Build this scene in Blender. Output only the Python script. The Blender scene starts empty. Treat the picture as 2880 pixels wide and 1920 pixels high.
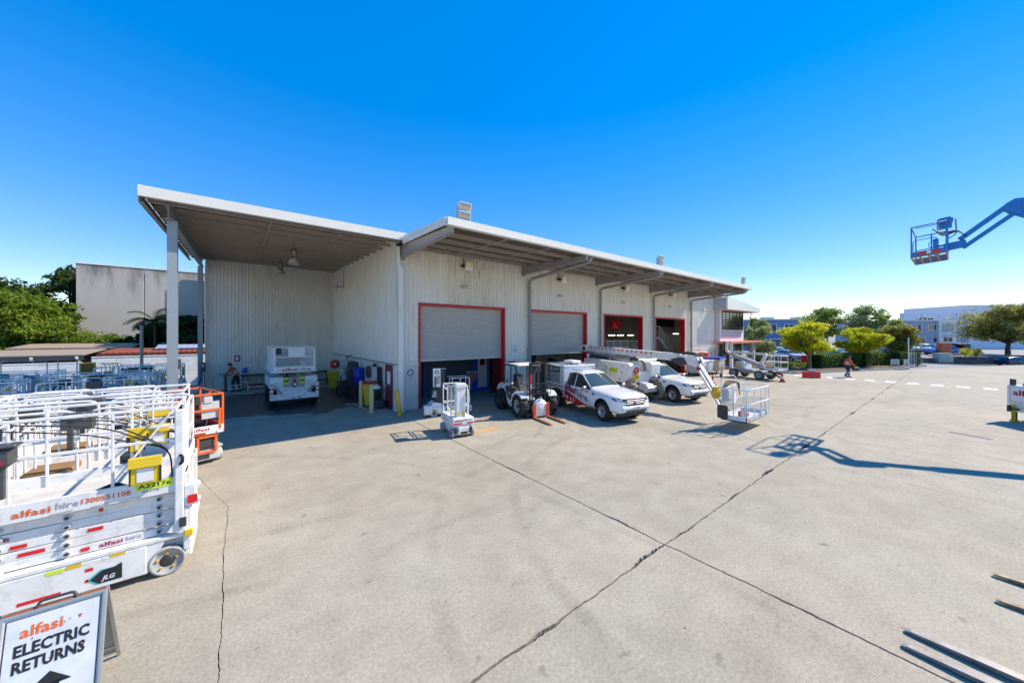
import bpy, bmesh, math, random
from mathutils import Vector, Matrix
rnd = random.Random(11)
SC = bpy.context.scene
COL = SC.collection
D2R = math.radians

# ---------------------------------------------------------------- camera, sky, sun, exposure
EYE = 3.45
LOOK = Vector((math.cos(D2R(52)), math.sin(D2R(52)), 0))
RIGHT = Vector((LOOK.y, -LOOK.x, 0))
cam = bpy.data.cameras.new('camera')
cam.sensor_width = 36
cam.lens = 991 / 2880 * 36
cam.shift_y = -17 / 2880
cam.clip_start = .1
cam.clip_end = 3000
camo = bpy.data.objects.new('camera', cam)
COL.objects.link(camo)
camo.location = (0, 0, EYE)
camo.rotation_euler = (D2R(90), 0, D2R(-38))
SC.camera = camo

SUN = Vector((1.02, -.385, 1)).normalized()
w = bpy.data.worlds.new('World')
SC.world = w
w.use_nodes = True
nt = w.node_tree
nt.nodes.clear()
sky = nt.nodes.new('ShaderNodeTexSky')
sky.sky_type = 'NISHITA'
sky.sun_disc = False
sky.sun_elevation = math.asin(SUN.z)
sky.sun_rotation = math.atan2(SUN.x, SUN.y)
sky.air_density = 1.0
sky.dust_density = 0
sky.ozone_density = 3
gm = nt.nodes.new('ShaderNodeGamma')
gm.inputs[1].default_value = .45
hs = nt.nodes.new('ShaderNodeHueSaturation')
hs.inputs['Hue'].default_value = .517
hs.inputs['Saturation'].default_value = 2.4
hs.inputs['Value'].default_value = 2.5
bg = nt.nodes.new('ShaderNodeBackground')
bg.inputs['Strength'].default_value = .15
wo = nt.nodes.new('ShaderNodeOutputWorld')
nt.links.new(sky.outputs[0], gm.inputs[0])
nt.links.new(gm.outputs[0], hs.inputs['Color'])
nt.links.new(hs.outputs[0], bg.inputs['Color'])
nt.links.new(bg.outputs[0], wo.inputs['Surface'])
sl = bpy.data.lights.new('sun', 'SUN')
sl.energy = 5.0
sl.angle = D2R(.5)
sl.color = (1, .89, .74)
so = bpy.data.objects.new('sun', sl)
COL.objects.link(so)
so.location = SUN * 60
so.rotation_euler = SUN.to_track_quat('Z', 'Y').to_euler()
SC.view_settings.view_transform = 'Standard'
SC.view_settings.look = 'None'
SC.view_settings.exposure = .5
SC.view_settings.gamma = 1
SC.view_settings.use_curve_mapping = False
SC.cycles.max_bounces = 6
SC.cycles.diffuse_bounces = 4
SC.cycles.glossy_bounces = 3
SC.cycles.transparent_max_bounces = 6

# ---------------------------------------------------------------- helpers
def at(u, d, z=0.):
    """point seen at photo column u (2880 wide), d metres in front of the camera"""
    p = (LOOK + RIGHT * ((u - 1440) / 991)) * d
    return Vector((p.x, p.y, z))

def onwall(u, y):
    r = LOOK + RIGHT * ((u - 1440) / 991)
    return r.x * y / r.y

class B:
    def __init__(s):
        s.v = []; s.f = []; s.m = []; s.s = []
    def add(s, vs, fs, m=0, sm=False, T=None):
        o = len(s.v)
        if T is not None:
            vs = [T @ Vector(p) for p in vs]
        s.v += [tuple(p) for p in vs]
        s.f += [tuple(i + o for i in f) for f in fs]
        s.m += [m] * len(fs); s.s += [sm] * len(fs)
        return s
    def box(s, x0, x1, y0, y1, z0, z1, m=0, T=None, c=0):
        if x0 > x1: x0, x1 = x1, x0
        if y0 > y1: y0, y1 = y1, y0
        if z0 > z1: z0, z1 = z1, z0
        if not c:
            vs = [(x, y, z) for x in (x0, x1) for y in (y0, y1) for z in (z0, z1)]
            fs = [(0, 1, 3, 2), (4, 6, 7, 5), (0, 4, 5, 1), (2, 3, 7, 6), (0, 2, 6, 4), (1, 5, 7, 3)]
            return s.add(vs, fs, m, False, T)
        c = min(c, (x1 - x0) * .45, (y1 - y0) * .45, (z1 - z0) * .45)
        vs = []; ix = {}
        for a in (0, 1):
            for b in (0, 1):
                for d in (0, 1):
                    X = (x0, x1)[a]; Y = (y0, y1)[b]; Z = (z0, z1)[d]
                    ix_, iy_, iz_ = (c, -c)[a], (c, -c)[b], (c, -c)[d]
                    ix[a, b, d] = len(vs)
                    vs += [(X, Y + iy_, Z + iz_), (X + ix_, Y, Z + iz_), (X + ix_, Y + iy_, Z)]
        g = lambda a, b, d, k: ix[a, b, d] + k
        fs = []
        for a in (0, 1):
            fs.append((g(a, 0, 0, 0), g(a, 1, 0, 0), g(a, 1, 1, 0), g(a, 0, 1, 0)))
            fs.append((g(0, a, 0, 1), g(1, a, 0, 1), g(1, a, 1, 1), g(0, a, 1, 1)))
            fs.append((g(0, 0, a, 2), g(1, 0, a, 2), g(1, 1, a, 2), g(0, 1, a, 2)))
            for b in (0, 1):
                fs.append((g(a, b, 0, 0), g(a, b, 1, 0), g(a, b, 1, 1), g(a, b, 0, 1)))
                fs.append((g(a, 0, b, 0), g(a, 1, b, 0), g(a, 1, b, 2), g(a, 0, b, 2)))
                fs.append((g(0, a, b, 1), g(1, a, b, 1), g(1, a, b, 2), g(0, a, b, 2)))
                for d in (0, 1):
                    fs.append((g(a, b, d, 0), g(a, b, d, 1), g(a, b, d, 2)))
        return s.add(vs, fs, m, False, T)
    def bar(s, p0, p1, wd, ht, m=0, c=0, up=(0, 0, 1)):
        """square bar from p0 to p1, wd across, ht along up"""
        p0 = Vector(p0); p1 = Vector(p1); d = p1 - p0; L = d.length
        x = d / L
        y = Vector(up).cross(x)
        if y.length < 1e-4: y = Vector((0, 1, 0)).cross(x)
        y.normalize(); z = x.cross(y)
        T = Matrix(((x.x, y.x, z.x, p0.x), (x.y, y.y, z.y, p0.y), (x.z, y.z, z.z, p0.z), (0, 0, 0, 1)))
        return s.box(0, L, -wd / 2, wd / 2, -ht / 2, ht / 2, m, T, c)
    def tube(s, pts, r, n=7, m=0, closed=False, cap=True):
        pts = [Vector(p) for p in pts]
        k = len(pts)
        rs = r if isinstance(r, (list, tuple)) else [r] * k
        tg = []
        for i in range(k):
            a = pts[(i - 1) % k] if (i > 0 or closed) else pts[i]
            b = pts[(i + 1) % k] if (i < k - 1 or closed) else pts[i]
            t = (b - a)
            tg.append(t.normalized() if t.length > 1e-9 else Vector((0, 0, 1)))
        ref = Vector((0, 0, 1)) if abs(tg[0].z) < .9 else Vector((1, 0, 0))
        nx = (ref - tg[0] * ref.dot(tg[0])).normalized()
        vs = []
        for i in range(k):
            nx = nx - tg[i] * nx.dot(tg[i])
            if nx.length < 1e-6: nx = tg[i].orthogonal()
            nx.normalize(); ny = tg[i].cross(nx)
            for j in range(n):
                a = 2 * math.pi * j / n
                vs.append(pts[i] + (nx * math.cos(a) + ny * math.sin(a)) * rs[i])
        fs = []
        for i in range(k if closed else k - 1):
            i2 = (i + 1) % k
            for j in range(n):
                j2 = (j + 1) % n
                fs.append((i * n + j, i * n + j2, i2 * n + j2, i2 * n + j))
        s.add(vs, fs, m, True)
        if cap and not closed:
            s.add(vs[:n], [tuple(range(n))], m); s.add(vs[-n:], [tuple(range(n))], m)
        return s
    def cyl(s, p0, p1, r0, r1=None, n=14, m=0, cap=True):
        return s.tube([p0, p1], [r0, r0 if r1 is None else r1], n, m, False, cap)
    def lathe(s, prof, o=(0, 0, 0), ax=(0, 0, 1), n=20, m=0):
        ax = Vector(ax).normalized(); o = Vector(o)
        x = ax.orthogonal().normalized(); y = ax.cross(x)
        vs = []; fs = []
        for r, h in prof:
            for j in range(n):
                a = 2 * math.pi * j / n
                vs.append(o + ax * h + (x * math.cos(a) + y * math.sin(a)) * r)
        for i in range(len(prof) - 1):
            for j in range(n):
                j2 = (j + 1) % n
                fs.append((i * n + j, i * n + j2, (i + 1) * n + j2, (i + 1) * n + j))
        return s.add(vs, fs, m, True)
    def prism(s, poly, pl, a, b, m=0, T=None):
        """poly in plane pl ('xz','xy','yz'), extruded from a to b along the third axis"""
        f = {'xz': lambda p, t: (p[0], t, p[1]), 'xy': lambda p, t: (p[0], p[1], t), 'yz': lambda p, t: (t, p[0], p[1])}[pl]
        n = len(poly)
        vs = [f(p, a) for p in poly] + [f(p, b) for p in poly]
        fs = [tuple(range(n)), tuple(range(2 * n - 1, n - 1, -1))] + [(i, (i + 1) % n, n + (i + 1) % n, n + i) for i in range(n)]
        return s.add(vs, fs, m, False, T)
    def quad(s, a, b, c, d, m=0):
        return s.add([a, b, c, d], [(0, 1, 2, 3)], m)
    def mesh(s, name, mats, fix=True, sharp=None):
        me = bpy.data.meshes.new(name)
        me.from_pydata(s.v, [], s.f)
        for mt in (mats if isinstance(mats, (list, tuple)) else [mats]):
            me.materials.append(mt)
        me.polygons.foreach_set('material_index', s.m)
        me.polygons.foreach_set('use_smooth', s.s)
        if fix:
            bm = bmesh.new(); bm.from_mesh(me)
            bmesh.ops.recalc_face_normals(bm, faces=bm.faces)
            bm.to_mesh(me); bm.free()
        if sharp: me.set_sharp_from_angle(angle=D2R(sharp))
        me.update()
        return me

def bend(pts, r, k=4):
    """polyline with its inner corners rounded"""
    pts = [Vector(p) for p in pts]
    out = [pts[0]]
    for i in range(1, len(pts) - 1):
        p = pts[i]; a = pts[i - 1] - p; b = pts[i + 1] - p
        rr = min(r, a.length * .45, b.length * .45)
        a = p + a.normalized() * rr; b = p + b.normalized() * rr
        for j in range(k + 1):
            t = j / k
            out.append(a * (1 - t) ** 2 + p * 2 * t * (1 - t) + b * t * t)
    out.append(pts[-1])
    return out

def link(name, me, parent=None, loc=None, rz=0, label=None):
    o = bpy.data.objects.new(name, me)
    COL.objects.link(o)
    if parent is not None: o.parent = parent
    if loc is not None: o.location = loc
    if rz: o.rotation_euler = (0, 0, rz)
    if label: o['label'] = label
    return o

def part(name, b, mats, parent, loc=None, rz=0, label=None, sharp=None, fix=True):
    return link(name, b.mesh(name, mats, fix, sharp), parent, loc, rz, label)

def tag(o, label, cat, group=None):
    o['label'] = label; o['category'] = cat
    if group: o['group'] = group
    return o

def thing(name, label, cat, loc=(0, 0, 0), rz=0, group=None):
    o = bpy.data.objects.new(name, None)
    COL.objects.link(o)
    o.empty_display_size = .3
    o.location = loc; o.rotation_euler = (0, 0, rz)
    return tag(o, label, cat, group)

def solo(name, b, mats, label, cat, loc=(0, 0, 0), rz=0, group=None, sharp=None, fix=True):
    return tag(link(name, b.mesh(name, mats, fix, sharp), None, loc, rz), label, cat, group)

def struct(name, b, mats, parent=None, fix=True):
    o = link(name, b.mesh(name, mats, fix), parent)
    if parent is None: o['kind'] = 'structure'
    return o

KIDS = {}
def copy_tree(src, loc, rz, label, group=None):
    kids = KIDS.get(src.name)
    if kids is None:
        kids = [(c, list(c.children)) for c in src.children]
        KIDS[src.name] = kids
    r = src.copy(); COL.objects.link(r)
    r.location = loc; r.rotation_euler = (0, 0, rz); r['label'] = label
    if group: r['group'] = group
    for c, gs in kids:
        k = c.copy(); COL.objects.link(k); k.parent = r
        for g in gs:
            q = g.copy(); COL.objects.link(q); q.parent = k
    return r

def text_mesh(s, bold=0., shear=0.):
    cu = bpy.data.curves.new('t', 'FONT')
    cu.body = s; cu.size = 1; cu.offset = bold; cu.resolution_u = 2; cu.shear = shear
    cu.space_character = 1 + bold
    to = bpy.data.objects.new('t', cu)
    COL.objects.link(to)
    me = bpy.data.meshes.new_from_object(to.evaluated_get(bpy.context.evaluated_depsgraph_get()))
    bpy.data.objects.remove(to); bpy.data.curves.remove(cu)
    return me

def letters(parent, s, mat, o, xd, yd, h, wd=None, bold=.02, shear=0., name='lettering', label=None):
    """flat print: capitals h high from point o, running along xd"""
    me = text_mesh(s, bold, shear)
    xs = [v.co.x for v in me.vertices]
    x0 = min(xs); x1 = max(xs)
    sy = h / .72
    sx = sy if wd is None else wd / (x1 - x0)
    o = Vector(o); xd = Vector(xd).normalized(); yd = Vector(yd).normalized()
    for v in me.vertices:
        v.co = o + xd * ((v.co.x - x0) * sx) + yd * (v.co.y * sy)
    me.materials.clear(); me.materials.append(mat)
    me.name = name
    return link(name, me, parent, label=label)

# ---------------------------------------------------------------- materials
MATS = {}
def N(nt, t, **kw):
    n = nt.nodes.new(t)
    for k, v in kw.items():
        if k in n.inputs: n.inputs[k].default_value = v
        else: setattr(n, k, v)
    return n

def mat(name, col, rough=.5, metal=0., var=.0, scale=4., bump=0., bscale=30., spec=.5, emit=0., coat=0., stretch=None, dirt=0., dcol=(.12, .1, .08), dscale=2.5):
    m = bpy.data.materials.new(name)
    MATS[name] = m
    m.use_nodes = True
    nt = m.node_tree
    p = nt.nodes['Principled BSDF']
    p.inputs['Base Color'].default_value = (*col, 1)
    p.inputs['Roughness'].default_value = rough
    p.inputs['Metallic'].default_value = metal
    p.inputs['Specular IOR Level'].default_value = spec
    if coat: p.inputs['Coat Weight'].default_value = coat
    if emit:
        p.inputs['Emission Color'].default_value = (*col, 1)
        p.inputs['Emission Strength'].default_value = emit
    L = nt.links.new
    if var or bump or dirt:
        geo = N(nt, 'ShaderNodeNewGeometry')
        mp = N(nt, 'ShaderNodeMapping')
        if stretch: mp.inputs['Scale'].default_value = stretch
        L(geo.outputs['Position'], mp.inputs['Vector'])
        out = None
        if var:
            no = N(nt, 'ShaderNodeTexNoise', Scale=scale, Detail=5., Roughness=.6)
            L(mp.outputs[0], no.inputs['Vector'])
            cr = N(nt, 'ShaderNodeValToRGB')
            cr.color_ramp.elements[0].position = .3; cr.color_ramp.elements[1].position = .7
            cr.color_ramp.elements[0].color = (*[c * (1 - var) for c in col], 1)
            cr.color_ramp.elements[1].color = (*[min(1, c * (1 + var * .6)) for c in col], 1)
            L(no.outputs['Fac'], cr.inputs['Fac'])
            out = cr.outputs['Color']
        if dirt:
            no = N(nt, 'ShaderNodeTexNoise', Scale=dscale, Detail=8., Roughness=.7)
            L(mp.outputs[0], no.inputs['Vector'])
            mr = N(nt, 'ShaderNodeMapRange')
            mr.inputs['From Min'].default_value = .5; mr.inputs['From Max'].default_value = .75
            mr.inputs['To Max'].default_value = dirt
            L(no.outputs['Fac'], mr.inputs['Value'])
            mx = N(nt, 'ShaderNodeMix', data_type='RGBA')
            L(mr.outputs[0], mx.inputs['Factor'])
            if out: L(out, mx.inputs['A'])
            else: mx.inputs['A'].default_value = (*col, 1)
            mx.inputs['B'].default_value = (*dcol, 1)
            out = mx.outputs['Result']
        if out: L(out, p.inputs['Base Color'])
        if bump:
            nb = N(nt, 'ShaderNodeTexNoise', Scale=bscale, Detail=4.)
            L(mp.outputs[0], nb.inputs['Vector'])
            bp = N(nt, 'ShaderNodeBump', Strength=bump, Distance=.02)
            L(nb.outputs['Fac'], bp.inputs['Height'])
            L(bp.outputs[0], p.inputs['Normal'])
    return m

WHITE = mat('white_paint', (.8, .79, .77), .38, var=.06, dirt=.6, dcol=(.38, .33, .27), dscale=6.)
TUBE = mat('white_rail_paint', (.8, .79, .77), .42, dirt=.65, dcol=(.35, .3, .25), dscale=9.)
CARW = mat('white_car_paint', (.8, .8, .8), .22, coat=.6, dirt=.15, dcol=(.5, .46, .4), dscale=3)
SHEET = mat('wall_sheet_paint', (.8, .76, .68), .5, var=.07, scale=.8, dirt=.36, dcol=(.3, .27, .22), dscale=2., stretch=(2.2, 2.2, .35))
SHEETD = mat('stained_wall_sheet_paint', (.76, .71, .6), .55, var=.08, scale=1.5, dirt=.85, dcol=(.2, .18, .15), dscale=3., stretch=(3, 3, .5))
DADO = mat('painted_concrete', (.7, .67, .6), .7, var=.1, scale=1.2, dirt=.3, dcol=(.25, .23, .2), dscale=1.7, bump=.1)
FASC = mat('fascia_paint', (.8, .77, .69), .4, var=.04, dirt=.15, dcol=(.4, .38, .33))
STEEL = mat('grey_steel_paint', (.3, .29, .28), .45, var=.08)
COLM = mat('column_paint', (.3, .345, .37), .45, var=.06)
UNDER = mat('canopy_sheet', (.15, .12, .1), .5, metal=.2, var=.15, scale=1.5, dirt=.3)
PURL = mat('galvanised_purlin', (.44, .385, .33), .5, metal=.1, var=.12)
GALV = mat('galvanised_steel', (.5, .5, .5), .4, metal=.7, var=.12)
SLAT = mat('roller_slat_steel', (.52, .5, .46), .5, metal=.0, var=.06)
RED = mat('red_frame_paint', (.5, .012, .018), .4, var=.1)
REDR = mat('red_reflective', (.72, .015, .02), .3)
ORANGE = mat('orange_paint', (.72, .13, .02), .4, var=.12, dirt=.3, dcol=(.2, .08, .04), dscale=6)
ORED = mat('orange_fork_paint', (.8, .07, .015), .4, var=.1)
YEL = mat('yellow_paint', (.75, .42, .02), .45, var=.1, dirt=.35, dcol=(.4, .3, .15), dscale=6)
YELB = mat('yellow_plastic', (.72, .5, .02), .5, var=.08)
LIME = mat('lime_sticker', (.6, .8, .03), .5)
BLACK = mat('black_rubber', (.02, .02, .022), .75, var=.2, bump=.15)
DARK = mat('dark_metal', (.045, .045, .05), .5, var=.2)
CHAR = mat('charcoal_plastic', (.07, .07, .075), .5, var=.1)
GREY = mat('mid_grey_paint', (.3, .3, .31), .5, var=.1, dirt=.2)
LGREY = mat('light_grey_paint', (.5, .51, .52), .45, var=.08, dirt=.25, dcol=(.3, .28, .25))
TYREG = mat('grey_tyre', (.4, .4, .38), .8, var=.15, dirt=.5, dcol=(.2, .19, .17), dscale=7)
TREAD = mat('muddy_tyre', (.3, .26, .2), .9, var=.3, scale=9, bump=.3)
GLASS = mat('dark_glass', (.012, .016, .018), .05, spec=.8)
SCREEN = mat('windscreen_glass', (.06, .09, .09), .06, spec=.9)
CHROME = mat('chrome', (.34, .34, .36), .45, metal=.5)
ALLOY = mat('alloy_wheel', (.55, .55, .56), .3, metal=.7)
LENS = mat('lamp_lens', (.6, .62, .62), .1, spec=.8)
REDL = mat('red_lens', (.5, .01, .01), .2)
BLUE = mat('blue_boom_paint', (.008, .2, .55), .4, var=.12, dirt=.2, dcol=(.05, .1, .15))
BLUER = mat('blue_rim_paint', (.02, .25, .6), .45, var=.1)
BLUEW = mat('blue_partition', (.02, .05, .45), .5)
WOOD = mat('timber', (.3, .16, .06), .7, var=.25, scale=8, stretch=(1, 8, 8))
RUST = mat('worn_fork_steel', (.3, .28, .26), .55, metal=.2, var=.35, scale=6)
TXA = mat('maroon_print', (.36, .012, .06), .5)
TXO = mat('orange_print', (.75, .13, .015), .5)
TXG = mat('grey_print', (.2, .2, .21), .5)
TXL = mat('lilac_print', (.42, .34, .46), .5)
TXK = mat('black_print', (.015, .016, .02), .5)
TXW = mat('white_print', (.8, .8, .8), .5)
CYAN = mat('cyan_print', (.03, .5, .6), .5)
SKIN = mat('skin', (.35, .18, .11), .55)
HIVIS = mat('orange_cloth', (.6, .12, .03), .8, var=.15, scale=12)
NAVY = mat('navy_cloth', (.018, .02, .05), .85, var=.2, scale=12)
STRIPE = mat('reflective_tape', (.7, .7, .68), .3)
# ---------------------------------------------------------------- ground
from mathutils import noise as mn

def concrete(name, base, wet=None):
    m = bpy.data.materials.new(name); m.use_nodes = True
    nt = m.node_tree; L = nt.links.new; p = nt.nodes['Principled BSDF']
    p.inputs['Roughness'].default_value = .85
    p.inputs['Specular IOR Level'].default_value = .3
    geo = N(nt, 'ShaderNodeNewGeometry'); pos = geo.outputs['Position']
    def noise(sc, det=4., stretch=None, rough=.6, off=0):
        v = pos
        if stretch or off:
            mp = N(nt, 'ShaderNodeMapping')
            mp.inputs['Scale'].default_value = stretch or (1, 1, 1)
            mp.inputs['Location'].default_value = (off, off * 1.7, 0)
            mp.inputs['Rotation'].default_value = (0, 0, .3 if stretch else 0)
            L(pos, mp.inputs['Vector']); v = mp.outputs[0]
        n = N(nt, 'ShaderNodeTexNoise', Scale=sc, Detail=det, Roughness=rough)
        L(v, n.inputs['Vector']); return n.outputs['Fac']
    def rng(f, a, b, lo, hi):
        r = N(nt, 'ShaderNodeMapRange'); r.inputs['From Min'].default_value = a; r.inputs['From Max'].default_value = b
        r.inputs['To Min'].default_value = lo; r.inputs['To Max'].default_value = hi
        L(f, r.inputs['Value']); return r.outputs[0]
    def mul(a, b):
        q = N(nt, 'ShaderNodeMath', operation='MULTIPLY'); L(a, q.inputs[0])
        if hasattr(b, 'links') or hasattr(b, 'node'): L(b, q.inputs[1])
        else: q.inputs[1].default_value = b
        return q.outputs[0]
    f = rng(noise(.22, 3), .35, .65, .9, 1.06)
    f = mul(f, rng(noise(1.6, 6, off=3), .35, .7, 1.07, .88))
    f = mul(f, rng(noise(5.5, 5, (.5, 2.4, 1), off=9), .56, .76, 1., .84))
    f = mul(f, rng(noise(26, 5, off=5), .3, .7, .8, 1.16))
    f = mul(f, rng(noise(130, 3), .3, .7, .62, 1.32))
    f = mul(f, rng(noise(3.1, 2, off=31), .68, .74, 1., .72))
    f = mul(f, rng(noise(9., 1, off=47), .75, .8, 1., .6))
    # faint rubber arcs left by turning machines
    for ax, ay, ar, aw, dk in ((9.5, 2., 6.2, .16, .8), (9.5, 2., 7.75, .16, .82), (2.4, 17.5, 10.2, .14, .8), (2.4, 17.5, 11.7, .14, .82), (22., -6, 10.5, .2, .84), (22., -6, 12.2, .2, .84), (-6, 3, 11.4, .12, .86), (30, 16, 12., .25, .82), (30, 16, 14., .25, .84)):
        vd = N(nt, 'ShaderNodeVectorMath', operation='DISTANCE'); L(pos, vd.inputs[0]); vd.inputs[1].default_value = (ax, ay, 0)
        s1 = N(nt, 'ShaderNodeMath', operation='SUBTRACT'); L(vd.outputs['Value'], s1.inputs[0]); s1.inputs[1].default_value = ar
        s2 = N(nt, 'ShaderNodeMath', operation='ABSOLUTE'); L(s1.outputs[0], s2.inputs[0])
        k1 = rng(s2.outputs[0], aw * .4, aw, 1, 0)
        k1 = mul(k1, rng(noise(.5, 5, off=ar * 3), .42, .6, 0, 1))
        k1 = mul(k1, rng(noise(14, 3, off=ar), .35, .6, .3, 1))
        f = mul(f, rng(k1, 0, 1, 1, dk))
    # oil drips
    vo = N(nt, 'ShaderNodeTexVoronoi', Scale=.75); L(pos, vo.inputs['Vector'])
    dr = N(nt, 'ShaderNodeMath', operation='ADD'); L(vo.outputs['Distance'], dr.inputs[0]); L(rng(noise(7, 4, off=8), 0, 1, -.07, .07), dr.inputs[1])
    f = mul(f, rng(dr.outputs[0], .015, .06, .45, 1))
    tint = N(nt, 'ShaderNodeMix', data_type='RGBA')
    tint.inputs['A'].default_value = (base[0] * 1.012, base[1] * .992, base[2] * .985, 1)
    tint.inputs['B'].default_value = (base[0] * .99, base[1] * 1.004, base[2] * 1.005, 1)
    L(rng(noise(.35, 2, off=20), .4, .6, 0, 1), tint.inputs['Factor'])
    v = N(nt, 'ShaderNodeVectorMath', operation='SCALE')
    L(tint.outputs['Result'], v.inputs[0]); L(f, v.inputs['Scale'])
    col = v.outputs[0]
    if wet:
        # a puddle of washed-down, oily concrete under the machine in the wash bay
        x, y, rx, ry = wet
        mp = N(nt, 'ShaderNodeMapping')
        mp.inputs['Location'].default_value = (-x / rx, -y / ry, 0)
        mp.inputs['Scale'].default_value = (1 / rx, 1 / ry, 0)
        L(pos, mp.inputs['Vector'])
        ln = N(nt, 'ShaderNodeVectorMath', operation='LENGTH'); L(mp.outputs[0], ln.inputs[0])
        ad = N(nt, 'ShaderNodeMath', operation='ADD'); L(ln.outputs['Value'], ad.inputs[0])
        L(rng(noise(.9, 5, off=2), 0, 1, -.6, .6), ad.inputs[1])
        k = rng(ad.outputs[0], .86, 1.0, 1, 0)
        mx = N(nt, 'ShaderNodeMix', data_type='RGBA'); L(k, mx.inputs['Factor']); L(col, mx.inputs['A'])
        mx.inputs['B'].default_value = (.035, .04, .045, 1)
        col = mx.outputs['Result']
        L(rng(k, 0, 1, .85, .4), p.inputs['Roughness'])
    L(col, p.inputs['Base Color'])
    bp = N(nt, 'ShaderNodeBump', Strength=.35, Distance=.008)
    L(noise(90, 4), bp.inputs['Height']); L(bp.outputs[0], p.inputs['Normal'])
    return m

CONC = concrete('yard_concrete', (.4, .36, .278), (2.4, 22.2, 4.0, 4.6))
BED = mat('slab_bed_dirt', (.012, .011, .01), .95)
ASPH = mat('street_asphalt', (.27, .265, .27), .9, var=.12, scale=1., bump=.1, bscale=60)
GRASS = mat('verge_grass', (.12, .14, .03), .95, var=.35, scale=3., bump=.3, bscale=40)
MULCH = mat('bed_mulch', (.1, .07, .045), .95, var=.4, scale=9., bump=.5, bscale=25)
KERB = mat('kerb_concrete', (.42, .4, .37), .85, var=.12, scale=4.)

E_ = Vector((.925, -.38)); N_ = Vector((.38, .925))
def sst(t): t = max(0, min(1, t)); return t * t * (3 - 2 * t)
def hgt(e, c):
    if c >= 34.05: return .05
    return -.06 - 1.1 * sst((e - 54) / 34) * sst((c - 23.7) / 3.8)
es = [-1500, -400, -150, -60, 0, 30, 45, 55, 60, 65, 68, 71, 74, 77, 80, 83, 86, 89, 92, 96, 105, 130, 160, 300, 700, 1600]
cs = [-1500, -400, -100, -40, 0, 20, 23.7, 24.7, 25.7, 26.7, 27.7, 29, 31.6, 31.7, 33, 34, 34.06, 40, 55, 80, 130, 260, 600, 1600]
b = B()
vs = []
for c in cs:
    for e in es:
        q = E_ * e + N_ * c
        vs.append((q.x, q.y, hgt(e, c)))
fs = []; ms = []
for j in range(len(cs) - 1):
    for i in range(len(es) - 1):
        k = j * len(es) + i
        mid = (cs[j] + cs[j + 1]) / 2
        mi = 0 if mid < 23.7 else 1 if mid < 31.6 else 2 if mid < 34.06 else 1
        if es[i] < 30 and mid > 23.7: mi = 0
        b.add([vs[k], vs[k + 1], vs[k + 1 + len(es)], vs[k + len(es)]], [(0, 1, 2, 3)], mi)
struct('ground', b, [CONC, ASPH, GRASS])

b = B(); b.quad((-16, -11, -.048), (52.3, -11, -.048), (52.3, 31.5, -.048), (-16, 31.5, -.048))
struct('slab_bed', b, BED)

# slab joints: position, half width, crumble
XL = [(-15, .01, 0), (-7.6, .008, 0), (-.15, .005, .015), (5.6, .017, .05), (12.24, .007, 0), (18.9, .007, 0), (25.5, .006, 0), (32.1, .006, 0), (38.8, .006, 0), (45.4, .006, 0), (52, .006, 0)]
YL = [(-10, .008, 0), (-3, .007, 0), (3.02, .013, .11), (9.15, .005, 0), (15.3, .006, 0), (22.2, .005, 0), (31, .006, 0)]
def jit(a, i, t):
    s = 37.1 * i + (500 if a else 0)
    return .035 * mn.noise(Vector((t * .45, s, 0))) + .022 * mn.noise(Vector((t * 3.1, s, 4))) + .009 * mn.noise(Vector((t * 17., s, 9)))
def hw(a, i, t, side):
    p, h, cr = (YL if a else XL)[i]
    s = 37.1 * i + (500 if a else 0) + side * 11
    v = h * (.75 + .8 * abs(mn.noise(Vector((t * 6, s, 3)))))
    if cr:
        g = mn.noise(Vector((t * .9, s, 17)))
        v += cr * max(0, g - .12) * (1 + .9 * mn.noise(Vector((t * 22, s, 21))))
    return v
def cx(i, y):
    x = XL[i][0] + jit(0, i, y)
    if i == 2: x -= max(0, min(y, 14) - 9.15) * .26
    return x
def cy(j, x): return YL[j][0] + jit(1, j, x)
yard = bpy.data.objects.new('yard', None); COL.objects.link(yard); yard['kind'] = 'structure'
for i in range(len(XL) - 1):
    for j in range(len(YL) - 1):
        near = XL[i][0] < 19 and YL[j][0] < 9.5
        st = .03 if near else .25
        pts = []
        x0, x1, y0, y1 = XL[i][0], XL[i + 1][0], YL[j][0], YL[j + 1][0]
        def run(a, b): 
            n = max(2, int(abs(b - a) / st)); return [a + (b - a) * k / n for k in range(n + 1)]
        xa, xb = cx(i, y0), cx(i + 1, y0)
        pts += [(x, cy(j, x) + hw(1, j, x, 1)) for x in run(xa + hw(0, i, y0, 1), xb - hw(0, i + 1, y0, 0))]
        ya, yb = pts[-1][1], cy(j + 1, x1) - hw(1, j + 1, x1, 0)
        pts += [(cx(i + 1, y) - hw(0, i + 1, y, 0), y) for y in run(ya, yb)[1:]]
        xa, xb = pts[-1][0], cx(i, y1) + hw(0, i, y1, 1)
        pts += [(x, cy(j + 1, x) - hw(1, j + 1, x, 0)) for x in run(xa, xb)[1:]]
        ya, yb = pts[-1][1], pts[0][1]
        pts += [(cx(i, y) + hw(0, i, y, 1), y) for y in run(ya, yb)[1:-1]]
        n = len(pts); b = B()
        dz = rnd.uniform(-.0015, .0015)
        b.add([(x, y, dz) for x, y in pts] + [(x, y, -.05) for x, y in pts],
              [tuple(range(n))] + [(k, n + k, n + (k + 1) % n, (k + 1) % n) for k in range(n)])
        me = b.mesh('slab', CONC, fix=False)
        link('slab', me, yard)

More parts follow.
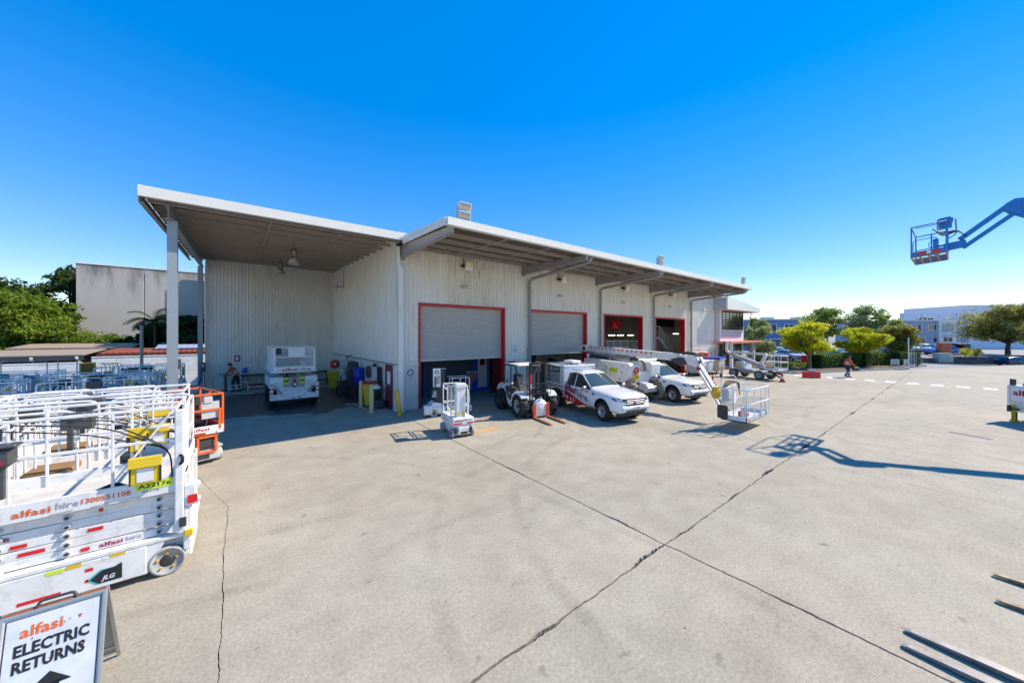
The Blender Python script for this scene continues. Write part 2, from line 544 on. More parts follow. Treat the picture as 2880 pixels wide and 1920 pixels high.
# painted marks
PW = mat('worn_white_paint', (.72, .7, .66), .7, var=.1, dirt=.3, dcol=(.4, .37, .34), dscale=6)
PO = mat('worn_orange_paint', (.75, .33, .04), .7, dirt=.5, dcol=(.4, .36, .3), dscale=7)
PB = mat('worn_blue_paint', (.24, .36, .46), .75, dirt=.7, dcol=(.4, .38, .35), dscale=5)
PY = mat('worn_yellow_paint', (.42, .36, .2), .8, dirt=.8, dcol=(.38, .355, .325), dscale=4)
marks = []
for y in (8.8, 7.7, 6.6, 5.5, 4.4, 3.3, 2.2, 1.1, 0, -1.1, -2.2):
    marks.append((37.75, 38.7, y - .28, y + .28, PW))
marks += [(6.7, 7.75, 10.62, 10.76, PO), (25.7, 26.6, 9.3, 10.4, PB), (25.8, 26.8, 7.7, 9.0, PB), (20.9, 21.9, 7.9, 8.4, PB),
          (-1.2, 4.9, 16.05, 16.2, PY), (-1.2, -1.05, 16.3, 21, PY), (4.6, 4.75, 16.3, 19, PY), (16.9, 17.0, 7.4, 9.2, PY), (10.6, 10.7, 8.2, 10.8, PY)]
for x0, x1, y0, y1, m in marks:
    b = B(); b.box(x0, x1, y0, y1, .003, .0055)
    o = struct('painted_mark', b, m)

# garden bed with its kerb
bedp = [(39.6, 9.25), (42.57, 8.06), (48.8, 5.62), (54.4, 3.45), (56.2, 4.1), (61.5, 2.6), (64, 6), (64, 12), (62, 24), (39.8, 24), (39.2, 10)]
b = B(); b.prism(bedp, 'xy', -.05, .09)
struct('garden_bed', b, MULCH)
b = B()
for k in range(len(bedp)):
    p, q = bedp[k], bedp[(k + 1) % len(bedp)]
    b.bar((p[0], p[1], .05), (q[0], q[1], .05), .16, .2)
struct('kerb', b, KERB)
b = B()
for e0 in range(56, 104, 4):
    a = E_ * e0 + N_ * 31.55; q = E_ * (e0 + 4) + N_ * 31.55
    b.bar((a.x, a.y, hgt(e0, 31.6) + .06), (q.x, q.y, hgt(e0 + 4, 31.6) + .06), .15, .14)
    a = E_ * e0 + N_ * 23.9; q = E_ * (e0 + 4) + N_ * 23.9
struct('street_kerb', b, KERB)

# ---------------------------------------------------------------- warehouse
FY = 15.83
wh = thing('warehouse', 'long grey corrugated warehouse with red framed roller doors under a wide canopy', 'warehouse', (5.7, FY, 0))
WO = Vector((-5.7, -FY, 0))
def wpart(name, b, mats, parent=wh, label=None, sharp=None, fix=True):
    """part given in world coordinates"""
    b.v = [(x - 5.7, y - FY, z) for x, y, z in b.v]
    return part(name, b, mats, parent, label=label, sharp=sharp, fix=fix)

def sheet(h, wd=.76, pitch=.19, rib=.026, rw=.05):
    b = B(); pr = []; x = 0
    while x < wd - 1e-6:
        pr += [(x, 0), (x + pitch - rw, 0), (x + pitch - rw * .75, -rib), (x + pitch - rw * .25, -rib)]
        x += pitch
    pr.append((wd, 0))
    n = len(pr)
    b.add([(x, y, 0) for x, y in pr] + [(x, y, h) for x, y in pr], [(i, i + 1, n + i + 1, n + i) for i in range(n - 1)])
    return b
SHM = {}
def sheet_at(x, y, z0, z1, rz=0, m=SHEET, wd=.76, pitch=.19, name='wall_sheet', parent=wh):
    k = (round(z1 - z0, 3), m.name, round(wd, 3), pitch)
    if k not in SHM: SHM[k] = sheet(z1 - z0, wd, pitch).mesh('wall_sheet', m, fix=False)
    return link(name, SHM[k], parent, Vector((x, y, z0)) + WO, rz)

DOORS = [(6.75, 11.86), (13.7, 18.84), (20.65, 25.64), (27.5, 32.56)]
ZD = 5.0
def run_sheets(x0, x1, z0, z1, m=None):
    n = max(1, round((x1 - x0) / .76)); wd = (x1 - x0) / n
    for i in range(n):
        x = x0 + i * wd
        mm = m or (SHEETD if 8.2 < x < 10.6 and z0 > 4 else SHEET)
        sheet_at(x, FY, z0, z1, 0, mm, wd, wd / 4)
prev = 5.9
for a, c in DOORS + [(39.4, 39.4)]:
    run_sheets(prev, a, 2.12, 7.5)
    if a != c: run_sheets(a, c, ZD, 7.5)
    b = B(); b.box(prev, a, FY - .03, FY + .15, 0, 2.1, c=.008); wpart('dado_panel', b, DADO)
    b = B(); b.box(prev, a, FY - .06, FY + .05, 2.09, 2.15); wpart('flashing', b, FASC)
    prev = c
# side wall and back wall of the wash bay
n = 17; wd = (29.1 - FY) / n
for i in range(n):
    y = 29.1 - i * wd
    z1 = 7.45 + (y - FY) * .047
    o = sheet_at(5.7, y, 2.12, 8.1, -math.pi / 2, SHEET, wd, wd / 4)
b = B(); b.box(5.68, 5.85, 17.25, 29.1, 0, 2.1); b.box(5.68, 5.85, FY - .03, 16.2, 0, 2.1); b.box(5.7, 5.9, 16.2, 17.25, 2.06, 2.1); wpart('dado_panel', b, DADO)
b = B(); b.box(5.62, 5.72, FY, 29.1, 2.09, 2.15); wpart('flashing', b, STEEL)
n = 10; wd = (5.7 + 1.55) / n
for i in range(n):
    sheet_at(-1.55 + i * wd, 29.1, .05, 8.25, 0, SHEET, wd, wd / 4)
# corner cover strip
b = B(); b.box(5.66, 5.9, FY - .05, FY + .12, 2.14, 7.5, c=.01); b.box(5.66, 5.9, FY - .06, FY + .12, 0, 2.1, c=.01); wpart('corner_trim', b, SHEET)
b = B(); b.box(39.25, 39.6, FY - .05, FY + .12, 0, 7.45, c=.01); wpart('corner_trim', b, SHEET)
# rear shell: back wall, end wall, roof, inner lining
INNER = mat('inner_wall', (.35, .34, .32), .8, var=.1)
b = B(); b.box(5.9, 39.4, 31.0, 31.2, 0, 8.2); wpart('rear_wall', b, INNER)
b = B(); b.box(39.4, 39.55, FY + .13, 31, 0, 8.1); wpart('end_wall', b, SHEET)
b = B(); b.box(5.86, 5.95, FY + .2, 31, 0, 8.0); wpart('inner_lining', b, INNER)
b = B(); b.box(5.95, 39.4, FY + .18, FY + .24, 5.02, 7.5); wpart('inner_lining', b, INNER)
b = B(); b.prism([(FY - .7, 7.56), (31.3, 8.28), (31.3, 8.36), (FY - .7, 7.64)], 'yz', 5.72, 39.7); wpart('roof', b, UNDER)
for x in (12.8, 19.9, 26.6, 33.0):
    b = B(); b.box(x - .1, x + .1, 22, 31, 0, 7.6) if x < 20 else b.box(x - .1, x + .1, 30.4, 31, 0, 7.6)
    wpart('partition', b, INNER)
# door frames and roller curtains
slat = B()
pr = [(.0, 0), (-.018, .02), (-.024, .05), (-.018, .08), (0, .095), (.012, .098)]
for di, (a, c) in enumerate(DOORS):
    f = B()
    f.box(a, a + .1, FY - .06, FY + .34, 0, ZD, c=.006); f.box(c - .1, c, FY - .06, FY + .34, 0, ZD, c=.006)
    f.box(a + .1, c - .1, FY - .055, FY + .3, ZD - .12, ZD - .001, c=.006)
    wpart('door_frame', f, RED)
    if di < 2:
        zb = 2.19 if di == 0 else 2.26
        rd = link('roller_door', None, wh)
        n = int((ZD - .1 - zb) / .1)
        sb = B()
        sb.add([(a + .1 - 5.7, FY + .24 + y - FY, z) for y, z in pr] + [(c - .1 - 5.7, FY + .24 + y - FY, z) for y, z in pr], [(i, i + 1, 7 + i, 6 + i) for i in range(5)], 0, True)
        me = sb.mesh('slat', SLAT, fix=False)
        for k in range(n):
            link('slat', me, rd, (0, 0, zb + .07 + k * .1))
        bb = B(); bb.box(a + .1, c - .1, FY + .2, FY + .27, zb, zb + .07); wpart('bottom_rail', bb, GALV, rd)
# outrigger beams, purlins, canopy sheets and fascia
def zu(y): return 7.33 + (y - 10.95) * .045
for x in (5.95, 13.2, 19.85, 26.75, 33.3):
    b = B()
    b.prism([(11.05, zu(11.05) - .26), (FY - .03, 7.0), (FY - .03, zu(FY) - .05), (11.05, zu(11.05) - .05)], 'yz', x - .09, x + .09)
    b.box(x - .14, x + .14, FY - .06, FY - .031, 6.9, 7.5)
    b.bar((x, 11.05, zu(11.05) - .27), (x, FY - .05, 6.99), .2, .02)
    wpart('outrigger_beam', b, STEEL)
bays = [(6.05, 13.1), (13.3, 19.75), (19.95, 26.65), (26.85, 33.2)]
for x0, x1 in bays:
    for y in (12.0, 13.15, 14.3, 15.35):
        b = B(); z = zu(y) - .005
        b.box(x0, x1, y - .006, y + .006, z - .17, z - .002); b.box(x0, x1, y - .05, y - .007, z - .17, z - .155); b.box(x0, x1, y + .007, y + .05, z - .02, z - .004)
        wpart('purlin', b, PURL)
    for t in (.33, .66):
        x = x0 + (x1 - x0) * t
        for y in (11.0, 12.0, 13.15, 14.3):
            b = B(); b.box(x - .02, x + .02, y + .05, y + (1.0 if y < 11.5 else 1.05), zu(y) - .12, zu(y) - .09); wpart('bridging', b, PURL)
me = None
n = 38; wd = (34.0 - 5.75) / n
b = sheet(4.95, wd, wd / 4)
b.v = [(x, z, (z) * .045 - y) for x, y, z in b.v]
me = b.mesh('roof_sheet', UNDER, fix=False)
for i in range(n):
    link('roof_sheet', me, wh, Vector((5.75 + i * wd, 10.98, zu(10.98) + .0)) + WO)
b = B(); b.box(5.7, 34.05, 10.86, 10.95, 7.26, 7.53, c=.006); b.box(5.7, 34.05, 10.951, 11.06, 7.26, 7.28); wpart('fascia', b, FASC)
b = B(); b.box(5.69, 34.05, 10.95, 11.07, 7.29, 7.4); wpart('gutter', b, STEEL)
b = B()
b.prism([(10.951, 7.262), (14.9, 7.40), (14.9, 7.74), (10.951, 7.53)], 'yz', 5.64, 5.7)
b.prism([(10.97, 7.40), (14.9, 7.55), (14.9, 7.58), (10.97, 7.43)], 'yz', 5.62, 5.639)
wpart('barge_board', b, FASC)
b = B(); b.prism([(10.951, 7.262), (FY, 7.42), (FY, 7.74), (10.951, 7.53)], 'yz', 34.0, 34.05); wpart('barge_board', b, FASC)
# downpipes
for x in (13.55, 20.15, 27.05, 33.55):
    b = B()
    b.tube(bend([(x, FY - .17, 0), (x, FY - .17, 6.72), (x, 11.25, 7.02), (x, 11.02, 7.32)], .25, 6), .085, 10)
    for z in (2.6, 4.6): b.box(x - .11, x + .11, FY - .1, FY - .03, z, z + .04)
    wpart('downpipe', b, STEEL)
b = B(); b.tube([(5.74, FY - .17, 7.45), (5.74, FY - .17, 6.7)], .09, 10)
b.tube([(5.74, FY - .17, 6.7), (5.86, FY - .2, 6.4), (5.86, FY - .2, 0)], [.09, .15, .15], 12)
for z in (2.3, 4.9): b.cyl((5.86, FY - .2, z), (5.86, FY - .2, z + .06), .165, n=12)
wpart('downpipe', b, SHEET)
b = B(); b.tube([(39.0, FY - .16, 0), (39.0, FY - .16, 7.4)], .09, 10); wpart('downpipe', b, LGREY)
# wash bay canopy
def zl(y): return 7.6 + (y - 15) * .045
b = B(); b.box(-2.3, 5.63, 14.9, 15.0, 7.56, 7.88, c=.006); wpart('fascia', b, FASC)
b = B(); b.box(-2.28, 5.6, 15.001, 15.12, 7.56, 7.7); wpart('gutter', b, STEEL)
n = 10; wd = 7.9 / n
b = sheet(14.2, wd, wd / 4, .03)
b.v = [(x, z, z * .045 - y) for x, y, z in b.v]
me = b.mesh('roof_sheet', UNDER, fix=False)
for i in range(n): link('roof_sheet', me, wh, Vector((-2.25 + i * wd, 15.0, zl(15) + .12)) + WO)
for k in range(13):
    y = 15.35 + k * 1.1; z = zl(y) + .1
    b = B(); b.box(-2.15, 5.65, y - .006, y + .006, z - .2, z - .004); b.box(-2.15, 5.65, y - .06, y - .007, z - .2, z - .185); b.box(-2.15, 5.65, y + .007, y + .06, z - .022, z - .006)
    wpart('purlin', b, PURL)
for x in (1.0, 3.35):
    b = B()
    for k in range(12):
        y = 15.35 + k * 1.1; b.box(x - .02, x + .02, y + .07, y + 1.03, zl(y) - .04, zl(y) - .01)
    wpart('bridging', b, PURL)
b = B(); b.prism([(15.2, zl(15.2) - .52), (29.0, zl(29) - .52), (29.0, zl(29) - .11), (15.2, zl(15.2) - .11)], 'yz', -1.69, -1.67)
for d in (-.54, -.12): b.prism([(15.2, zl(15.2) + d), (29.0, zl(29) + d), (29.0, zl(29) + d + .02), (15.2, zl(15.2) + d + .02)], 'yz', -1.78, -1.58)
wpart('rafter', b, STEEL)
b = B(); b.prism([(15.0, 7.4), (29.1, zl(29) - .2), (29.1, zl(29) + .2), (15.0, 7.85)], 'yz', -2.3, -2.27); b.prism([(15.0, 7.4), (29.1, zl(29) - .2), (29.1, zl(29) - .18), (15.0, 7.42)], 'yz', -2.26, -2.18); wpart('edge_beam', b, STEEL)
for x, y, z in ((-1.62, 15.6, zl(15.6) - .53), (-1.76, 28.85, zl(28.85) - .53)):
    b = B(); b.box(x - .12, x + .12, y - .13, y - .115, 0, z); b.box(x - .12, x + .12, y + .115, y + .13, 0, z); b.box(x - .01, x + .01, y - .114, y + .114, 0, z)
    b.box(x - .118, x - .105, y - .114, y + .114, 0, z)
    b.box(x - .2, x + .2, y - .2, y + .2, 0, .03)
    wpart('column', b, COLM)
# side door in the wash bay wall
d = B(); d.box(5.655, 5.70, 16.22, 17.22, .02, 2.05, c=.005)
dr = wpart('side_door', d, mat('maroon_door', (.2, .02, .03), .5, var=.15))
b = B(); b.box(5.645, 5.655, 16.45, 16.9, 1.15, 1.75); wpart('door_notice', b, TXW, dr)
b = B(); b.box(5.6, 5.65, 17.05, 17.12, .95, 1.1); wpart('door_handle', b, GALV, dr)
# lamps on the facade
LAMPG = mat('floodlight_glass', (.72, .72, .68), .15)
LAMPY = mat('floodlight_cell_yellow', (.75, .7, .15), .2)
def floodlight(x, i):
    t = thing('wall_floodlight', ['square wall floodlight with yellow cells above the first roller door', 'square wall floodlight above the second roller door', 'square wall floodlight above the third door with the cage inside', 'square wall floodlight above the fourth door by the stairs'][i], 'floodlight', (x, FY, 6.95), 0, 'floodlights along the facade')
    b = B(); T = Matrix.Translation((0, -.42, 0)) @ Matrix.Rotation(D2R(20), 4, 'X')
    b.box(-.2, .2, -.05, .08, -.22, .22, 0, T, .012); part('housing', b, FASC, t)
    for k in range(4):
        g = B(); g.box(-.18 + k * .09, -.1 + k * .09, -.06, -.051, -.02, .19, 0, T); part('lamp_cell', g, LAMPY if (i == 0 and k > 1) else LAMPG, t)
    b = B(); b.bar((-.23, -.42, 0), (-.23, -.02, .05), .03, .05); b.bar((.23, -.42, 0), (.23, -.02, .05), .03, .05); b.box(-.25, .25, -.04, -.02, -.02, .12); part('bracket', b, DARK, t)
    b = B(); b.tube([(-.1, -.04, .1), (-.1, -.04, .55)], .015, 5); part('conduit', b, DARK, t)
    t = thing('bulkhead_lamp', ['small bulkhead lamp above the first roller door on stained sheets', 'small bulkhead lamp above the second roller door', 'small bulkhead lamp above the third door', 'small bulkhead lamp above the fourth door'][i], 'lamp', (x - .05, FY, 5.95), 0, 'bulkhead lamps along the facade')
    b = B(); b.prism([(0, -.06), (-.16, -.06), (-.13, .05), (0, .08)], 'yz', -.16, .16); part('hood', b, LGREY, t)
    b = B(); b.box(-.14, .14, -.15, -.02, -.09, -.061, c=.01); part('diffuser', b, LAMPG, t)
for i, x in enumerate((9.28, 16.2, 22.98, 29.9)): floodlight(x, i)
t = thing('bulkhead_lamp', 'small round white lamp on the sunlit end bay wall', 'lamp', (36.3, FY, 5.9))
b = B(); b.lathe([(0, 0), (.1, .02), (.13, .1), (.11, .2), (0, .24)], (0, -.03, 0), (0, -1, 0), 14); part('diffuser', b, FASC, t)
b = B(); b.cyl((0, -.03, .14), (0, -.03, .2), .05); part('bracket', b, FASC, t)
# big lights on the roof edge
def rooflight(loc, s, label):
    t = thing('roof_floodlight', label, 'floodlight', loc, 0, 'floodlights on the roof edge')
    T = Matrix.Rotation(D2R(8), 4, 'X')
    for z in (.26, .66 if s > .8 else .62):
        b = B(); b.box(-.3 * s, .3 * s, -.06, .1, z * s, z * s + .32 * s, 0, T, .012); part('housing', b, FASC, t)
        for k in range(5):
            for j in range(2):
                g = B(); g.box((-.27 + k * .11) * s, (-.17 + k * .11) * s, -.072, -.061, z * s + (.03 + j * .14) * s, z * s + (.15 + j * .14) * s, 0, T); part('lamp_cell', g, GREY if j else mat_cell, t)
    b = B(); b.bar((-.33 * s, .02, -.12), (-.33 * s, .02, .8 * s), .04, .05); b.bar((.33 * s, .02, -.12), (.33 * s, .02, .8 * s), .04, .05); b.box(-.35 * s, .35 * s, 0, .06, -.14, -.1); part('frame', b, LGREY, t)
mat_cell = mat('lamp_cell_amber', (.5, .42, .25), .2)
rooflight((6.75, 11.6, 7.62), .82, 'double floodlight on the roof edge above the first bay, the largest in view')
rooflight((20.7, 11.6, 7.62), .8, 'double floodlight on the roof edge halfway along the canopy')
rooflight((33.6, 11.4, 7.62), .75, 'double floodlight at the far tip of the canopy roof')
# high bay lamps under the wash bay roof
HB = mat('lamp_reflector', (.3, .27, .2), .35, metal=.5)
for x, y, lb in ((2.15, 19.6, 'hanging high bay lamp nearest the front of the wash bay roof'), (2.05, 25.0, 'hanging high bay lamp deeper in the wash bay near the back wall')):
    z = zl(y) - .1
    t = thing('high_bay_lamp', lb, 'lamp', (x, y, z), 0, 'high bay lamps in the wash bay')
    b = B(); b.lathe([(.09, -.55), (.1, -.5), (.24, -.88), (.25, -.88), (.115, -.5)], n=18); part('lamp_shade', b, HB, t)
    b = B(); b.lathe([(0, -.52), (.12, -.52), (.13, -.2), (.1, -.12), (0, -.1)], n=12)
    for k in range(10):
        a = k * .628; b.box(-.004, .004, .12, .15, -.5, -.2, 0, Matrix.Rotation(a, 4, 'Z'))
    part('ballast_housing', b, HB, t)
    b = B(); b.lathe([(0, -.868), (.235, -.872)], n=18); part('lens', b, LENS, t)
    b = B(); b.cyl((0, 0, -.12), (0, 0, .1), .012, n=6); part('hook', b, DARK, t)
b = B(); b.prism([(14.95, 7.66), (29.3, 8.34), (29.3, 8.42), (14.95, 7.9)], 'yz', 5.45, 5.95); wpart('sun_gap_cover', b, FASC)  # added over the unseen roof gap to keep sun from leaking into the bay
# camera-like spotlight on the wash bay side wall
t = thing('side_wall_light', 'small spotlight on an arm on the wash bay side wall', 'lamp', (5.66, 25.6, 6.75))
b = B(); b.lathe([(0, 0), (.12, .02), (.17, .16), (.17, .2), (0, .18)], (-.35, 0, 0), (-.8, -.3, -.4), 14); part('lamp_head', b, LGREY, t)
b = B(); b.tube([(0, 0, .2), (0, 0, -.05), (-.3, 0, -.05)], .025, 6); b.tube([(0, 0, .2), (0, 0, 1.1)], .012, 5); part('arm', b, DARK, t)
# interior seen through the doors
b = B(); b.box(7.8, 12.62, 18.6, 24, 0, 3.0); cab = wpart('site_office', b, mat('dark_panel', (.04, .06, .1), .6, var=.1))
for x0, x1 in ((7.7, 7.82), (11.35, 11.76), (12.47, 12.62), (8.2, 8.28)):
    b = B(); b.box(x0, x1, 18.5, 18.59, 0, 3.0); wpart('frame_post', b, BLUEW, cab)
b = B(); b.box(11.77, 12.46, 18.52, 18.59, .22, 2.9); dd = wpart('office_door', b, LGREY, cab)
b = B(); b.box(11.95, 12.3, 18.5, 18.518, 1.6, 2.7); wpart('door_window', b, GLASS, dd)
b = B(); b.box(11.76, 12.47, 18.48, 18.52, 0, .2); wpart('frame_post', b, BLUEW, cab)
b = B(); b.box(12.3, 12.68, 17.3, 17.7, 0, 2.2); solo('red_cabinet', b, mat('maroon_cabinet', (.22, .015, .02), .5), 'dark red steel cabinet just inside the first roller door', 'cabinet')
# ---------------------------------------------------------------- wheels
def wheel(parent, x, y, r, wd, side, tyre=BLACK, rim=LGREY, lugs=0, spokes=6, hub=DARK, lab=None, name='wheel'):
    """side -1: outer face towards -y"""
    b = B(); o = (x, y, r); ax = (0, side, 0); h = wd / 2
    b.lathe([(r * .62, -h), (r * .9, -h), (r, -h * .75), (r, h * .75), (r * .92, h), (r * .66, h), (r * .62, h * .7)], o, ax, 26)
    if lugs:
        for k in range(lugs):
            a = 2 * math.pi * k / lugs
            T = Matrix.Translation(o) @ Matrix.Rotation(a, 4, 'Y')
            sl = .35 if k % 2 else -.35
            q = T @ Matrix.Translation((r * 1.0, h * .45 * (1 if k % 2 else -1), 0)) @ Matrix.Rotation(sl, 4, 'X')
            b.box(-r * .05, r * .07, -h * .55, h * .55, -r * .055, r * .055, 0, q)
    w_ = part(name, b, tyre, parent, label=lab)
    b = B()
    b.lathe([(r * .62, h * .75), (r * .55, h * .72), (r * .5, h * .25), (0, h * .2)], o, ax, 20)
    part('rim', b, rim, w_)
    b = B()
    if spokes:
        for k in range(spokes):
            T = Matrix.Translation(o) @ Matrix.Rotation(2 * math.pi * k / spokes, 4, 'Y')
            b.prism([(r * .06, -r * .07), (r * .54, -r * .1), (r * .54, r * .1), (r * .06, r * .07)], 'xz', side * h * .62, side * h * .42, 0, T)
        part('spokes', b, rim, w_)
    b = B(); b.lathe([(0, h * .8), (r * .13, h * .78), (r * .17, h * .3)], o, ax, 12)
    part('hub', b, hub, w_)
    return w_

def discwheel(parent, x, y, r, wd, side, tyre=TYREG, hub=DARK, stud=YEL):
    b = B(); o = (x, y, r); ax = (0, side, 0); h = wd / 2
    b.lathe([(0, -h), (r * .95, -h), (r, -h * .8), (r, h * .8), (r * .95, h), (r * .84, h), (r * .8, h * .6), (r * .3, h * .55), (0, h * .55)], o, ax, 28)
    w_ = part('wheel', b, tyre, parent)
    b = B(); b.lathe([(0, h * .75), (r * .2, h * .72), (r * .42, h * .58), (r * .42, h * .4)], o, ax, 18); part('hub', b, hub, w_)
    if stud:
        b = B()
        for k in range(5):
            a = 2 * math.pi * k / 5 + .3
            b.box(-r * .07, r * .07, side * h * .56, side * h * .8, -r * .06, r * .06, 0, Matrix.Translation(o) @ Matrix.Translation((math.cos(a) * r * .55, 0, math.sin(a) * r * .55)) @ Matrix.Rotation(-a, 4, 'Y'))
        part('wheel_nuts', b, stud, w_)
    return w_

def strip(parent, x0, x1, z0, z1, y, m=REDR, dz=0., name='reflector'):
    b = B(); b.add([(x0, y, z0), (x1, y, z0 + dz), (x1, y, z1 + dz), (x0, y, z1)], [(0, 1, 2, 3)]); return part(name, b, m, parent)

def docbox(parent, x, y, z, s=1., ax='y'):
    """yellow document pouch hung on a rail"""
    b = B(); b.box(-.13 * s, .13 * s, -.03, .03, -.3 * s, 0, c=.012)
    b.prism([(-.05, .02), (.045, .02), (.06, -.09 * s), (-.065, -.09 * s)], 'yz', -.14 * s, .14 * s)
    T = Matrix.Translation((x, y, z)) @ (Matrix.Rotation(0 if ax == 'y' else -math.pi / 2, 4, 'Z'))
    b.v = [tuple(T @ Vector(p)) for p in b.v]
    d = part('document_pouch', b, YELB, parent)
    b = B(); b.box(-.07 * s, .07 * s, -.036, -.031, -.27 * s, -.11 * s)
    b.v = [tuple(T @ Vector(p)) for p in b.v]
    part('paper', b, TXW, d)
    for e in (-.135, .125):
        b = B(); b.box(e * s, (e + .01) * s, -.04, .036, -.3 * s, -.01)
        b.v = [tuple(T @ Vector(p)) for p in b.v]
        part('edging', b, BLACK, d)

def scissor(name, label, loc, rz, L=2.5, W=1.17, deck=1.25, rail=2.4, kind='sq', body=WHITE, railm=TUBE, hero=False, group=None, num=True, armm=None, tyre=TYREG):
    """scissor lift; local x along its length, camera side at -y"""
    t = thing(name, label, 'scissor lift', loc, rz, group)
    h = L / 2; k = W / 2; r = .2 if deck > 1.1 else .17
    armm = armm or body
    # chassis
    b = B()
    b.box(-h + .02, h - .02, -k + .12, k - .12, .14, .46, c=.02)
    b.box(-h + .45, h - .48, -k, -k + .119, .1, .5, c=.015); b.box(-h + .45, h - .48, k - .119, k, .1, .5, c=.015)
    b.box(-h, h, -k, k, .5, .56, c=.012)
    b.prism([(h - .48, .1), (h - .3, .5), (h - .48, .5)], 'xz', -k + .01, -k + .1)
    part('chassis', b, body, t)
    for sx in (-1, 1):
        for sy in (-1, 1):
            discwheel(t, sx * (h - .28), sy * (k - .06), r, .12, sy, tyre, stud=YEL if hero else None)
    # folded scissor arms
    n = 5 if deck > 1.1 else 4
    z0 = .57; dz = (deck - .1 - z0) / n
    for i in range(n):
        b = B(); z = z0 + i * dz
        tilt = .008 if i % 2 else -.008
        for sy in (-1, 1):
            yy = sy * (k - .12)
            b.bar((-h + .1, yy, z + dz * .5 - tilt), (h - .14, yy, z + dz * .5 + tilt), .04, dz * .94, 0, .006)
        for xx in (-h + .16, 0, h - .2):
            b.cyl((xx, -k + .085, z + dz * .5), (xx, k - .085, z + dz * .5), .03, n=8)
        a = part('scissor_arm', b, armm, t)
        if hero:
            for xx in (-.5, .03, .88):
                c = B(); c.cyl((xx, -k + .1, z + dz * .5), (xx, -k + .065, z + dz * .5), .036, .032, n=14); part('pivot_boss', c, LGREY, a)
                c = B(); c.cyl((xx, -k + .065, z + dz * .5), (xx, -k + .055, z + dz * .5), .02, n=10); part('pivot_pin', c, DARK, a)
    # platform
    b = B()
    b.box(-h, h - .02, -k + .03, k - .03, deck - .06, deck)
    for sy in (-1, 1): b.box(-h, h - .02, sy * k, sy * (k - .03), deck - .07, deck + .15, c=.006)
    b.box(h - .05, h - .02, -k + .03, k - .03, deck - .07, deck + .15); b.box(-h, -h + .03, -k + .03, k - .03, deck - .07, deck + .15)
    p = part('platform', b, body, t)
    b = B(); b.box(-h + .04, h - .06, -k + .04, k - .04, deck + .001, deck + .006); part('deck_plate', b, mat_deck, p)
    # rails
    def rail_side(sy):
        b = B(); yy = sy * (k - .03)
        if kind == 'sq':
            for z in (rail, (rail + deck) / 2 + .12): b.bar((-h + .02, yy, z), (h - .04, yy, z), .028, .04, 0, .005)
            for x in (-h + .04, -h * .33, h * .35, h - .06): b.bar((x, yy, deck), (x, yy, rail - .021), .028, .036, 0, .005, up=(0, 1, 0))
            b.bar((h * .35, yy, deck + .2), (h - .1, yy, rail - .05), .025, .025)
        else:
            b.tube(bend([(-h + .05, yy, deck), (-h + .05, yy, rail), (-.06, yy, rail), (-.06, yy, deck)], .16, 5), .02, 7)
            b.tube(bend([(.06, yy, deck), (.06, yy, rail), (h - .06, yy, rail), (h - .06, yy, deck)], .16, 5), .02, 7)
            z = (rail + deck) / 2 + .1
            b.tube([(-h + .05, yy, z), (-.06, yy, z)], .017, 6); b.tube([(.06, yy, z), (h - .06, yy, z)], .017, 6)
            b.tube([(-h * .5, yy, deck), (-h * .5, yy, rail)], .017, 6); b.tube([(h * .5, yy, deck), (h * .5, yy, rail)], .017, 6)
        part('guard_rail', b, railm, t)
    rail_side(-1); rail_side(1)
    for x in (-h + .03, h - .05):
        b = B()
        if kind == 'sq':
            for z in (rail, (rail + deck) / 2 + .12): b.bar((x, -k + .05, z), (x, k - .05, z), .028, .038, 0, .005)
        else:
            b.tube(bend([(x, -k + .07, deck), (x, -k + .07, rail - .02), (x, k - .07, rail - .02), (x, k - .07, deck)], .14, 5), .02, 7)
            b.tube([(x, -k + .07, (rail + deck) / 2), (x, k - .07, (rail + deck) / 2)], .017, 6)
        part('end_rail', b, railm, t)
    b = B()
    b.cyl((-h + .4, 0, z0 + .1), (h - .5, 0, deck - .2), .06, n=10); b.cyl((-h + .5, .14, z0 + .05), (h - .4, .14, deck - .25), .05, n=10); b.box(-h + .1, h - .1, -.1, .1, .46, .54)
    part('hydraulic_ram', b, DARK, t)
    b = B()
    for q in range(3): b.tube(bend([(h - .1, -k + .05, deck + .1), (h - .12, -k + .02 + .02 * q, (deck + rail) / 2), (h * .4 - .2 * q, -k + .01, rail - .1 - .06 * q), (-h * .3 * q, -k + .02, rail - .04)], .2, 4), .009, 5)
    part('control_cable', b, BLACK, t)
    if not hero:
        b = B(); b.box(-h + .015, -h + .05, -k + .12, k - .12, deck + .2, rail - .25) if kind == 'sq' else b.box(h - .075, h - .05, -k + .3, k - .1, deck + .35, rail - .2)
        part('gate_panel', b, LGREY, t)
        b = B()
        for q in range(4):
            xx = (-h + .3 + q * .1) if kind != 'sq' else (h - .3 - q * .12)
            b.tube(bend([(xx, -k + .12, deck), (xx, -k + .12, rail - .15 - .05 * q), (xx, k * .2, rail - .12 - .05 * q), (xx, k * .2, deck)], .12, 4), .016, 6)
        part('entry_hoops', b, railm, t)
        b = B(); b.box(-.7, -.2, -.2, .3, deck + .006, deck + .12, c=.02); part('cardboard', b, WOOD, t)
        b = B(); b.box(.35, .6, -.35, -.1, deck + .006, deck + .25, c=.04); part('tool_case', b, DARK, t)
        b = B(); b.box(-h + .15, -h + .4, k - .35, k - .12, rail - .5, rail - .2, c=.03); part('tool_case', b, DARK, t)
        b = B(); b.box(h - .5, h - .3, -k - .035, -k + .01, (deck + rail) / 2 - .05, (deck + rail) / 2 + .1); part('data_plate', b, YELB if kind == 'sq' else LGREY, t)
    # ladder and end details at +x
    b = B()
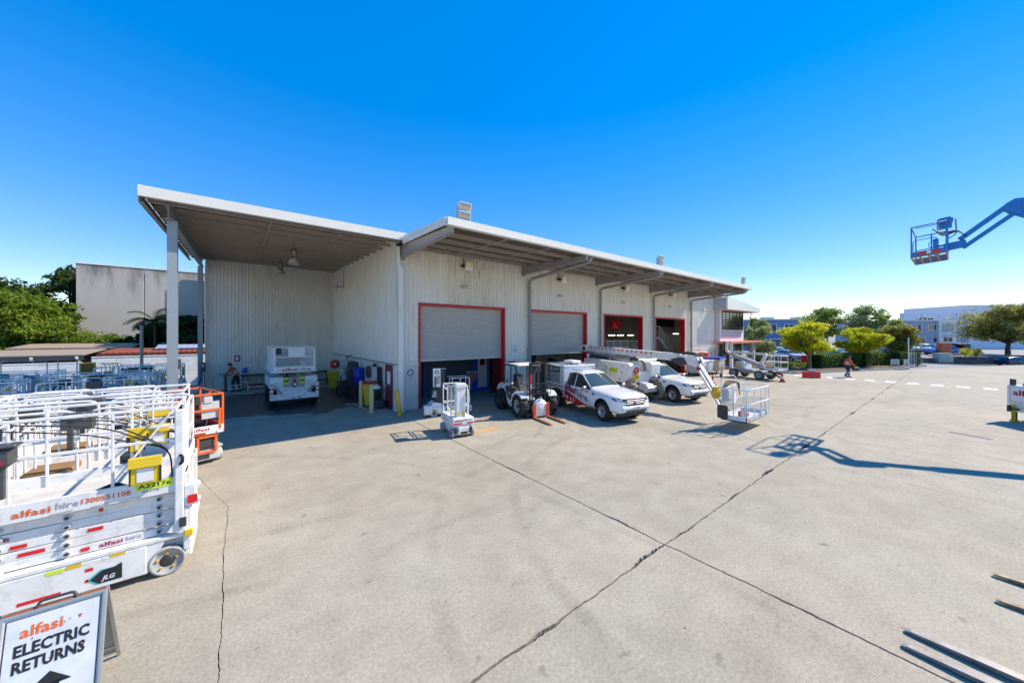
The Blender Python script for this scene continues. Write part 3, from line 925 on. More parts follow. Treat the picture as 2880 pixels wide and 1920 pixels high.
    for sy in (-1, 1): b.bar((h + .03, sy * .17, .3), (h + .03, sy * .17, deck + .05), .03, .03, up=(0, 1, 0))
    for i in range(4): b.bar((h + .03, -.17, .4 + i * .25), (h + .03, .17, .4 + i * .25), .025, .03)
    part('ladder', b, body, t)
    b = B(); b.box(h - .5, h - .2, -k - .02, -k + .1, rail - .32, rail - .12, c=.015) if hero else b.box(-.2, .14, -k - .1, -k + .03, rail - .28, rail - .02, c=.02)
    b.bar((0 if not hero else h - .35, -k + .01, rail - .4), (0 if not hero else h - .35, -k + .01, rail - .05), .04, .05, up=(0, 1, 0))
    if not hero: part('control_box', b, CHAR, t)
    return t, h, k

mat_deck = mat('deck_tread', (.6, .57, .5), .7, var=.15, scale=6, dirt=.5, dcol=(.35, .28, .18), dscale=4)

# ---------------------------------------------------------------- the numbered machine in front
t, h, k = scissor('scissor_lift', 'white scissor lift numbered A32176, nearest the camera behind the returns board', (-1.76, 7.64, 0), 0, hero=True, kind='sq', group='white scissor lifts')
yb = -k - .004
b = B(); b.add([(.79, yb - .001, 1.29), (1.16, yb - .001, 1.29), (1.16, yb - .001, 1.4), (.79, yb - .001, 1.4)], [(0, 1, 2, 3)]); part('number_sticker', b, LIME, t)
letters(t, 'A32176', TXK, (.81, yb - .003, 1.315), (1, 0, 0), (0, 0, 1), .055, .33)
letters(t, '32176', TXK, (.85, yb, 1.255), (1, 0, 0), (0, 0, 1), .02, .17)
letters(t, 'alfasi', TXO, (-.38, yb, 1.24), (1, 0, 0), (0, 0, 1), .08, .3)
letters(t, 'hire', TXL, (-.04, yb, 1.255), (1, 0, 0), (0, 0, 1), .08, .19)
letters(t, '1300551108', TXO, (.17, yb, 1.26), (1, 0, 0), (0, 0, 1), .065, .44)
letters(t, '6', TXK, (-.6, yb, 1.24), (1, 0, 0), (0, 0, 1), .1, .09, shear=.3)
ya = -k + .095
letters(t, 'alfasi', TXA, (.3, ya, .6), (1, 0, 0), (0, 0, 1), .06, .22); letters(t, 'hire', TXL, (.55, ya, .6), (1, 0, 0), (0, 0, 1), .06, .15)
letters(t, 'hire', TXA, (-.62, ya, .945), (1, 0, 0), (0, 0, 1), .07, .2)
for x0, x1, z0 in ((.2, .34, .84), (-.42, -.29, .83), (-.36, -.15, .72), (.14, .22, .6), (.3, .34, 1.08)):
    strip(t, x0, x1, z0, z0 + .045, ya - .001)
strip(t, -.34, .0, .16, .2, -k - .003); strip(t, .2, .27, .36, .4, -k - .003); strip(t, .2, .23, .22, .26, -k - .003); strip(t, -.9, -.7, .24, .28, -k - .003)
strip(t, -.12, .02, .44, .49, -k - .003, LIME, name='warning_label'); strip(t, .04, .17, .45, .5, -k - .003, YELB, name='warning_label'); strip(t, .42, .56, .47, .51, -k - .003, YELB, name='warning_label'); strip(t, .35, .41, .465, .505, -k - .003, TXW, name='warning_label')
b = B(); b.add([(.21, -k - .003, .24), (.3, -k - .003, .16), (.53, -k - .003, .16), (.53, -k - .003, .34), (.33, -k - .003, .34)], [(0, 1, 2, 3, 4)]); part('badge', b, CYAN, t)
b = B(); b.add([(.24, -k - .005, .24), (.32, -k - .005, .165), (.53, -k - .005, .165), (.53, -k - .005, .37), (.45, -k - .005, .335), (.35, -k - .005, .33)], [(0, 1, 2, 3, 4, 5)]); part('badge', b, TXK, t)
letters(t, 'JLG', TXW, (.34, -k - .008, .2), (1, 0, 0), (0, 0, 1), .055, .13, shear=.3, bold=.03)
b = B(); b.box(-.72, -.46, -k - .03, -k + .1, .52, .64, c=.012); cp = part('ground_control', b, LGREY, t)
b = B()
for xx in (-.66, -.54): b.cyl((xx, -k - .031, .575), (xx, -k - .045, .575), .042, n=14)
part('dial', b, GREY, cp)
# tall end post, folding step and gate of the front machine
b = B(); b.box(h - .07, h + .03, -k - .03, -k + .1, .62, 2.36, c=.012); b.box(h + .03, h + .1, -k + .02, -k + .1, .5, 1.42, c=.01); b.prism([(h - .15, .62), (h + .05, .9), (h + .05, .55)], 'xz', -k - .02, -k + .08)
part('end_post', b, WHITE, t)
b = B(); b.box(h + .03, h + .16, -k - .02, -k + .2, .95, 1.25, c=.012); b.cyl((h + .16, -k, 1.2), (h + .16, -k + .16, 1.2), .045); b.cyl((h + .16, -k, .98), (h + .16, -k + .16, .98), .045); b.box(h + .02, h + .11, -k, -k + .15, .3, .92, c=.012)
part('folding_step', b, WHITE, t)
b = B(); b.box(h - .06, h + .05, -k - .036, -k - .031, .98, 1.1); part('reflector', b, REDR, t)
b = B(); b.box(h - .1, h, -k - .035, -k + .03, .5, .6, c=.01); part('lamp', b, YELB, t)
b = B(); b.box(h - .02, h + .06, -k - .05, -k - .03, .66, .8, c=.01); part('latch_box', b, DARK, t)
b = B(); b.tube(bend([(h - .06, -k + .03, 1.55), (h + .02, -k - .05, 1.6), (h + .02, -k - .05, 1.7), (h - .06, -k + .03, 1.72)], .04, 4), .02, 7); part('hose_loop', b, BLACK, t)
docbox(t, h - .36, -k - .05, 1.74, 1.15); docbox(t, h - .68, k - .1, 1.95, 1.15)
b = B(); b.box(-.62, -.34, -k - .12, -k + .06, 1.9, 2.12, c=.03); b.box(-.7, -.3, -k - .15, -k + .05, 2.12, 2.16, c=.015); b.bar((-.45, -k, 1.5), (-.45, -k, 1.92), .05, .06, up=(0, 1, 0))
b2 = part('control_box', b, CHAR, t); b = B(); b.box(-.58, -.4, -k - .126, -k - .121, 1.93, 1.97); part('label_plate', b, TXA, b2)
b = B(); b.box(-.02, .16, -k + .2, -k + .28, 2.3, 2.42, c=.02); b.bar((.02, -k + .24, 1.9), (.02, -k + .24, 2.32), .05, .05, up=(0, 1, 0)); part('toggle_bracket', b, CHAR, t)
b = B(); b.tube(bend([(.15, -k + .15, 1.27), (.25, -k + .2, 1.33), (.4, -k + .35, 1.35), (.55, -k + .3, 1.28)], .05, 4), .025, 6); part('strap', b, BLACK, t)
for x0, x1 in ((-.1, .1), (.25, .4), (.5, .7)):
    strip(t, x0, x1, 1.192, 1.197, yb, TXK, .012, 'scuff')

# the platform and its rails stop short of the chassis end
for c in t.children:
    if c.name.split('.')[0] in ('platform', 'guard_rail', 'end_rail', 'end_post', 'folding_step', 'latch_box', 'hose_loop', 'document_pouch', 'control_cable', 'ladder', 'number_sticker'):
        for q in [c] + list(c.children):
            for v in q.data.vertices:
                if v.co.x > .62: v.co.x -= .13
    elif c.name.startswith('lettering') and c.data.vertices[0].co.x > .75:
        for v in c.data.vertices: v.co.x -= .13
# ---------------------------------------------------------------- the other white lifts
def dress(t, h, k, deck, txt, pouch=1):
    y = -k - .004
    if txt == 1: letters(t, 'alfasi hire 1300 55 11 08', TXG, (-h * .35, y, deck + .0), (1, 0, 0), (0, 0, 1), .09, 1.25)
    if txt == 2:
        letters(t, 'alfasi', TXO, (-h * .4, y, deck + .0), (1, 0, 0), (0, 0, 1), .09, .36); letters(t, 'hire 1300 55 11 08', TXG, (-h * .06, y, deck + .0), (1, 0, 0), (0, 0, 1), .085, 1.0)
    for x0 in (-.6, -.1, .5): strip(t, x0, x0 + .25, .72, .77, -k + .095)
    if pouch: docbox(t, h - .4, -k - .06, deck + .72)
a1, h1, k1 = scissor('scissor_lift', 'white scissor lift directly behind the A32176 machine, phone number on deck', (-1.9, 9.05, 0), 0, kind='round', deck=1.2, rail=2.28, group='white scissor lifts')
dress(a1, h1, k1, 1.2, 2, 1)
a2, h2, k2 = scissor('scissor_lift', 'white scissor lift third from the front in the sun, black control box on its rail', (-2.05, 10.35, 0), 0, kind='sq', deck=1.25, rail=2.33, group='white scissor lifts')
dress(a2, h2, k2, 1.25, 1, 1)
a3, h3, k3 = scissor('scissor_lift', 'low white scissor lift with rounded rails fourth from the front in the sun', (-2.5, 11.7, 0), 0, L=2.3, kind='round', deck=1.0, rail=2.1, W=.9, group='white scissor lifts')
dress(a3, h3, k3, 1.0, 0, 1)
ly = {0: 'phone number on its deck edge', 1: 'square rails', 2: 'low deck and rounded rails'}
def more(src, x, y, label, rz=0): return copy_tree(src, (x, y, 0), D2R(rz), label)
more(a3, -2.75, 13.0, 'low white scissor lift just in front of the canopy column, in the sun')
more(a3, -5.0, 12.7, 'low white scissor lift at the left picture edge behind the nearest row')
sh = 'shaded white scissor lift, '
i = 0
for x, y, src, lb in ((-3.6, 17.9, a1, 'nearest row, right of the light pole'), (-4.0, 20.0, a2, 'second row back, with square rails, right of the light pole'), (-3.7, 21.7, a3, 'third row back, low, right of the light pole'), (-3.6, 23.4, a2, 'fourth row back, beside the rear column'), (-3.4, 25.2, a1, 'fifth row back, beside the charging box'),
                      (-6.5, 18.2, a2, 'nearest row, left of the light pole'), (-7.0, 20.6, a1, 'second row back with rounded rails, left of the light pole'), (-6.8, 22.4, a2, 'third row back, left of the light pole'), (-6.7, 24.3, a3, 'fourth row back, low, under the white block wall'), (-9.4, 22.6, a1, 'at the far left picture edge, round rails'), (-9.5, 24.6, a2, 'at the far left edge, close to the block wall')):
    more(src, x, y, sh + lb).scale = (1, 1, .87)
# tall grey tubular rails standing above the shaded lifts
mgt = mat('grey_tube', (.25, .27, .27), .4, metal=.4)
t = thing('platform_frame', 'grey tubular hoop frame rising above the shaded lifts against the white wall', 'rail frame', (-7.6, 26.6, 0))
b = B(); b.tube(bend([(-1.2, 0, 0), (-1.2, 0, 2.25), (.55, 0, 2.25), (.55, 0, 0)], .12, 5), .02, 7); b.tube(bend([(-.9, .5, 0), (-.9, .5, 2.3), (1.35, .5, 2.3), (1.35, .5, 0)], .12, 5), .02, 7); b.tube([(.75, .5, 0), (.75, .5, 2.3)], .018, 6); part('rail', b, mgt, t)
b = B(); b.tube([(-1.2, 0, 1.3), (.55, 0, 1.3)], .017, 6); b.tube([(-.9, .5, 1.4), (1.35, .5, 1.4)], .017, 6); part('cross_rail', b, mgt, t)
for x, y, lb in ((-5.75, 26.4, 'brown square board on a frame over the shaded lifts, by the step in the wall'), (-2.75, 27.2, 'brown square board between the two canopy columns, before the block wall')):
    t = thing('notice_board', lb, 'board', (x, y, 0), 0, 'brown boards before the block wall')
    b = B(); b.box(-.22, .22, -.02, .02, 1.55, 2.08); part('board', b, mat('ochre_board', (.25, .13, .01), .7) if 'ochre_board' not in MATS else MATS['ochre_board'], t)
    b = B(); b.bar((-.25, 0, 0), (-.25, 0, 2.1), .04, .04, up=(0, 1, 0)); b.bar((.25, 0, 0), (.25, 0, 2.1), .04, .04, up=(0, 1, 0)); b.bar((-.25, 0, 2.11), (.25, 0, 2.11), .04, .04); part('frame', b, YELB, t)
# yellow hoop rails
t = thing('hoop_rail', 'row of cream hoop rails before the step in the block wall', 'rail', (-5.2, 26.6, 0))
for i in range(5):
    b = B(); b.tube(bend([(i * .14, 0, 1.2), (i * .14, 0, 2.0), (i * .14 - .25, 0, 2.05)], .12, 4), .018, 6); part('hoop', b, YELB, t)
b = B(); b.tube([(-.4, 0, 1.25), (.7, 0, 1.25)], .02, 6); b.tube([(0, 0, 0), (0, 0, 1.25)], .02, 6); b.tube([(.56, 0, 0), (.56, 0, 1.25)], .02, 6); part('base_rail', b, YELB, t)

# ---------------------------------------------------------------- orange lift
t, h, k = scissor('orange_scissor_lift', 'orange scissor lift with open end gate facing the camera beside the white lifts', (-.93, 13.35, 0), D2R(-71.4), L=1.85, W=.78, deck=.86, rail=1.86, kind='none', body=ORANGE, railm=ORANGE, armm=LGREY, tyre=TYREG)
for c in list(t.children):
    if c.name.split('.')[0] in ('guard_rail', 'end_rail', 'control_box', 'ladder', 'deck_plate', 'chassis'):
        for q in list(c.children): bpy.data.objects.remove(q)
        bpy.data.objects.remove(c)
b = B(); b.box(-h + .02, h - .02, -k + .1, k - .1, .1, .44, c=.02); b.box(h - .06, h, -k + .12, k - .12, .12, .3, c=.01); b.box(-h, h, -k + .04, k - .04, .42, .47); part('chassis', b, LGREY, t)
for z0, m in ((.16, DARK),):
    b = B(); b.box(h + .001, h + .006, -.2, .06, .15, .27); part('badge', b, m, t)
b = B()
for yy in (-.19, .19): b.bar((h + .02, yy, .32), (h + .02, yy, .76), .05, .05, up=(0, 1, 0))
b.bar((h + .02, -.19, .74), (h + .02, .19, .74), .05, .05); b.bar((h + .02, -.19, .33), (h + .02, .19, .33), .05, .05); part('step_frame', b, ORANGE, t)
b = B(); b.box(h - .1, h + .0, -.16, .16, .4, .68, c=.01); part('end_panel', b, DARK, t)
b = B(); b.tube([(h - .04, -k + .12, .72), (h - .04, k - .12, .72)], .045, 8); b.tube([(h - .14, -k + .1, .64), (h - .14, k - .1, .64)], .05, 8); part('hydraulic_cylinder', b, DARK, t)
for s in (-1, 1):
    b = B(); yy = s * (k - .03)
    for z in (1.86, 1.4): b.bar((-h + .02, yy, z), (h - .02, yy, z), .035, .045, 0, .005)
    for x in (-h + .03, -.1, h - .03): b.bar((x, yy, .86), (x, yy, 1.84), .035, .045, up=(0, 1, 0))
    part('guard_rail', b, ORANGE, t)
b = B()
for x in (-h + .03, h - .03):
    b.bar((x, -k + .05, 1.86), (x, k - .05, 1.86), .035, .05)
b.bar((-h + .03, -k + .05, 1.4), (-h + .03, k - .05, 1.4), .035, .045); b.bar((h - .03, -k + .05, 1.44), (h - .03, k - .05, 1.44), .035, .05)
for yy in (-k + .1, k - .1): b.bar((h - .03, yy, .9), (h - .03, yy, 1.44), .05, .06, up=(0, 1, 0))
part('end_rail', b, ORANGE, t)
b = B(); b.box(h - .018, h - .01, -k + .02, k - .02, .86, 1.02); kick = part('kick_plate', b, TXW, t)
letters(kick, 'alfasi', TXA, (h - .006, -.3, .9), (0, 1, 0), (0, 0, 1), .085, .36)
b = B(); b.box(h - .016, h - .008, -.02, .2, .8, .85); b.box(h - .016, h - .008, .22, .36, .8, .85); part('label_plate', b, TXW, t)
b = B(); b.box(-h + .05, h - .05, -k + .04, k - .04, .862, .868); part('deck_plate', b, mat('red_brown_deck', (.12, .03, .035), .6, var=.2), t)
b = B(); b.box(-h + .03, -h + .04, -k + .04, k - .04, .87, 1.05); b.box(-h + .04, h - .04, k - .05, k - .04, .87, 1.02); b.box(-h + .04, h - .04, -k + .04, -k + .05, .87, 1.02); part('toe_board', b, mat('red_toe_board', (.4, .03, .03), .5, var=.1), t)
b = B(); b.box(h - .14, h - .02, -.06, .14, 1.62, 1.8, c=.02); b.box(h - .14, h - .04, -.02, .1, 1.8, 1.88, c=.02); b.tube(bend([(h - .2, .1, 1.68), (h - .18, .1, 1.4), (h - .22, .05, 1.0)], .1, 4), .012, 5); part('control_box', b, LGREY, t)

# ---------------------------------------------------------------- white rough terrain lift in the wash bay
t = thing('rough_terrain_lift', 'big white rough terrain scissor lift standing tail out in the wash bay', 'scissor lift', (2.22, 21.75, 0), D2R(-89))
H = 1.75; K = 1.02
b = B()
b.box(-H, H - .25, -K + .3, K - .3, .45, .9, c=.03)
b.box(H - .3, H, -K, K, .36, .52, c=.02); b.box(H - .25, H, -K, -.42, .5, .62, c=.02); b.box(H - .25, H, .42, K, .5, .62, c=.02)
b.box(H - .1, H, -K, -K + .13, .5, 1.12, c=.015); b.box(H - .1, H, K - .13, K, .5, 1.12, c=.015)
part('chassis', b, WHITE, t)
for s in (-1, 1):
    b = B(); b.prism([(-1.5, .9), (1.4, .9), (1.45, 1.2), (1.4, 1.42), (-1.5, 1.42)], 'xz', s * .48, s * (K - .02)); part('side_locker', b, WHITE, t)
    b = B(); b.prism([(s * .48, .62), (s * .62, .62), (s * .9, 1.0), (s * .72, 1.02)], 'yz', H - .2, H - .16)
    q = part('outrigger_plate', b, LGREY, t)
    for i in range(3):
        c = B(); f = i / 2.6; c.cyl((H - .15, s * (.6 + .2 * f), .7 + .24 * f), (H - .158, s * (.6 + .2 * f), .7 + .24 * f), .035, n=10); part('hole', c, TXK, q)
    for i, (z0, m) in enumerate(((.68, REDR), (.78, TXW), (.88, REDR), (.98, TXW), (1.06, REDR))):
        if s < 0 or i in (0, 1, 2):
            c = B(); c.box(H + .001, H + .004, s * (K - .01), s * (K - .12), z0, z0 + .075); part('reflector', c, m, t)
    for x in (-1.15, 1.1):
        wheel(t, x, s * (K - .16), .4, .3, s, BLACK, WHITE, spokes=0)
    for x0 in (-.15, .1):
        pass
for yy in (-.15, .1):
    c = B(); c.box(H + .001, H + .004, yy, yy + .14, .41, .46); part('reflector', c, REDR, t)
b = B(); b.box(1.28, 1.3, -.46, .46, .82, 1.4); part('tail_grille', b, GREY, t)
b = B()
for i in range(26): b.box(1.3, 1.308, -.44 + i * .035, -.425 + i * .035, .86, 1.3)
q = part('grille_bars', b, LGREY, t)
b = B(); b.box(1.3, 1.42, -.5, -.46, .8, 1.4); b.box(1.3, 1.42, .46, .5, .8, 1.4); b.box(1.3, 1.5, -.5, .5, .74, .8); b.tube([(1.5, -.5, .66), (1.5, .5, .66)], .05, 8); b.tube([(1.42, -.5, .56), (1.42, .5, .56)], .03, 8); part('tail_frame', b, WHITE, t)
for yy in (-.44, .24):
    b = B(); b.box(1.31, 1.32, yy, yy + .2, 1.05, 1.38); q = part('warning_label', b, LIME, t); b = B(); b.box(1.321, 1.324, yy, yy + .2, 1.17, 1.25); part('label_band', b, TXK, q)
b = B(); b.lathe([(0, 0), (.075, .01), (.08, .3), (.04, .38), (.025, .44), (0, .45)], (1.38, .02, .86), (0, 0, 1), 14); fe = part('fire_extinguisher', b, mat('extinguisher_red', (.45, .01, .02), .3), t)
b = B(); b.box(1.455, 1.462, -.03, .07, .98, 1.1); part('label_plate', b, TXW, fe)
b = B(); b.box(-1.8, 1.6, -K + .05, K - .05, 1.64, 1.7); b.box(1.55, 1.72, -.9, .9, 1.64, 1.96, c=.03); b.box(-1.8, 1.55, -.9, -.86, 1.7, 1.92); b.box(-1.8, 1.55, .86, .9, 1.7, 1.92); pf = part('platform', b, WHITE, t)
letters(pf, 'alfasi', TXA, (1.725, -.55, 1.73), (0, 1, 0), (0, 0, 1), .15, .66); letters(pf, 'hire', TXG, (1.725, .2, 1.73), (0, 1, 0), (0, 0, 1), .15, .45)
for s in (-1, 1):
    b = B()
    for z in (2.87, 2.45): b.bar((-1.75, s * .87, z), (1.66, s * .87, z), .04, .045, 0, .006)
    for i in range(9): b.bar((-1.72 + i * .42, s * .87, 1.7), (-1.72 + i * .42, s * .87, 2.86), .04, .04, up=(0, 1, 0))
    part('guard_rail', b, TUBE, t)
for x in (-1.74, 1.64):
    b = B()
    for z in (2.87, 2.4): b.bar((x, -.87, z), (x, .87, z), .04, .05, 0, .006)
    for yy in (-.82, .82): b.bar((x, yy, 1.7), (x, yy, 2.86), .08, .05, up=(0, 1, 0))
    part('end_rail', b, TUBE, t)
b = B(); b.box(1.58, 1.6, -.28, .42, 2.42, 2.84); part('sign_plate', b, TXW, t)
b = B(); b.box(.4, .6, -.75, -.45, 2.5, 2.8, c=.03); part('control_box', b, DARK, t)
b = B(); b.box(-1.2, -.9, -.7, .2, 1.9, 2.5); part('cover_panel', b, LGREY, t)
b = B(); b.box(.9, 1.2, .3, .6, 1.8, 2.2, c=.02); part('cover_panel', b, LGREY, t)

# ---------------------------------------------------------------- small mast lift on the open concrete
t = thing('mast_lift', 'small white mast lift standing alone on the sunny concrete', 'mast lift', (6.17, 11.08, 0), D2R(-99))
b = B(); b.box(-.62, .62, -.3, .3, .08, .4, c=.03); b.box(.55, .69, -.2, .2, .1, .36, c=.02); part('chassis', b, WHITE, t)
b = B(); b.box(-.67, .67, -.38, .38, .42, .66, c=.03); b.box(-.66, .66, -.37, .37, .395, .42); body = part('body_cover', b, WHITE, t)
letters(body, 'alfasi', TXA, (.674, -.32, .54), (0, 1, 0), (0, 0, 1), .075, .3); letters(body, 'hire', TXL, (.674, .02, .545), (0, 1, 0), (0, 0, 1), .075, .26)
letters(body, '1300551108', TXL, (-.35, -.384, .5), (1, 0, 0), (0, 0, 1), .06, .6)
for y0, y1 in ((-.36, -.06), (.12, .36)):
    c = B(); c.box(.672, .675, y0, y1, .45, .5); part('reflector', c, REDR, t)
for x0 in (-.5, -.05, .4): strip(t, x0, x0 + .22, .36, .4, -.304)
for s in (-1, 1):
    discwheel(t, .5, s * .36, .155, .1, s, TYREG, stud=None); discwheel(t, -.5, s * .36, .155, .1, s, TYREG, stud=None)
b = B(); b.box(.69, .7, -.12, .12, .13, .2); part('step_slot', b, TXK, t)
for yy in (-.28, .26):
    c = B(); c.box(.62, .72, yy - .04, yy + .04, .14, .34, c=.01); part('tie_down', c, DARK, t)
b = B(); b.box(.3, .52, -.2, .12, .66, 1.76, c=.012); b.box(.27, .55, -.23, .15, 1.66, 1.8, c=.02); b.box(.35, .5, -.18, .1, 1.8, 1.81); m_ = part('mast', b, WHITE, t)
for yy in (-.17, .0):
    c = B(); c.box(.522, .525, yy, yy + .08, .7, .84); part('warning_label', c, YELB, m_)
b = B()
for z in (1.02, 1.68):
    b.tube(bend([(.28, -.3, z), (-.62, -.3, z), (-.62, .3, z), (.28, .3, z)], .05, 3), .02, 7)
for x, y in ((-.62, -.3), (-.62, .3), (-.15, -.3), (.25, -.3), (-.15, .3), (.25, .3)): b.tube([(x, y, .66), (x, y, 1.68)], .02, 7)
b.bar((-.15, -.3, .95), (.25, -.3, .72), .03, .03); b.bar((-.6, -.3, 1.6), (-.15, -.3, 1.5), .03, .03)
part('guard_rail', b, TUBE, t)
b = B(); b.box(.1, .28, -.3, -.05, 1.5, 1.7, c=.02); part('control_box', b, GREY, t)
b = B(); b.tube(bend([(.56, .2, .7), (.56, .2, 1.5), (.5, .2, 1.55)], .04, 3), .022, 7); part('grab_handle', b, TUBE, t)

# ---------------------------------------------------------------- mast order picker by the door
t = thing('mast_picker', 'dark and white vertical mast picker parked in the shade by the first door', 'mast lift', (7.35, 13.95, 0), D2R(-17))
b = B(); b.box(-.95, .95, -.42, .42, .12, .42, c=.03); b.box(-1.1, -.75, -.45, -.1, .1, .5, c=.03); b.prism([(-.9, .42), (-.35, .42), (-.35, .55), (-.7, .62)], 'xz', -.38, .3); base = part('chassis', b, WHITE, t)
for x in (-.7, .7):
    for s in (-1, 1): discwheel(t, x, s * .4, .16, .1, s, TYREG, stud=None)
for i in range(5):
    c = B(); c.box(-.2 + i * .2, -.06 + i * .2, -.424, -.421, .2, .36); part('warning_label', c, YELB if i % 2 else TXK, base)
b = B(); b.box(-.62, -.2, -.28, .28, .55, 2.0, c=.02); b.box(-.7, -.55, -.34, -.16, 1.1, 1.75, c=.03); part('mast', b, DARK, t)
b = B(); b.box(-.72, -.4, -.34, -.285, 1.25, 2.05, c=.01); wp = part('mast_cover', b, WHITE, t)
b = B(); b.lathe([(.06, 0), (.085, 0), (.085, .01), (.06, .01)], (-.56, -.345, 1.88), (0, -1, 0), 16); part('ring_mark', b, TXK, wp)
for i in range(4):
    c = B(); c.box(-.66 + .04 * i, -.44, -.347, -.343, 1.42 + i * .09, 1.46 + i * .09); part('printed_line', c, TXK, wp)
b = B(); b.box(-.78, -.5, -.4, -.3, .8, 1.15, c=.02); cbx = part('battery_box', b, CHAR, t)
for i in range(3):
    c = B(); c.box(-.76 + i * .03, -.6, -.404, -.401, .86 + i * .09, .9 + i * .09); part('printed_line', c, TXW, cbx)
b = B()
for i in range(6): b.box(-.14 + i * .075, -.1 + i * .075, -.3, -.24, .42, 1.25)
part('mast_section', b, GALV, t)
b = B()
for z in (1.05, 1.6): b.tube([(0, -.36, z), (.85, -.36, z), (.85, .36, z), (0, .36, z)], .018, 6)
for x, y in ((.1, -.36), (.85, -.36), (.45, -.36), (.85, .36), (.1, .36)): b.tube([(x, y, .5), (x, y, 1.6)], .018, 6)
part('guard_rail', b, TUBE, t)
b = B(); b.box(0, .85, -.36, .36, .44, .5); part('platform', b, LGREY, t)
b = B(); b.tube(bend([(-.3, -.3, 2.0), (.0, -.34, 1.6), (.2, -.3, .9)], .1, 4), .015, 5); part('hose', b, BLACK, t)
b = B()
for i in range(6): b.box(-.62 + i * .08, -.57 + i * .08, -.3, -.25, 2.0, 2.04)
part('top_guard', b, LGREY, t)
# ---------------------------------------------------------------- car bodies
def car_shell(st, axles, ra, glass, wide=.9):
    """st: front-to-rear stations (x, zb, zbelt, ztop, w, wtop). Returns {material index: mesh}"""
    secs = []
    for x, zb, zt_, zp, w, wt in st:
        secs.append([(0, zb), (.82 * w, zb), (.97 * w, zb + .1), (w, zb + (zt_ - zb) * .55), (.985 * w, zt_ - .04), (.95 * w, zt_ + .01), (wt, zp - .05), (wt * .86, zp), (0, zp + .025)])
    bm = bmesh.new(); V = []
    n = len(secs[0])
    for (x, *_), sc in zip(st, secs):
        row = {}
        for j, (y, z) in enumerate(sc):
            if y == 0: v = bm.verts.new((x, 0, z)); row[j, 1] = row[j, -1] = v
            else:
                for s in (1, -1): row[j, s] = bm.verts.new((x, s * y, z))
        V.append(row)
    F = {}
    for i in range(len(st) - 1):
        for j in range(n - 1):
            for s in (1, -1):
                q = [V[i][j, s], V[i + 1][j, s], V[i + 1][j + 1, s], V[i][j + 1, s]]
                u = []
                for v in q:
                    if v not in u: u.append(v)
                F[i, j, s] = bm.faces.new(u)
                if j < 1: F[i, j, s].material_index = 2
    for i in (0, len(st) - 1):
        loop = [V[i][j, 1] for j in range(n)] + [V[i][j, -1] for j in range(n - 2, 0, -1)]
        bm.faces.new(loop)
    bmesh.ops.recalc_face_normals(bm, faces=bm.faces)
    for group, mi, th in glass:
        fs = []
        for i, j, s in group:
            if s == 0: fs += [F[i, j, 1], F[i, j, -1]]
            else: fs.append(F[i, j, s])
        bmesh.ops.inset_region(bm, faces=fs, thickness=th, depth=-.004)
        for f in fs: f.material_index = mi
    me = bpy.data.meshes.new('shell'); bm.to_mesh(me); bm.free()
    for i in range(5): me.materials.append(CARW)
    o = link('tmp', me)
    cut = B()
    for ax in axles:
        for s in (1, -1): cut.cyl((ax, s * (wide - .32), ra - .02), (ax, s * (wide + .3), ra - .02), ra, n=28, m=3)
    cm = cut.mesh('cut', [CARW] * 5); co = link('cut', cm)
    md = o.modifiers.new('b', 'BOOLEAN'); md.operation = 'DIFFERENCE'; md.object = co; md.solver = 'EXACT'
    dg = bpy.context.evaluated_depsgraph_get()
    ev = bpy.data.meshes.new_from_object(o.evaluated_get(dg), depsgraph=dg)
    bpy.data.objects.remove(o); bpy.data.objects.remove(co)
    out = {}
    for mi in range(5):
        b2 = bmesh.new(); b2.from_mesh(ev)
        bmesh.ops.delete(b2, geom=[f for f in b2.faces if f.material_index != mi], context='FACES')
        if len(b2.faces):
            m2 = bpy.data.meshes.new('p'); b2.to_mesh(m2)
            m2.polygons.foreach_set('use_smooth', [True] * len(m2.polygons))
            m2.set_sharp_from_angle(angle=D2R(32)); out[mi] = m2
        b2.free()
    return out

def fit(me, name, m, parent):
    me.name = name; me.materials.clear(); me.materials.append(m)
    me.polygons.foreach_set('material_index', [0] * len(me.polygons))
    return link(name, me, parent)

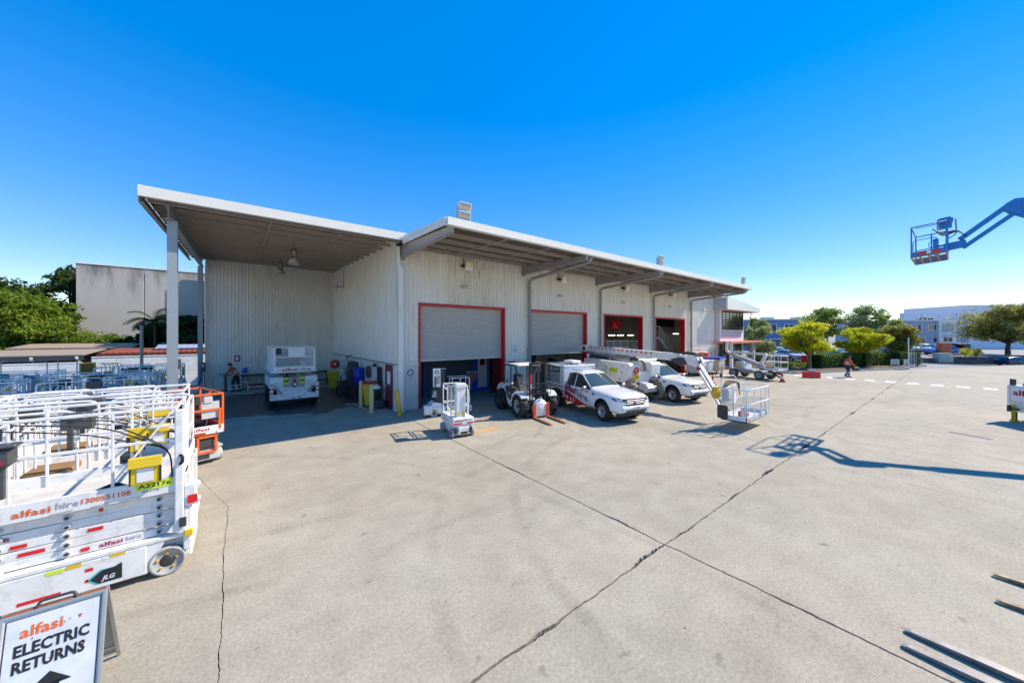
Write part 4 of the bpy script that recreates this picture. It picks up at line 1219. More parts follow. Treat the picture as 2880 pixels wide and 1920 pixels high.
# ---------------------------------------------------------------- service utes
UST = [(2.66, .56, .84, .93, .62, .55), (2.58, .44, .92, 1.02, .8, .7), (2.42, .4, .98, 1.09, .89, .78), (2.05, .4, 1.03, 1.14, .925, .8), (1.5, .4, 1.06, 1.18, .93, .82), (1.12, .4, 1.08, 1.2, .93, .82), (.98, .4, 1.09, 1.235, .93, .8),
       (.2, .4, 1.11, 1.76, .93, .64), (-.15, .4, 1.12, 1.83, .93, .65), (-.42, .4, 1.13, 1.83, .93, .65), (-.82, .4, 1.14, 1.77, .92, .63)]
UG = [([(6, 6, 0), (6, 7, 0)], 4, .05), ([(6, 5, 1), (7, 5, 1)], 1, .045), ([(6, 5, -1), (7, 5, -1)], 1, .045), ([(8, 5, 1), (9, 5, 1)], 1, .045), ([(8, 5, -1), (9, 5, -1)], 1, .045)]
def ute(loc, rz, label):
    t = thing('utility_truck', label, 'ute', loc, rz, 'white service utes')
    sh = car_shell(UST, (1.75,), .47, UG, .93)
    body = fit(sh[0], 'body', CARW, t); fit(sh[2], 'sill', DARK, t); fit(sh[1], 'side_windows', GLASS, t); fit(sh[4], 'windscreen', SCREEN, t)
    if 3 in sh: fit(sh[3], 'wheel_arch', BLACK, t)
    for s in (-1, 1):
        wheel(t, 1.75, s * .79, .385, .26, s, BLACK, ALLOY); wheel(t, -1.5, s * .79, .385, .26, s, BLACK, ALLOY)
        # headlamps, fog lamps, mirrors, flank vents
        b = B(); b.add([(2.46, s * .885, .93), (2.6, s * .72, .9), (2.66, s * .5, .88), (2.65, s * .5, .98), (2.56, s * .72, 1.03), (2.3, s * .915, 1.03)], [(0, 1, 2, 3, 4, 5)])
        b.v = [(x + .012, y * 1.012, z) for x, y, z in b.v]
        hl = part('headlight', b, DARK, t)
        b = B(); b.lathe([(0, .02), (.05, .015), (.055, 0)], (2.6, s * .68, .955), (.9, s * .4, .1), 12); part('lamp_bulb', b, LENS, hl)
        b = B(); b.lathe([(0, .02), (.075, .012), (.085, 0)], (2.545, s * .7, .62), (.9, s * .4, 0), 14); part('fog_lamp', b, DARK, t)
        b = B(); b.box(.78, .92, s * 1.0, s * 1.17, 1.12, 1.3, c=.03); b.bar((.86, s * .93, 1.14), (.86, s * 1.05, 1.18), .05, .04); part('mirror', b, CHROME, t)
        b = B(); b.prism([(1.2, .98), (1.36, .98), (1.3, 1.06), (1.14, 1.06)], 'xz', s * .925, s * .937); part('flank_vent', b, DARK, t)
        b = B(); b.box(.02, .2, s * .925, s * .95, .97, 1.0); part('door_handle', b, CHROME, t)
        c = B(); c.box(-.17, -.165, s * .925, s * .933, .55, 1.12); c.box(.98, .985, s * .925, s * .933, .55, 1.1); part('door_seam', c, GREY, t)
    # red swoosh and lettering on both flanks
    for s in (-1, 1):
        y = s * .936
        b = B(); b.add([(-.8, y, .92), (-.55, y, .84), (.1, y, .65), (.9, y, .42), (-.8, y, .42)], [(0, 1, 2, 3, 4)]); sw = part('red_swoosh', b, REDR, t)
        b = B(); b.add([(-.8, y * 1.001, .96), (-.8, y * 1.001, .92), (-.55, y * 1.001, .84), (.1, y * 1.001, .65), (.9, y * 1.001, .42), (.97, y * 1.001, .42), (.12, y * 1.001, .675), (-.52, y * 1.001, .875)], [(0, 1, 2, 7), (2, 3, 6, 7), (3, 4, 5, 6)]); part('grey_swoosh', b, GREY, t)
        x0 = -.74 if s < 0 else .95; xd = (-s, 0, -.17) if s < 0 else (-1, 0, .0)
        if s < 0:
            letters(t, 'alfasi', TXA, (-.77, y - .006, .985), (1, 0, -.2), (0, 0, 1), .29, .84, bold=.04)
            letters(t, 'hire', TXG, (.14, y - .006, .77), (1, 0, -.2), (0, 0, 1), .29, .76, bold=.03)
        for x1 in (-.45, -.05, .35, .75):
            c = B(); c.box(x1, x1 + .16, y, y + s * .002, 1.035, 1.085); part('reflector', c, REDR, t)
        b = B(); b.add([(-.72, y - .002 * -s, .62), (-.6, y - .002 * -s, .5), (-.5, y - .002 * -s, .55), (-.53, y - .002 * -s, .66), (-.66, y - .002 * -s, .7)], [(0, 1, 2, 3, 4)]); part('white_splash', b, TXW, t)
        for x1 in (-.35, -.15):
            c = B(); c.add([(x1, y * 1.003, .48), (x1 + .1, y * 1.003, .48), (x1 + .06, y * 1.003, .66), (x1 + .02, y * 1.003, .66)], [(0, 1, 2, 3)]); part('white_splash', c, TXW, t)
    c = B(); c.box(-.5, -.4, -.80, -.795, 1.25, 1.5); c.box(-.58, -.5, -.82, -.815, 1.3, 1.4)
    # grille, bumper openings, plate, roof rail
    b = B(); b.prism([(-.48, .86), (-.42, .72), (.42, .72), (.48, .86), (.44, .99), (-.44, .99)], 'yz', 2.6, 2.675); g = part('grille', b, DARK, t)
    for z in (.78, .845, .91):
        c = B(); c.box(2.655, 2.69, -.45, .45, z, z + .03, c=.006); part('grille_bar', c, CHROME, g)
    b = B(); b.prism([(-.46, .735), (-.5, .86), (-.46, 1.0), (.46, 1.0), (.5, .86), (.46, .735), (.42, .71), (.46, .86), (.42, .985), (-.42, .985), (-.46, .86), (-.42, .71)], 'yz', 2.62, 2.682); part('grille_surround', b, CHROME, g)
    b = B(); b.lathe([(0, .02), (.08, .012), (.09, 0)], (2.688, 0, .86), (1, 0, 0), 14); b.v = [(x, y, .86 + (z - .86) * .5) for x, y, z in b.v]; part('badge', b, CHROME, g)
    b = B(); b.prism([(2.3, .4), (2.55, .42), (2.72, .5), (2.74, .66), (2.66, .72), (2.3, .7)], 'xz', -.66, .66); bp = part('bumper', b, CARW, t)
    b = B(); b.box(2.7, 2.745, -.52, .52, .5, .565); part('air_intake', b, DARK, bp)
    b = B(); b.box(2.745, 2.752, -.19, .19, .58, .69); pl = part('number_plate', b, TXW, bp)
    b = B(); b.box(2.3, 2.6, -.7, .7, .32, .4, c=.02); part('under_tray', b, DARK, bp)
    for y in (-.6, .6):
        b = B(); b.tube([(.1, y, 1.86), (-.7, y, 1.86)], .02, 6); part('roof_rail', b, GREY, t)
    # chassis and service body with its side hatch open
    b = B(); b.box(-2.7, -.85, -.45, .45, .45, .68); part('chassis_rail', b, DARK, t)
    b = B()
    b.box(-2.78, -.9, -.93, .93, .98, 1.06)
    b.box(-2.78, -.9, .86, .93, 1.06, 1.95); b.box(-.98, -.9, -.93, .86, 1.06, 1.95, c=.02); b.box(-2.78, -2.7, -.93, .86, 1.06, 1.95)
    b.box(-2.78, -.88, -.95, .95, 1.95, 2.03, c=.02); b.box(-2.7, -.98, -.93, -.86, 1.06, 1.16); b.box(-1.2, -.98, -.93, -.86, 1.16, 1.95); b.box(-2.7, -2.5, -.93, -.86, 1.16, 1.95)
    b.prism([(-2.78, .98), (-2.78, .55), (-2.1, .55), (-1.98, .8), (-1.7, .92), (-1.3, .92), (-1.06, .8), (-.98, .55), (-.9, .55), (-.9, .98)], 'xz', -.93, -.86)
    b.prism([(-2.78, .98), (-2.78, .55), (-2.1, .55), (-1.98, .8), (-1.7, .92), (-1.3, .92), (-1.06, .8), (-.98, .55), (-.9, .55), (-.9, .98)], 'xz', .86, .93)
    sb = part('service_body', b, CARW, t)
    b = B(); b.box(-2.5, -1.2, -.4, -.38, 1.06, 1.95); part('back_panel', b, DARK, sb)
    for i in range(5):
        c = B(); c.box(-2.2, -1.35, -.84, -.4, 1.12 + i * .11, 1.21 + i * .11, c=.008); c.box(-2.0, -1.55, -.855, -.84, 1.17 + i * .11, 1.185 + i * .11); part('drawer', c, LGREY, sb)
    b = B(); b.box(-2.48, -1.22, -.84, -.4, 1.72, 1.74); b.box(-2.3, -2.1, -.8, -.5, 1.74, 1.9); b.box(-1.9, -1.6, -.8, -.5, 1.74, 1.86); part('shelf', b, LGREY, sb)
    b = B(); b.add([(-2.5, -.93, 1.95), (-1.2, -.93, 1.95), (-1.2, -1.55, 2.12), (-2.5, -1.55, 2.12), (-2.5, -.93, 1.98), (-1.2, -.93, 1.98), (-1.2, -1.54, 2.15), (-2.5, -1.54, 2.15)], [(0, 1, 2, 3), (4, 5, 6, 7), (2, 3, 7, 6), (0, 3, 7, 4), (1, 2, 6, 5)]); part('hatch', b, CARW, sb)
    b = B(); b.box(-2.76, -.92, -.936, -.931, 1.0, 1.05); part('reflector', b, REDR, sb)
    for z in (.62, .78):
        c = B(); c.box(-1.02, -.93, -.936, -.931, z, z + .1); part('reflector', c, REDR if z < .7 else TXA, sb)
    b = B()
    for y in (-.6, 0, .6): b.bar((-2.7, y, 2.06), (-.95, y, 2.06), .06, .05)
    part('roof_rack', b, LGREY, sb)
    b = B(); b.box(-1.9, -1.1, -.25, .25, 2.09, 2.22, c=.03); part('roof_box', b, TXW, sb)
    return t, pl
t, pl = ute((12.85, 10.5, 0), D2R(-102), 'white service ute nearest the forklift with its toolbox hatch open and drawers showing')
letters(pl, '334 ZMZ', TXA, (2.754, -.16, .605), (0, 1, 0), (0, 0, 1), .06, .32)
ute((19.0, 10.78, 0), D2R(-102), 'white service ute parked behind the long boom lift, partly hidden by its jib')

# ---------------------------------------------------------------- rough terrain forklift
t = thing('rough_terrain_forklift', 'white and black rough terrain forklift with bright red forks beside the ute', 'forklift', (10.33, 12.34, 0), D2R(-101))
for s in (-1, 1):
    wheel(t, .95, s * .72, .47, .36, s, BLACK, GREY, lugs=26, spokes=0); wheel(t, -.95, s * .68, .45, .34, s, BLACK, DARK, lugs=26, spokes=0)
b = B()
for s in (-1, 1):
    y0, y1 = s * .38, s * .66
    b.prism([(-1.55, .75), (-1.45, 1.02), (-1.2, 1.2), (-.85, 1.25), (-.62, 1.1), (-.45, .75), (-.2, .55), (.35, .5), (.4, .38), (-.3, .34), (-.42, .5), (-.5, .8), (-.72, .98), (-1.1, 1.0), (-1.4, .8), (-1.48, .68)], 'xz', y0, y1)
    b.prism([(.35, .38), (.5, .9), (.75, 1.04), (1.15, 1.04), (1.36, .9), (1.36, .84), (1.1, .97), (.78, .97), (.6, .84), (.48, .38)], 'xz', s * .5, s * .88)
b.prism([(-1.55, .6), (-1.5, 1.0), (-1.25, 1.2), (-.7, 1.22), (-.5, .9), (-.4, .45), (-1.4, .45)], 'xz', -.4, .4)
b.box(-.4, 1.2, -.4, .4, .4, .7)
body = part('body', b, WHITE, t, sharp=35)
letters(body, '25', TXW, (-.28, -.668, .78), (1, 0, 0), (0, 0, 1), .12, .2)
b = B(); b.prism([(-.68, 1.12), (-.5, .8), (-.2, .6), (.45, .56), (.6, .92), (.4, 1.05), (-.3, 1.08)], 'xz', -.655, .655); part('engine_cover', b, CHAR, t)
c = B(); c.prism([(-.62, .62), (-.55, .85), (-.5, .85), (-.56, .62)], 'xz', -.664, -.661); part('reflector', c, REDR, t)
b = B(); b.box(-.75, .6, -.62, .62, 2.1, 2.17, c=.03); part('cab_roof', b, WHITE, t)
b = B()
for s in (-1, 1):
    b.tube(bend([(-.8, s * .6, 1.15), (-.78, s * .6, 2.1), (.3, s * .6, 2.12), (.72, s * .58, 1.05)], .14, 5), .04, 7)
    b.tube(bend([(-.1, s * .62, 1.1), (-.1, s * .62, 2.08)], .1), .03, 6)
b.tube([(.3, -.6, 2.1), (.3, .6, 2.1)], .035, 6); b.tube([(-.78, -.6, 2.08), (-.78, .6, 2.08)], .035, 6)
part('cab_frame', b, DARK, t)
cab_glass = bpy.data.materials.new('cab_glass'); cab_glass.use_nodes = True
pp = cab_glass.node_tree.nodes['Principled BSDF']; pp.inputs['Base Color'].default_value = (.75, .85, .9, 1); pp.inputs['Roughness'].default_value = .03; pp.inputs['Alpha'].default_value = .07
b = B(); b.quad((-.74, -.59, 1.15), (-.74, .59, 1.15), (-.74, .59, 2.04), (-.74, -.59, 2.04)); part('rear_window', b, cab_glass, t)
b = B(); b.quad((.7, -.55, 1.1), (.7, .55, 1.1), (.34, .55, 2.04), (.34, -.55, 2.04)); part('windscreen', b, cab_glass, t)
for s in (-1, 1):
    b = B(); b.add([(-.72, s * .625, 1.18), (-.14, s * .625, 1.16), (-.14, s * .625, 2.04), (-.72, s * .625, 2.04)], [(0, 1, 2, 3)]); part('side_window', b, cab_glass, t)
b = B(); b.box(-.55, -.1, -.25, .25, 1.0, 1.14, c=.04); b.box(-.6, -.5, -.25, .25, 1.1, 1.65, c=.04); part('seat', b, BLACK, t)
b = B(); b.cyl((.45, 0, .9), (.22, 0, 1.38), .03); b.tube([(.2 + .07 * math.cos(a), .19 * math.sin(a), 1.4 + .17 * math.cos(a)) for a in [i * .524 for i in range(12)]], .016, 5, closed=True); part('steering_wheel', b, BLACK, t)
b = B()
for s in (-1, 1): b.box(1.16, 1.28, s * .3, s * .4, .2, 2.3); b.box(1.08, 1.15, s * .22, s * .3, .25, 2.25)
for z in (.4, 1.1, 2.2): b.box(1.16, 1.26, -.3, .3, z, z + .1)
b.cyl((1.12, 0, .3), (1.12, 0, 1.9), .05)
for y in (-.12, .1): b.tube(bend([(1.2, y, .6), (1.22, y, 1.9), (1.1, y, 2.15)], .1), .02, 5)
part('mast', b, BLACK, t)
for z0, m in ((.75, TXW), (1.0, REDR), (1.2, TXW), (1.42, REDR), (1.62, REDR)):
    c = B(); c.box(1.285, 1.29, -.42, -.33, z0, z0 + .2); part('reflector', c, m, t)
b = B()
for z in (1.0, 1.42): b.bar((1.32, -.6, z), (1.32, .6, z), .03, .035)
for i in range(9): b.bar((1.32, -.58 + i * .145, .45), (1.32, -.58 + i * .145, 1.42), .022, .022, up=(0, 1, 0))
b.box(1.29, 1.36, -.62, .62, .38, .48); b.box(1.29, 1.36, -.62, .62, .1, .2); part('load_backrest', b, DARK, t)
b = B(); b.lathe([(0, .14), (.2, .13), (.34, .08), (.36, 0)], (1.36, 0, .42), (1, 0, 0), 20); b.box(1.36, 1.46, -.34, .34, .06, .42, c=.03); part('white_shield', b, WHITE, t)
b = B(); b.tube([(1.46, .06 * math.cos(a), .8 + .06 * math.sin(a)) for a in [i * .785 for i in range(8)]], .012, 5, closed=True); part('shackle', b, GALV, t)
for y in (-.33, .33):
    b = B(); b.box(1.47, 1.52, y - .065, y + .065, .03, .62, c=.006); f_ = part('fork', b, ORED, t)
    b = B(); b.prism([(1.52, .025), (1.52, .075), (2.2, .07), (2.75, .045), (2.78, .03), (2.78, .022), (2.2, .02)], 'xz', y - .06, y + .06); part('fork_blade', b, mat('worn_orange_fork', (.42, .17, .08), .45, metal=.3, var=.35, scale=6) if 'worn_orange_fork' not in MATS else MATS['worn_orange_fork'], f_)
b = B(); b.lathe([(0, .12), (.05, .11), (.055, 0)], (-1.1, -.3, 1.22), (0, 0, 1), 10); part('beacon', b, mat('green_lens', (.02, .15, .03), .3), t)

# ---------------------------------------------------------------- boom lift numbered A7319
t = thing('boom_lift', 'long white boom lift numbered A7319 parked between the utes, basket hanging out front', 'boom lift', (17.2, 11.2, 0), D2R(-100))
# local x forward (towards the camera side), -y = flank with the number
for x in (.8, -1.9):
    for s in (-1, 1): wheel(t, x, s * .98, .5, .38, s, TREAD, BLUER, lugs=28, spokes=0, hub=BLUER)
b = B(); b.box(-2.3, 1.2, -.5, .5, .5, .8, c=.03); b.box(.65, .95, -.85, .85, .42, .6); b.box(-2.05, -1.75, -.85, .85, .42, .6); part('chassis', b, GREY, t)
b = B(); b.prism([(-1.75, .98), (1.0, .98), (1.32, 1.25), (1.4, 1.9), (1.3, 2.0), (-2.0, 2.08), (-2.1, 1.3)], 'xz', -1.15, -.5)
b.prism([(-1.75, .98), (1.0, .98), (1.32, 1.25), (1.4, 1.9), (1.3, 2.0), (-2.0, 2.08), (-2.1, 1.3)], 'xz', .5, 1.15)
b.box(-1.9, 1.2, -.49, .49, .95, 1.5)
b.v = [(x * 1.06 - .6, y, z) for x, y, z in b.v]; cov = part('turntable_cover', b, WHITE, t)
b = B(); b.prism([(1.2, .85), (1.2, .72), (1.6, .72), (1.85, .85), (1.7, 1.02), (1.3, 1.08)], 'xz', -.9, -.45); part('step_guard', b, LGREY, t)
yb = -1.154
b = B(); b.add([(-.62, yb, 1.43), (.02, yb, 1.43), (.02, yb, 1.74), (-.62, yb, 1.74)], [(0, 1, 2, 3)]); part('number_sticker', b, LIME, cov)
letters(cov, 'A7319', TXK, (-.58, yb - .003, 1.51), (1, 0, 0), (0, 0, 1), .16, .56, bold=.01)
letters(cov, 'alfasi hire', TXG, (-2.4, yb, 1.62), (1, 0, 0), (0, 0, 1), .15, .85)
for x, z in ((-1.2, 1.55), (-1.05, 1.5), (-.55, 1.3), (.32, 1.5), (.35, 1.85), (.15, 1.12)):
    c = B(); c.cyl((x, -1.15, z), (x, -1.158, z), .04, n=10); part('fastener', c, TXK, cov)
for i in range(5):
    c = B(); c.box(-2.5 + i * .27, -2.38 + i * .27, -1.156, -1.152, 1.95, 2.02); part('reflector', c, TXA if i % 2 else REDR, cov)
b = B(); b.box(-1.8, -.9, -1.22, -1.16, 1.78, 1.81); b.prism([(-1.1, 1.2), (-.75, 1.2), (-.7, 1.75), (-1.0, 1.8)], 'xz', -1.17, -1.151); part('hinged_panel', b, LGREY, cov)
bz = (2.62, 2.28)   # boom heights at tail and knuckle
b = B(); b.bar((-3.7, 0, bz[0]), (2.9, 0, bz[1] + .12), .34, .36, 0, .02); b.bar((2.9, 0, bz[1] + .1), (3.7, 0, bz[1] + .02), .28, .28, 0, .015)
b.box(-4.3, -3.6, -.24, .24, 2.4, 2.85, c=.05); boom = part('boom', b, WHITE, t, sharp=40)
b = B(); b.cyl((-3.85, -.26, 2.62), (-3.85, .26, 2.62), .13, n=16); b.cyl((.1, -.24, 2.16), (.1, .24, 2.16), .12, n=16); part('pivot_pin', b, DARK, boom)
for i in range(15):
    x = -3.3 + i * .33; z = bz[0] + (x + 3.7) / 6.6 * (bz[1] + .12 - bz[0])
    c = B(); c.add([(x, -.172, z + .04), (x + .14, -.172, z + .035), (x + .14, -.172, z + .125), (x, -.172, z + .13)], [(0, 1, 2, 3)]); part('reflector', c, REDR, boom)
b = B(); b.bar((-3.6, -.15, 2.35), (.2, -.15, 2.1), .12, .12, 0, .02); b.cyl((-3.5, .1, 2.3), (.3, .1, 2.05), .08); part('lift_cylinder', b, GALV, t)
b = B(); b.bar((-3.4, 0, 2.1), (-1.6, 0, 2.02), .5, .22, 0, .05); b.bar((-3.9, 0, 2.55), (-2.9, 0, 2.1), .4, .12); part('riser_link', b, CHAR, t)
b = B()
for k in range(4): b.tube(bend([(-1.6, -.12 + k * .07, 2.2), (-.1, -.12 + k * .07, 2.12 + k * .01), (.75, -.1 + k * .06, 2.08), (.85, -.1 + k * .06, 1.6)], .2, 4), .014, 5)
part('hose', b, BLACK, t)
for k, (m, z) in enumerate(((REDR, 1.62), (YELB, 1.3))):
    b = B()
    for j in range(4): b.tube([(.82 + .02 * j, -.72 + .13 * math.cos(a) + .02 * j, z + .16 * math.sin(a)) for a in [i * .628 for i in range(10)]], .035, 5, closed=True)
    part('coiled_hose', b, m, t)
b = B(); b.box(.72, .85, -.95, -.4, 1.4, 2.0, c=.03); part('valve_block', b, LGREY, t)
# jib with its knuckle
K0 = Vector((3.75, 0, 2.3)); J1 = Vector((5.65, -1.2, .75))
b = B(); b.prism([(3.3, 2.38), (3.45, 2.12), (3.9, 2.02), (4.05, 2.2), (3.92, 2.45), (3.6, 2.55)], 'xz', -.2, .2); part('knuckle', b, WHITE, t)
b = B()
for k in range(5): b.tube(bend([(2.2, -.1 + .05 * k, 2.55), (3.1, -.1 + .05 * k, 2.6 + .02 * k), (3.8, -.12 + .05 * k, 2.56 + .02 * k), (4.1, -.25 + .05 * k, 2.15)], .3, 5), .015, 5)
part('hose', b, BLACK, t)
b = B(); b.prism([(2.5, 2.3), (3.0, 2.02), (3.35, 2.1), (3.4, 2.36), (3.0, 2.42)], 'xz', -.185, .185); part('boom_mouth', b, DARK, t)
b = B(); b.bar(K0 + Vector((0, 0, .08)), J1 + Vector((0, 0, .15)), .16, .1, 0, .012); b.bar(K0 + Vector((-.05, 0, -.14)), J1 + Vector((-.05, 0, -.1)), .12, .09, 0, .012); jib = part('jib', b, WHITE, t)
b = B(); b.bar(K0 + Vector((0, -.03, .01)), J1 + Vector((0, -.03, .06)), .06, .07); part('jib_hose_tray', b, BLACK, jib)
for f in (.15, .45, .6, .78):
    q = K0.lerp(J1, f) + Vector((-.06, -.075, -.12)); d = (J1 - K0).normalized() * .1
    c = B(); c.add([q, q + d, q + d + Vector((0, 0, .06)), q + Vector((0, 0, .06))], [(0, 1, 2, 3)]); part('reflector', c, REDR, jib)
c = B(); c.cyl(K0.lerp(J1, .2) + Vector((0, -.1, 0)), K0.lerp(J1, .2) + Vector((0, -.2, 0)), .09, n=12); part('lamp', c, TXA, jib)
# basket: axis aligned with the building, so undo the machine's turn
Rb = Matrix.Rotation(D2R(100), 4, 'Z')
bc = Rb @ Vector((15.2 - 17.2, 5.08 - 11.2, 0))
T = Matrix.Translation(bc) @ Rb
def bk(b): b.v = [tuple(T @ Vector(p)) for p in b.v]; return b
bx, by = 1.12, .42
b = B(); b.box(-bx, bx, -by, by, .36, .4); b.box(-bx, bx, -by, -by + .03, .36, .56); b.box(-bx, bx, by - .03, by, .36, .56); b.box(-bx, -bx + .03, -by, by, .36, .56); b.box(bx - .03, bx, -by, by, .36, .56); bask = part('basket', bk(b), WHITE, t)
b = B()
for z in (1.5, .98):
    b.tube([(-bx, -by, z), (bx, -by, z), (bx, by, z), (-bx, by, z)], .02, 7, closed=True)
for x in (-bx, -.4, .3, .75, bx):
    b.tube([(x, -by, .56), (x, -by, 1.5)], .018, 6)
for x in (-bx, 0, bx): b.tube([(x, by, .56), (x, by, 1.5)], .018, 6)
b.tube([(-bx, 0, .56), (-bx, 0, 1.5)], .018, 6); b.bar((.3, -by - .02, .98), (.18, -by - .02, .42), .03, .03); b.bar((.75, -by - .02, .98), (.85, -by - .02, .42), .03, .03)
part('basket_rail', bk(b), TUBE, bask)
b = B()
for i in range(34): b.box(-bx + i * .067, -bx + i * .067 + .012, by - .012, by - .008, .56, .98)
for i in range(13): b.box(bx - .012, bx - .008, -by + i * .067, -by + i * .067 + .012, .56, .98); b.box(-bx + .008, -bx + .012, -by + i * .067, -by + i * .067 + .012, .56, .98)
part('mesh_panel', bk(b), GALV, bask)
b = B(); b.box(-bx + .01, bx - .01, -by - .004, -by - .001, .38, .54); part('toe_panel', bk(b), LGREY, bask)
c = B(); c.box(-bx + .1, -bx + .25, -by - .008, -by - .005, .42, .48); c.v = [(x, y, z) for x, y, z in c.v]; part('reflector', bk(c), REDR, bask)
b = B(); b.box(-.95, -.5, by - .2, by + .05, 1.0, 1.45, c=.03); part('control_console', bk(b), LGREY, bask)
b = B(); b.cyl((-.5, -.1, .4), (-.5, -.1, .8), .07); part('tool_tube', bk(b), LGREY, bask)
b = B(); b.box(-.35, -.05, -.15, .15, .41, .6, c=.04); part('tool_bag', bk(b), TXA, bask)
b = B(); b.box(-.8, -.55, by - .3, by - .27, .95, 1.3, c=.005); part('sign_plate', bk(b), TXW, bask)
b = B(); b.lathe([(0, 0), (.2, 0), (.24, .03), (.24, .09), (.2, .12), (0, .12)], (-1.08, by + .12, 1.32), (.3, 1, 0), 18); part('coiled_hose', bk(b), YEL, bask)
b = B()
for k in range(5): b.tube(bend([(-1.0 + .1 * k, by, 1.5), (-.9 + .1 * k, by - .1, 1.8 - .04 * k), (-.3 + .05 * k, by - .25, 1.7), (-.2, by - .3, 1.2)], .15, 5), .014, 5)
part('hose', bk(b), DARK, bask)
b = B(); b.tube(bend([(-1.1, by, 1.5), (-1.1, by, 1.98), (.0, by - .1, 1.9), (.1, by - .1, 1.45)], .3, 6), .016, 6); part('overhead_hoop', bk(b), TUBE, bask)
b = B(); b.box(-1.13, -1.05, by - .04, by + .04, 1.9, 2.05, c=.01); part('beacon', bk(b), DARK, bask)
b = B(); b.box(-bx - .1, -bx - .01, by - .25, by + .1, .42, .9, c=.03); b.box(-bx - .02, -.2, by + .02, by + .1, .45, .6); part('rotator', bk(b), DARK, t)

# ---------------------------------------------------------------- small wheeled boom lift further back
t = thing('trailer_boom_lift', 'small grey white wheeled boom lift with folded arms beyond the far cone', 'boom lift', (33.1, 10.6, 0), D2R(-104))
for x in (1.02, -1.02):
    for s in (-1, 1): wheel(t, x, s * .72, .36, .28, s, CHAR, LGREY, spokes=8)
b = B(); b.box(-1.4, 1.4, -.45, .45, .4, .62, c=.03); b.box(-.9, -.55, -.62, -.3, .6, 1.15, c=.03); b.box(-.55, .25, -.6, .6, .62, .72); part('chassis', b, LGREY, t)
b = B(); b.box(-.88, -.58, -.63, -.621, .85, 1.0); part('warning_label', b, YELB, t)
b = B(); b.box(-1.0, -.3, -.55, .55, .72, 1.3, c=.05); part('turntable_cover', b, WHITE, t)
b = B(); b.bar((-1.9, 0, 1.95), (1.0, 0, 1.0), .22, .2, 0, .02); b.bar((-1.7, 0, 1.72), (.9, 0, .85), .14, .1); part('lower_boom', b, LGREY, t)
b = B(); b.bar((-1.7, 0, 2.05), (1.1, 0, 1.95), .18, .17, 0, .02); b.bar((1.1, 0, 2.0), (.7, 0, 1.15), .2, .22, 0, .02); part('upper_boom', b, WHITE, t)
b = B(); b.tube(bend([(-2.1, 0, 2.9), (-2.15, 0, 2.1), (-1.8, 0, 1.9)], .2, 4), .12, 8); part('boom_elbow', b, WHITE, t)
b = B(); b.bar((-2.28, 0, 2.9), (-2.32, 0, 2.0), .12, .1, up=(1, 0, 0)); b.tube(bend([(-2.3, 0, 2.1), (-2.0, 0, 1.5), (-1.0, 0, 1.6), (-.2, 0, 1.3)], .2, 4), .03, 6); part('hose_guide', b, BLACK, t)
b = B(); b.box(1.35, 2.3, -.6, .6, .78, .84); b.box(1.33, 2.32, -.62, -.58, .78, .96); b.box(1.33, 2.32, .58, .62, .78, .96)
part('basket', b, WHITE, t)
b = B()
for z in (1.42, 1.9): b.tube([(1.35, -.6, z), (2.3, -.6, z), (2.3, .6, z), (1.35, .6, z)], .022, 6, closed=True)
for x in (1.35, 1.82, 2.3):
    for s in (-1, 1): b.tube([(x, s * .6, .84), (x, s * .6, 1.9)], .022, 6)
part('basket_rail', b, TUBE, t)
b = B(); b.bar((1.3, 0, .62), (2.2, 0, .5), .3, .1); b.bar((1.6, 0, .5), (2.1, 0, .25), .1, .1); part('tow_frame', b, DARK, t)

# ---------------------------------------------------------------- blue boom lift: basket in the sky, machine right of the frame
t = thing('blue_boom_lift', 'blue boom lift whose raised basket hangs in the sky at the right', 'boom lift', (21.5, -8.6, 0), D2R(90))
# local x = world +y, local y = world -x
def W3(x, y, z): return Vector((y + 8.6, 21.5 - x, z))
KN = W3(21.2, -1.0, 7.95); JL = W3(20.9, .02, 6.75)
b = B(); b.bar(W3(21.5, -8.2, 2.0), W3(21.25, -2.2, 6.95), .3, .34, 0, .02); b.bar(W3(21.25, -2.3, 6.87), W3(21.2, -1.0, 7.85), .22, .26, 0, .02); part('boom', b, BLUE, t, sharp=40)
b = B(); b.prism([(6.9, 7.62), (7.1, 7.4), (7.5, 7.66), (7.72, 7.8), (7.7, 8.02), (7.5, 8.16), (7.2, 8.12)], 'xz', .2, .42); part('knuckle', b, BLUE, t)
b = B(); b.bar(KN + Vector((0, 0, .06)), JL + Vector((.05, 0, .22)), .16, .15, 0, .012); b.bar(KN + Vector((-.12, 0, -.25)), JL + Vector((-.02, 0, -.1)), .14, .13, 0, .012); jib = part('jib', b, BLUE, t)
q = KN.lerp(JL, .5) + Vector((-.07, .0, -.19)); d = (JL - KN).normalized() * .22
c = B(); c.add([q + Vector((0, .064, 0)), q + d + Vector((0, .064, 0)), q + d + Vector((0, .064, .09)), q + Vector((0, .064, .09))], [(0, 1, 2, 3)]); part('reflector', c, REDR, jib)
b = B(); b.bar(JL + Vector((-.1, 0, .05)), JL + Vector((.42, 0, -.02)), .22, .26, 0, .02); b.bar(JL + Vector((.3, 0, -.14)), JL + Vector((.62, 0, -.12)), .12, .1); b.bar(JL + Vector((.3, 0, .08)), JL + Vector((.62, 0, .06)), .08, .06); b.bar(JL + Vector((.6, 0, -.25)), JL + Vector((.62, 0, .35)), .16, .14, up=(1, 0, 0)); part('rotator', b, BLUE, t)
b = B()
for k in range(4): b.tube(bend([JL + Vector((-.1, .05 * k - .1, .3)), JL + Vector((.1, .05 * k - .1, .62 - .03 * k)), JL + Vector((.45, .05 * k - .1, .55 - .05 * k)), JL + Vector((.7, .05 * k - .1, .75))], .12, 4), .016, 5)
part('hose', b, BLACK, t)
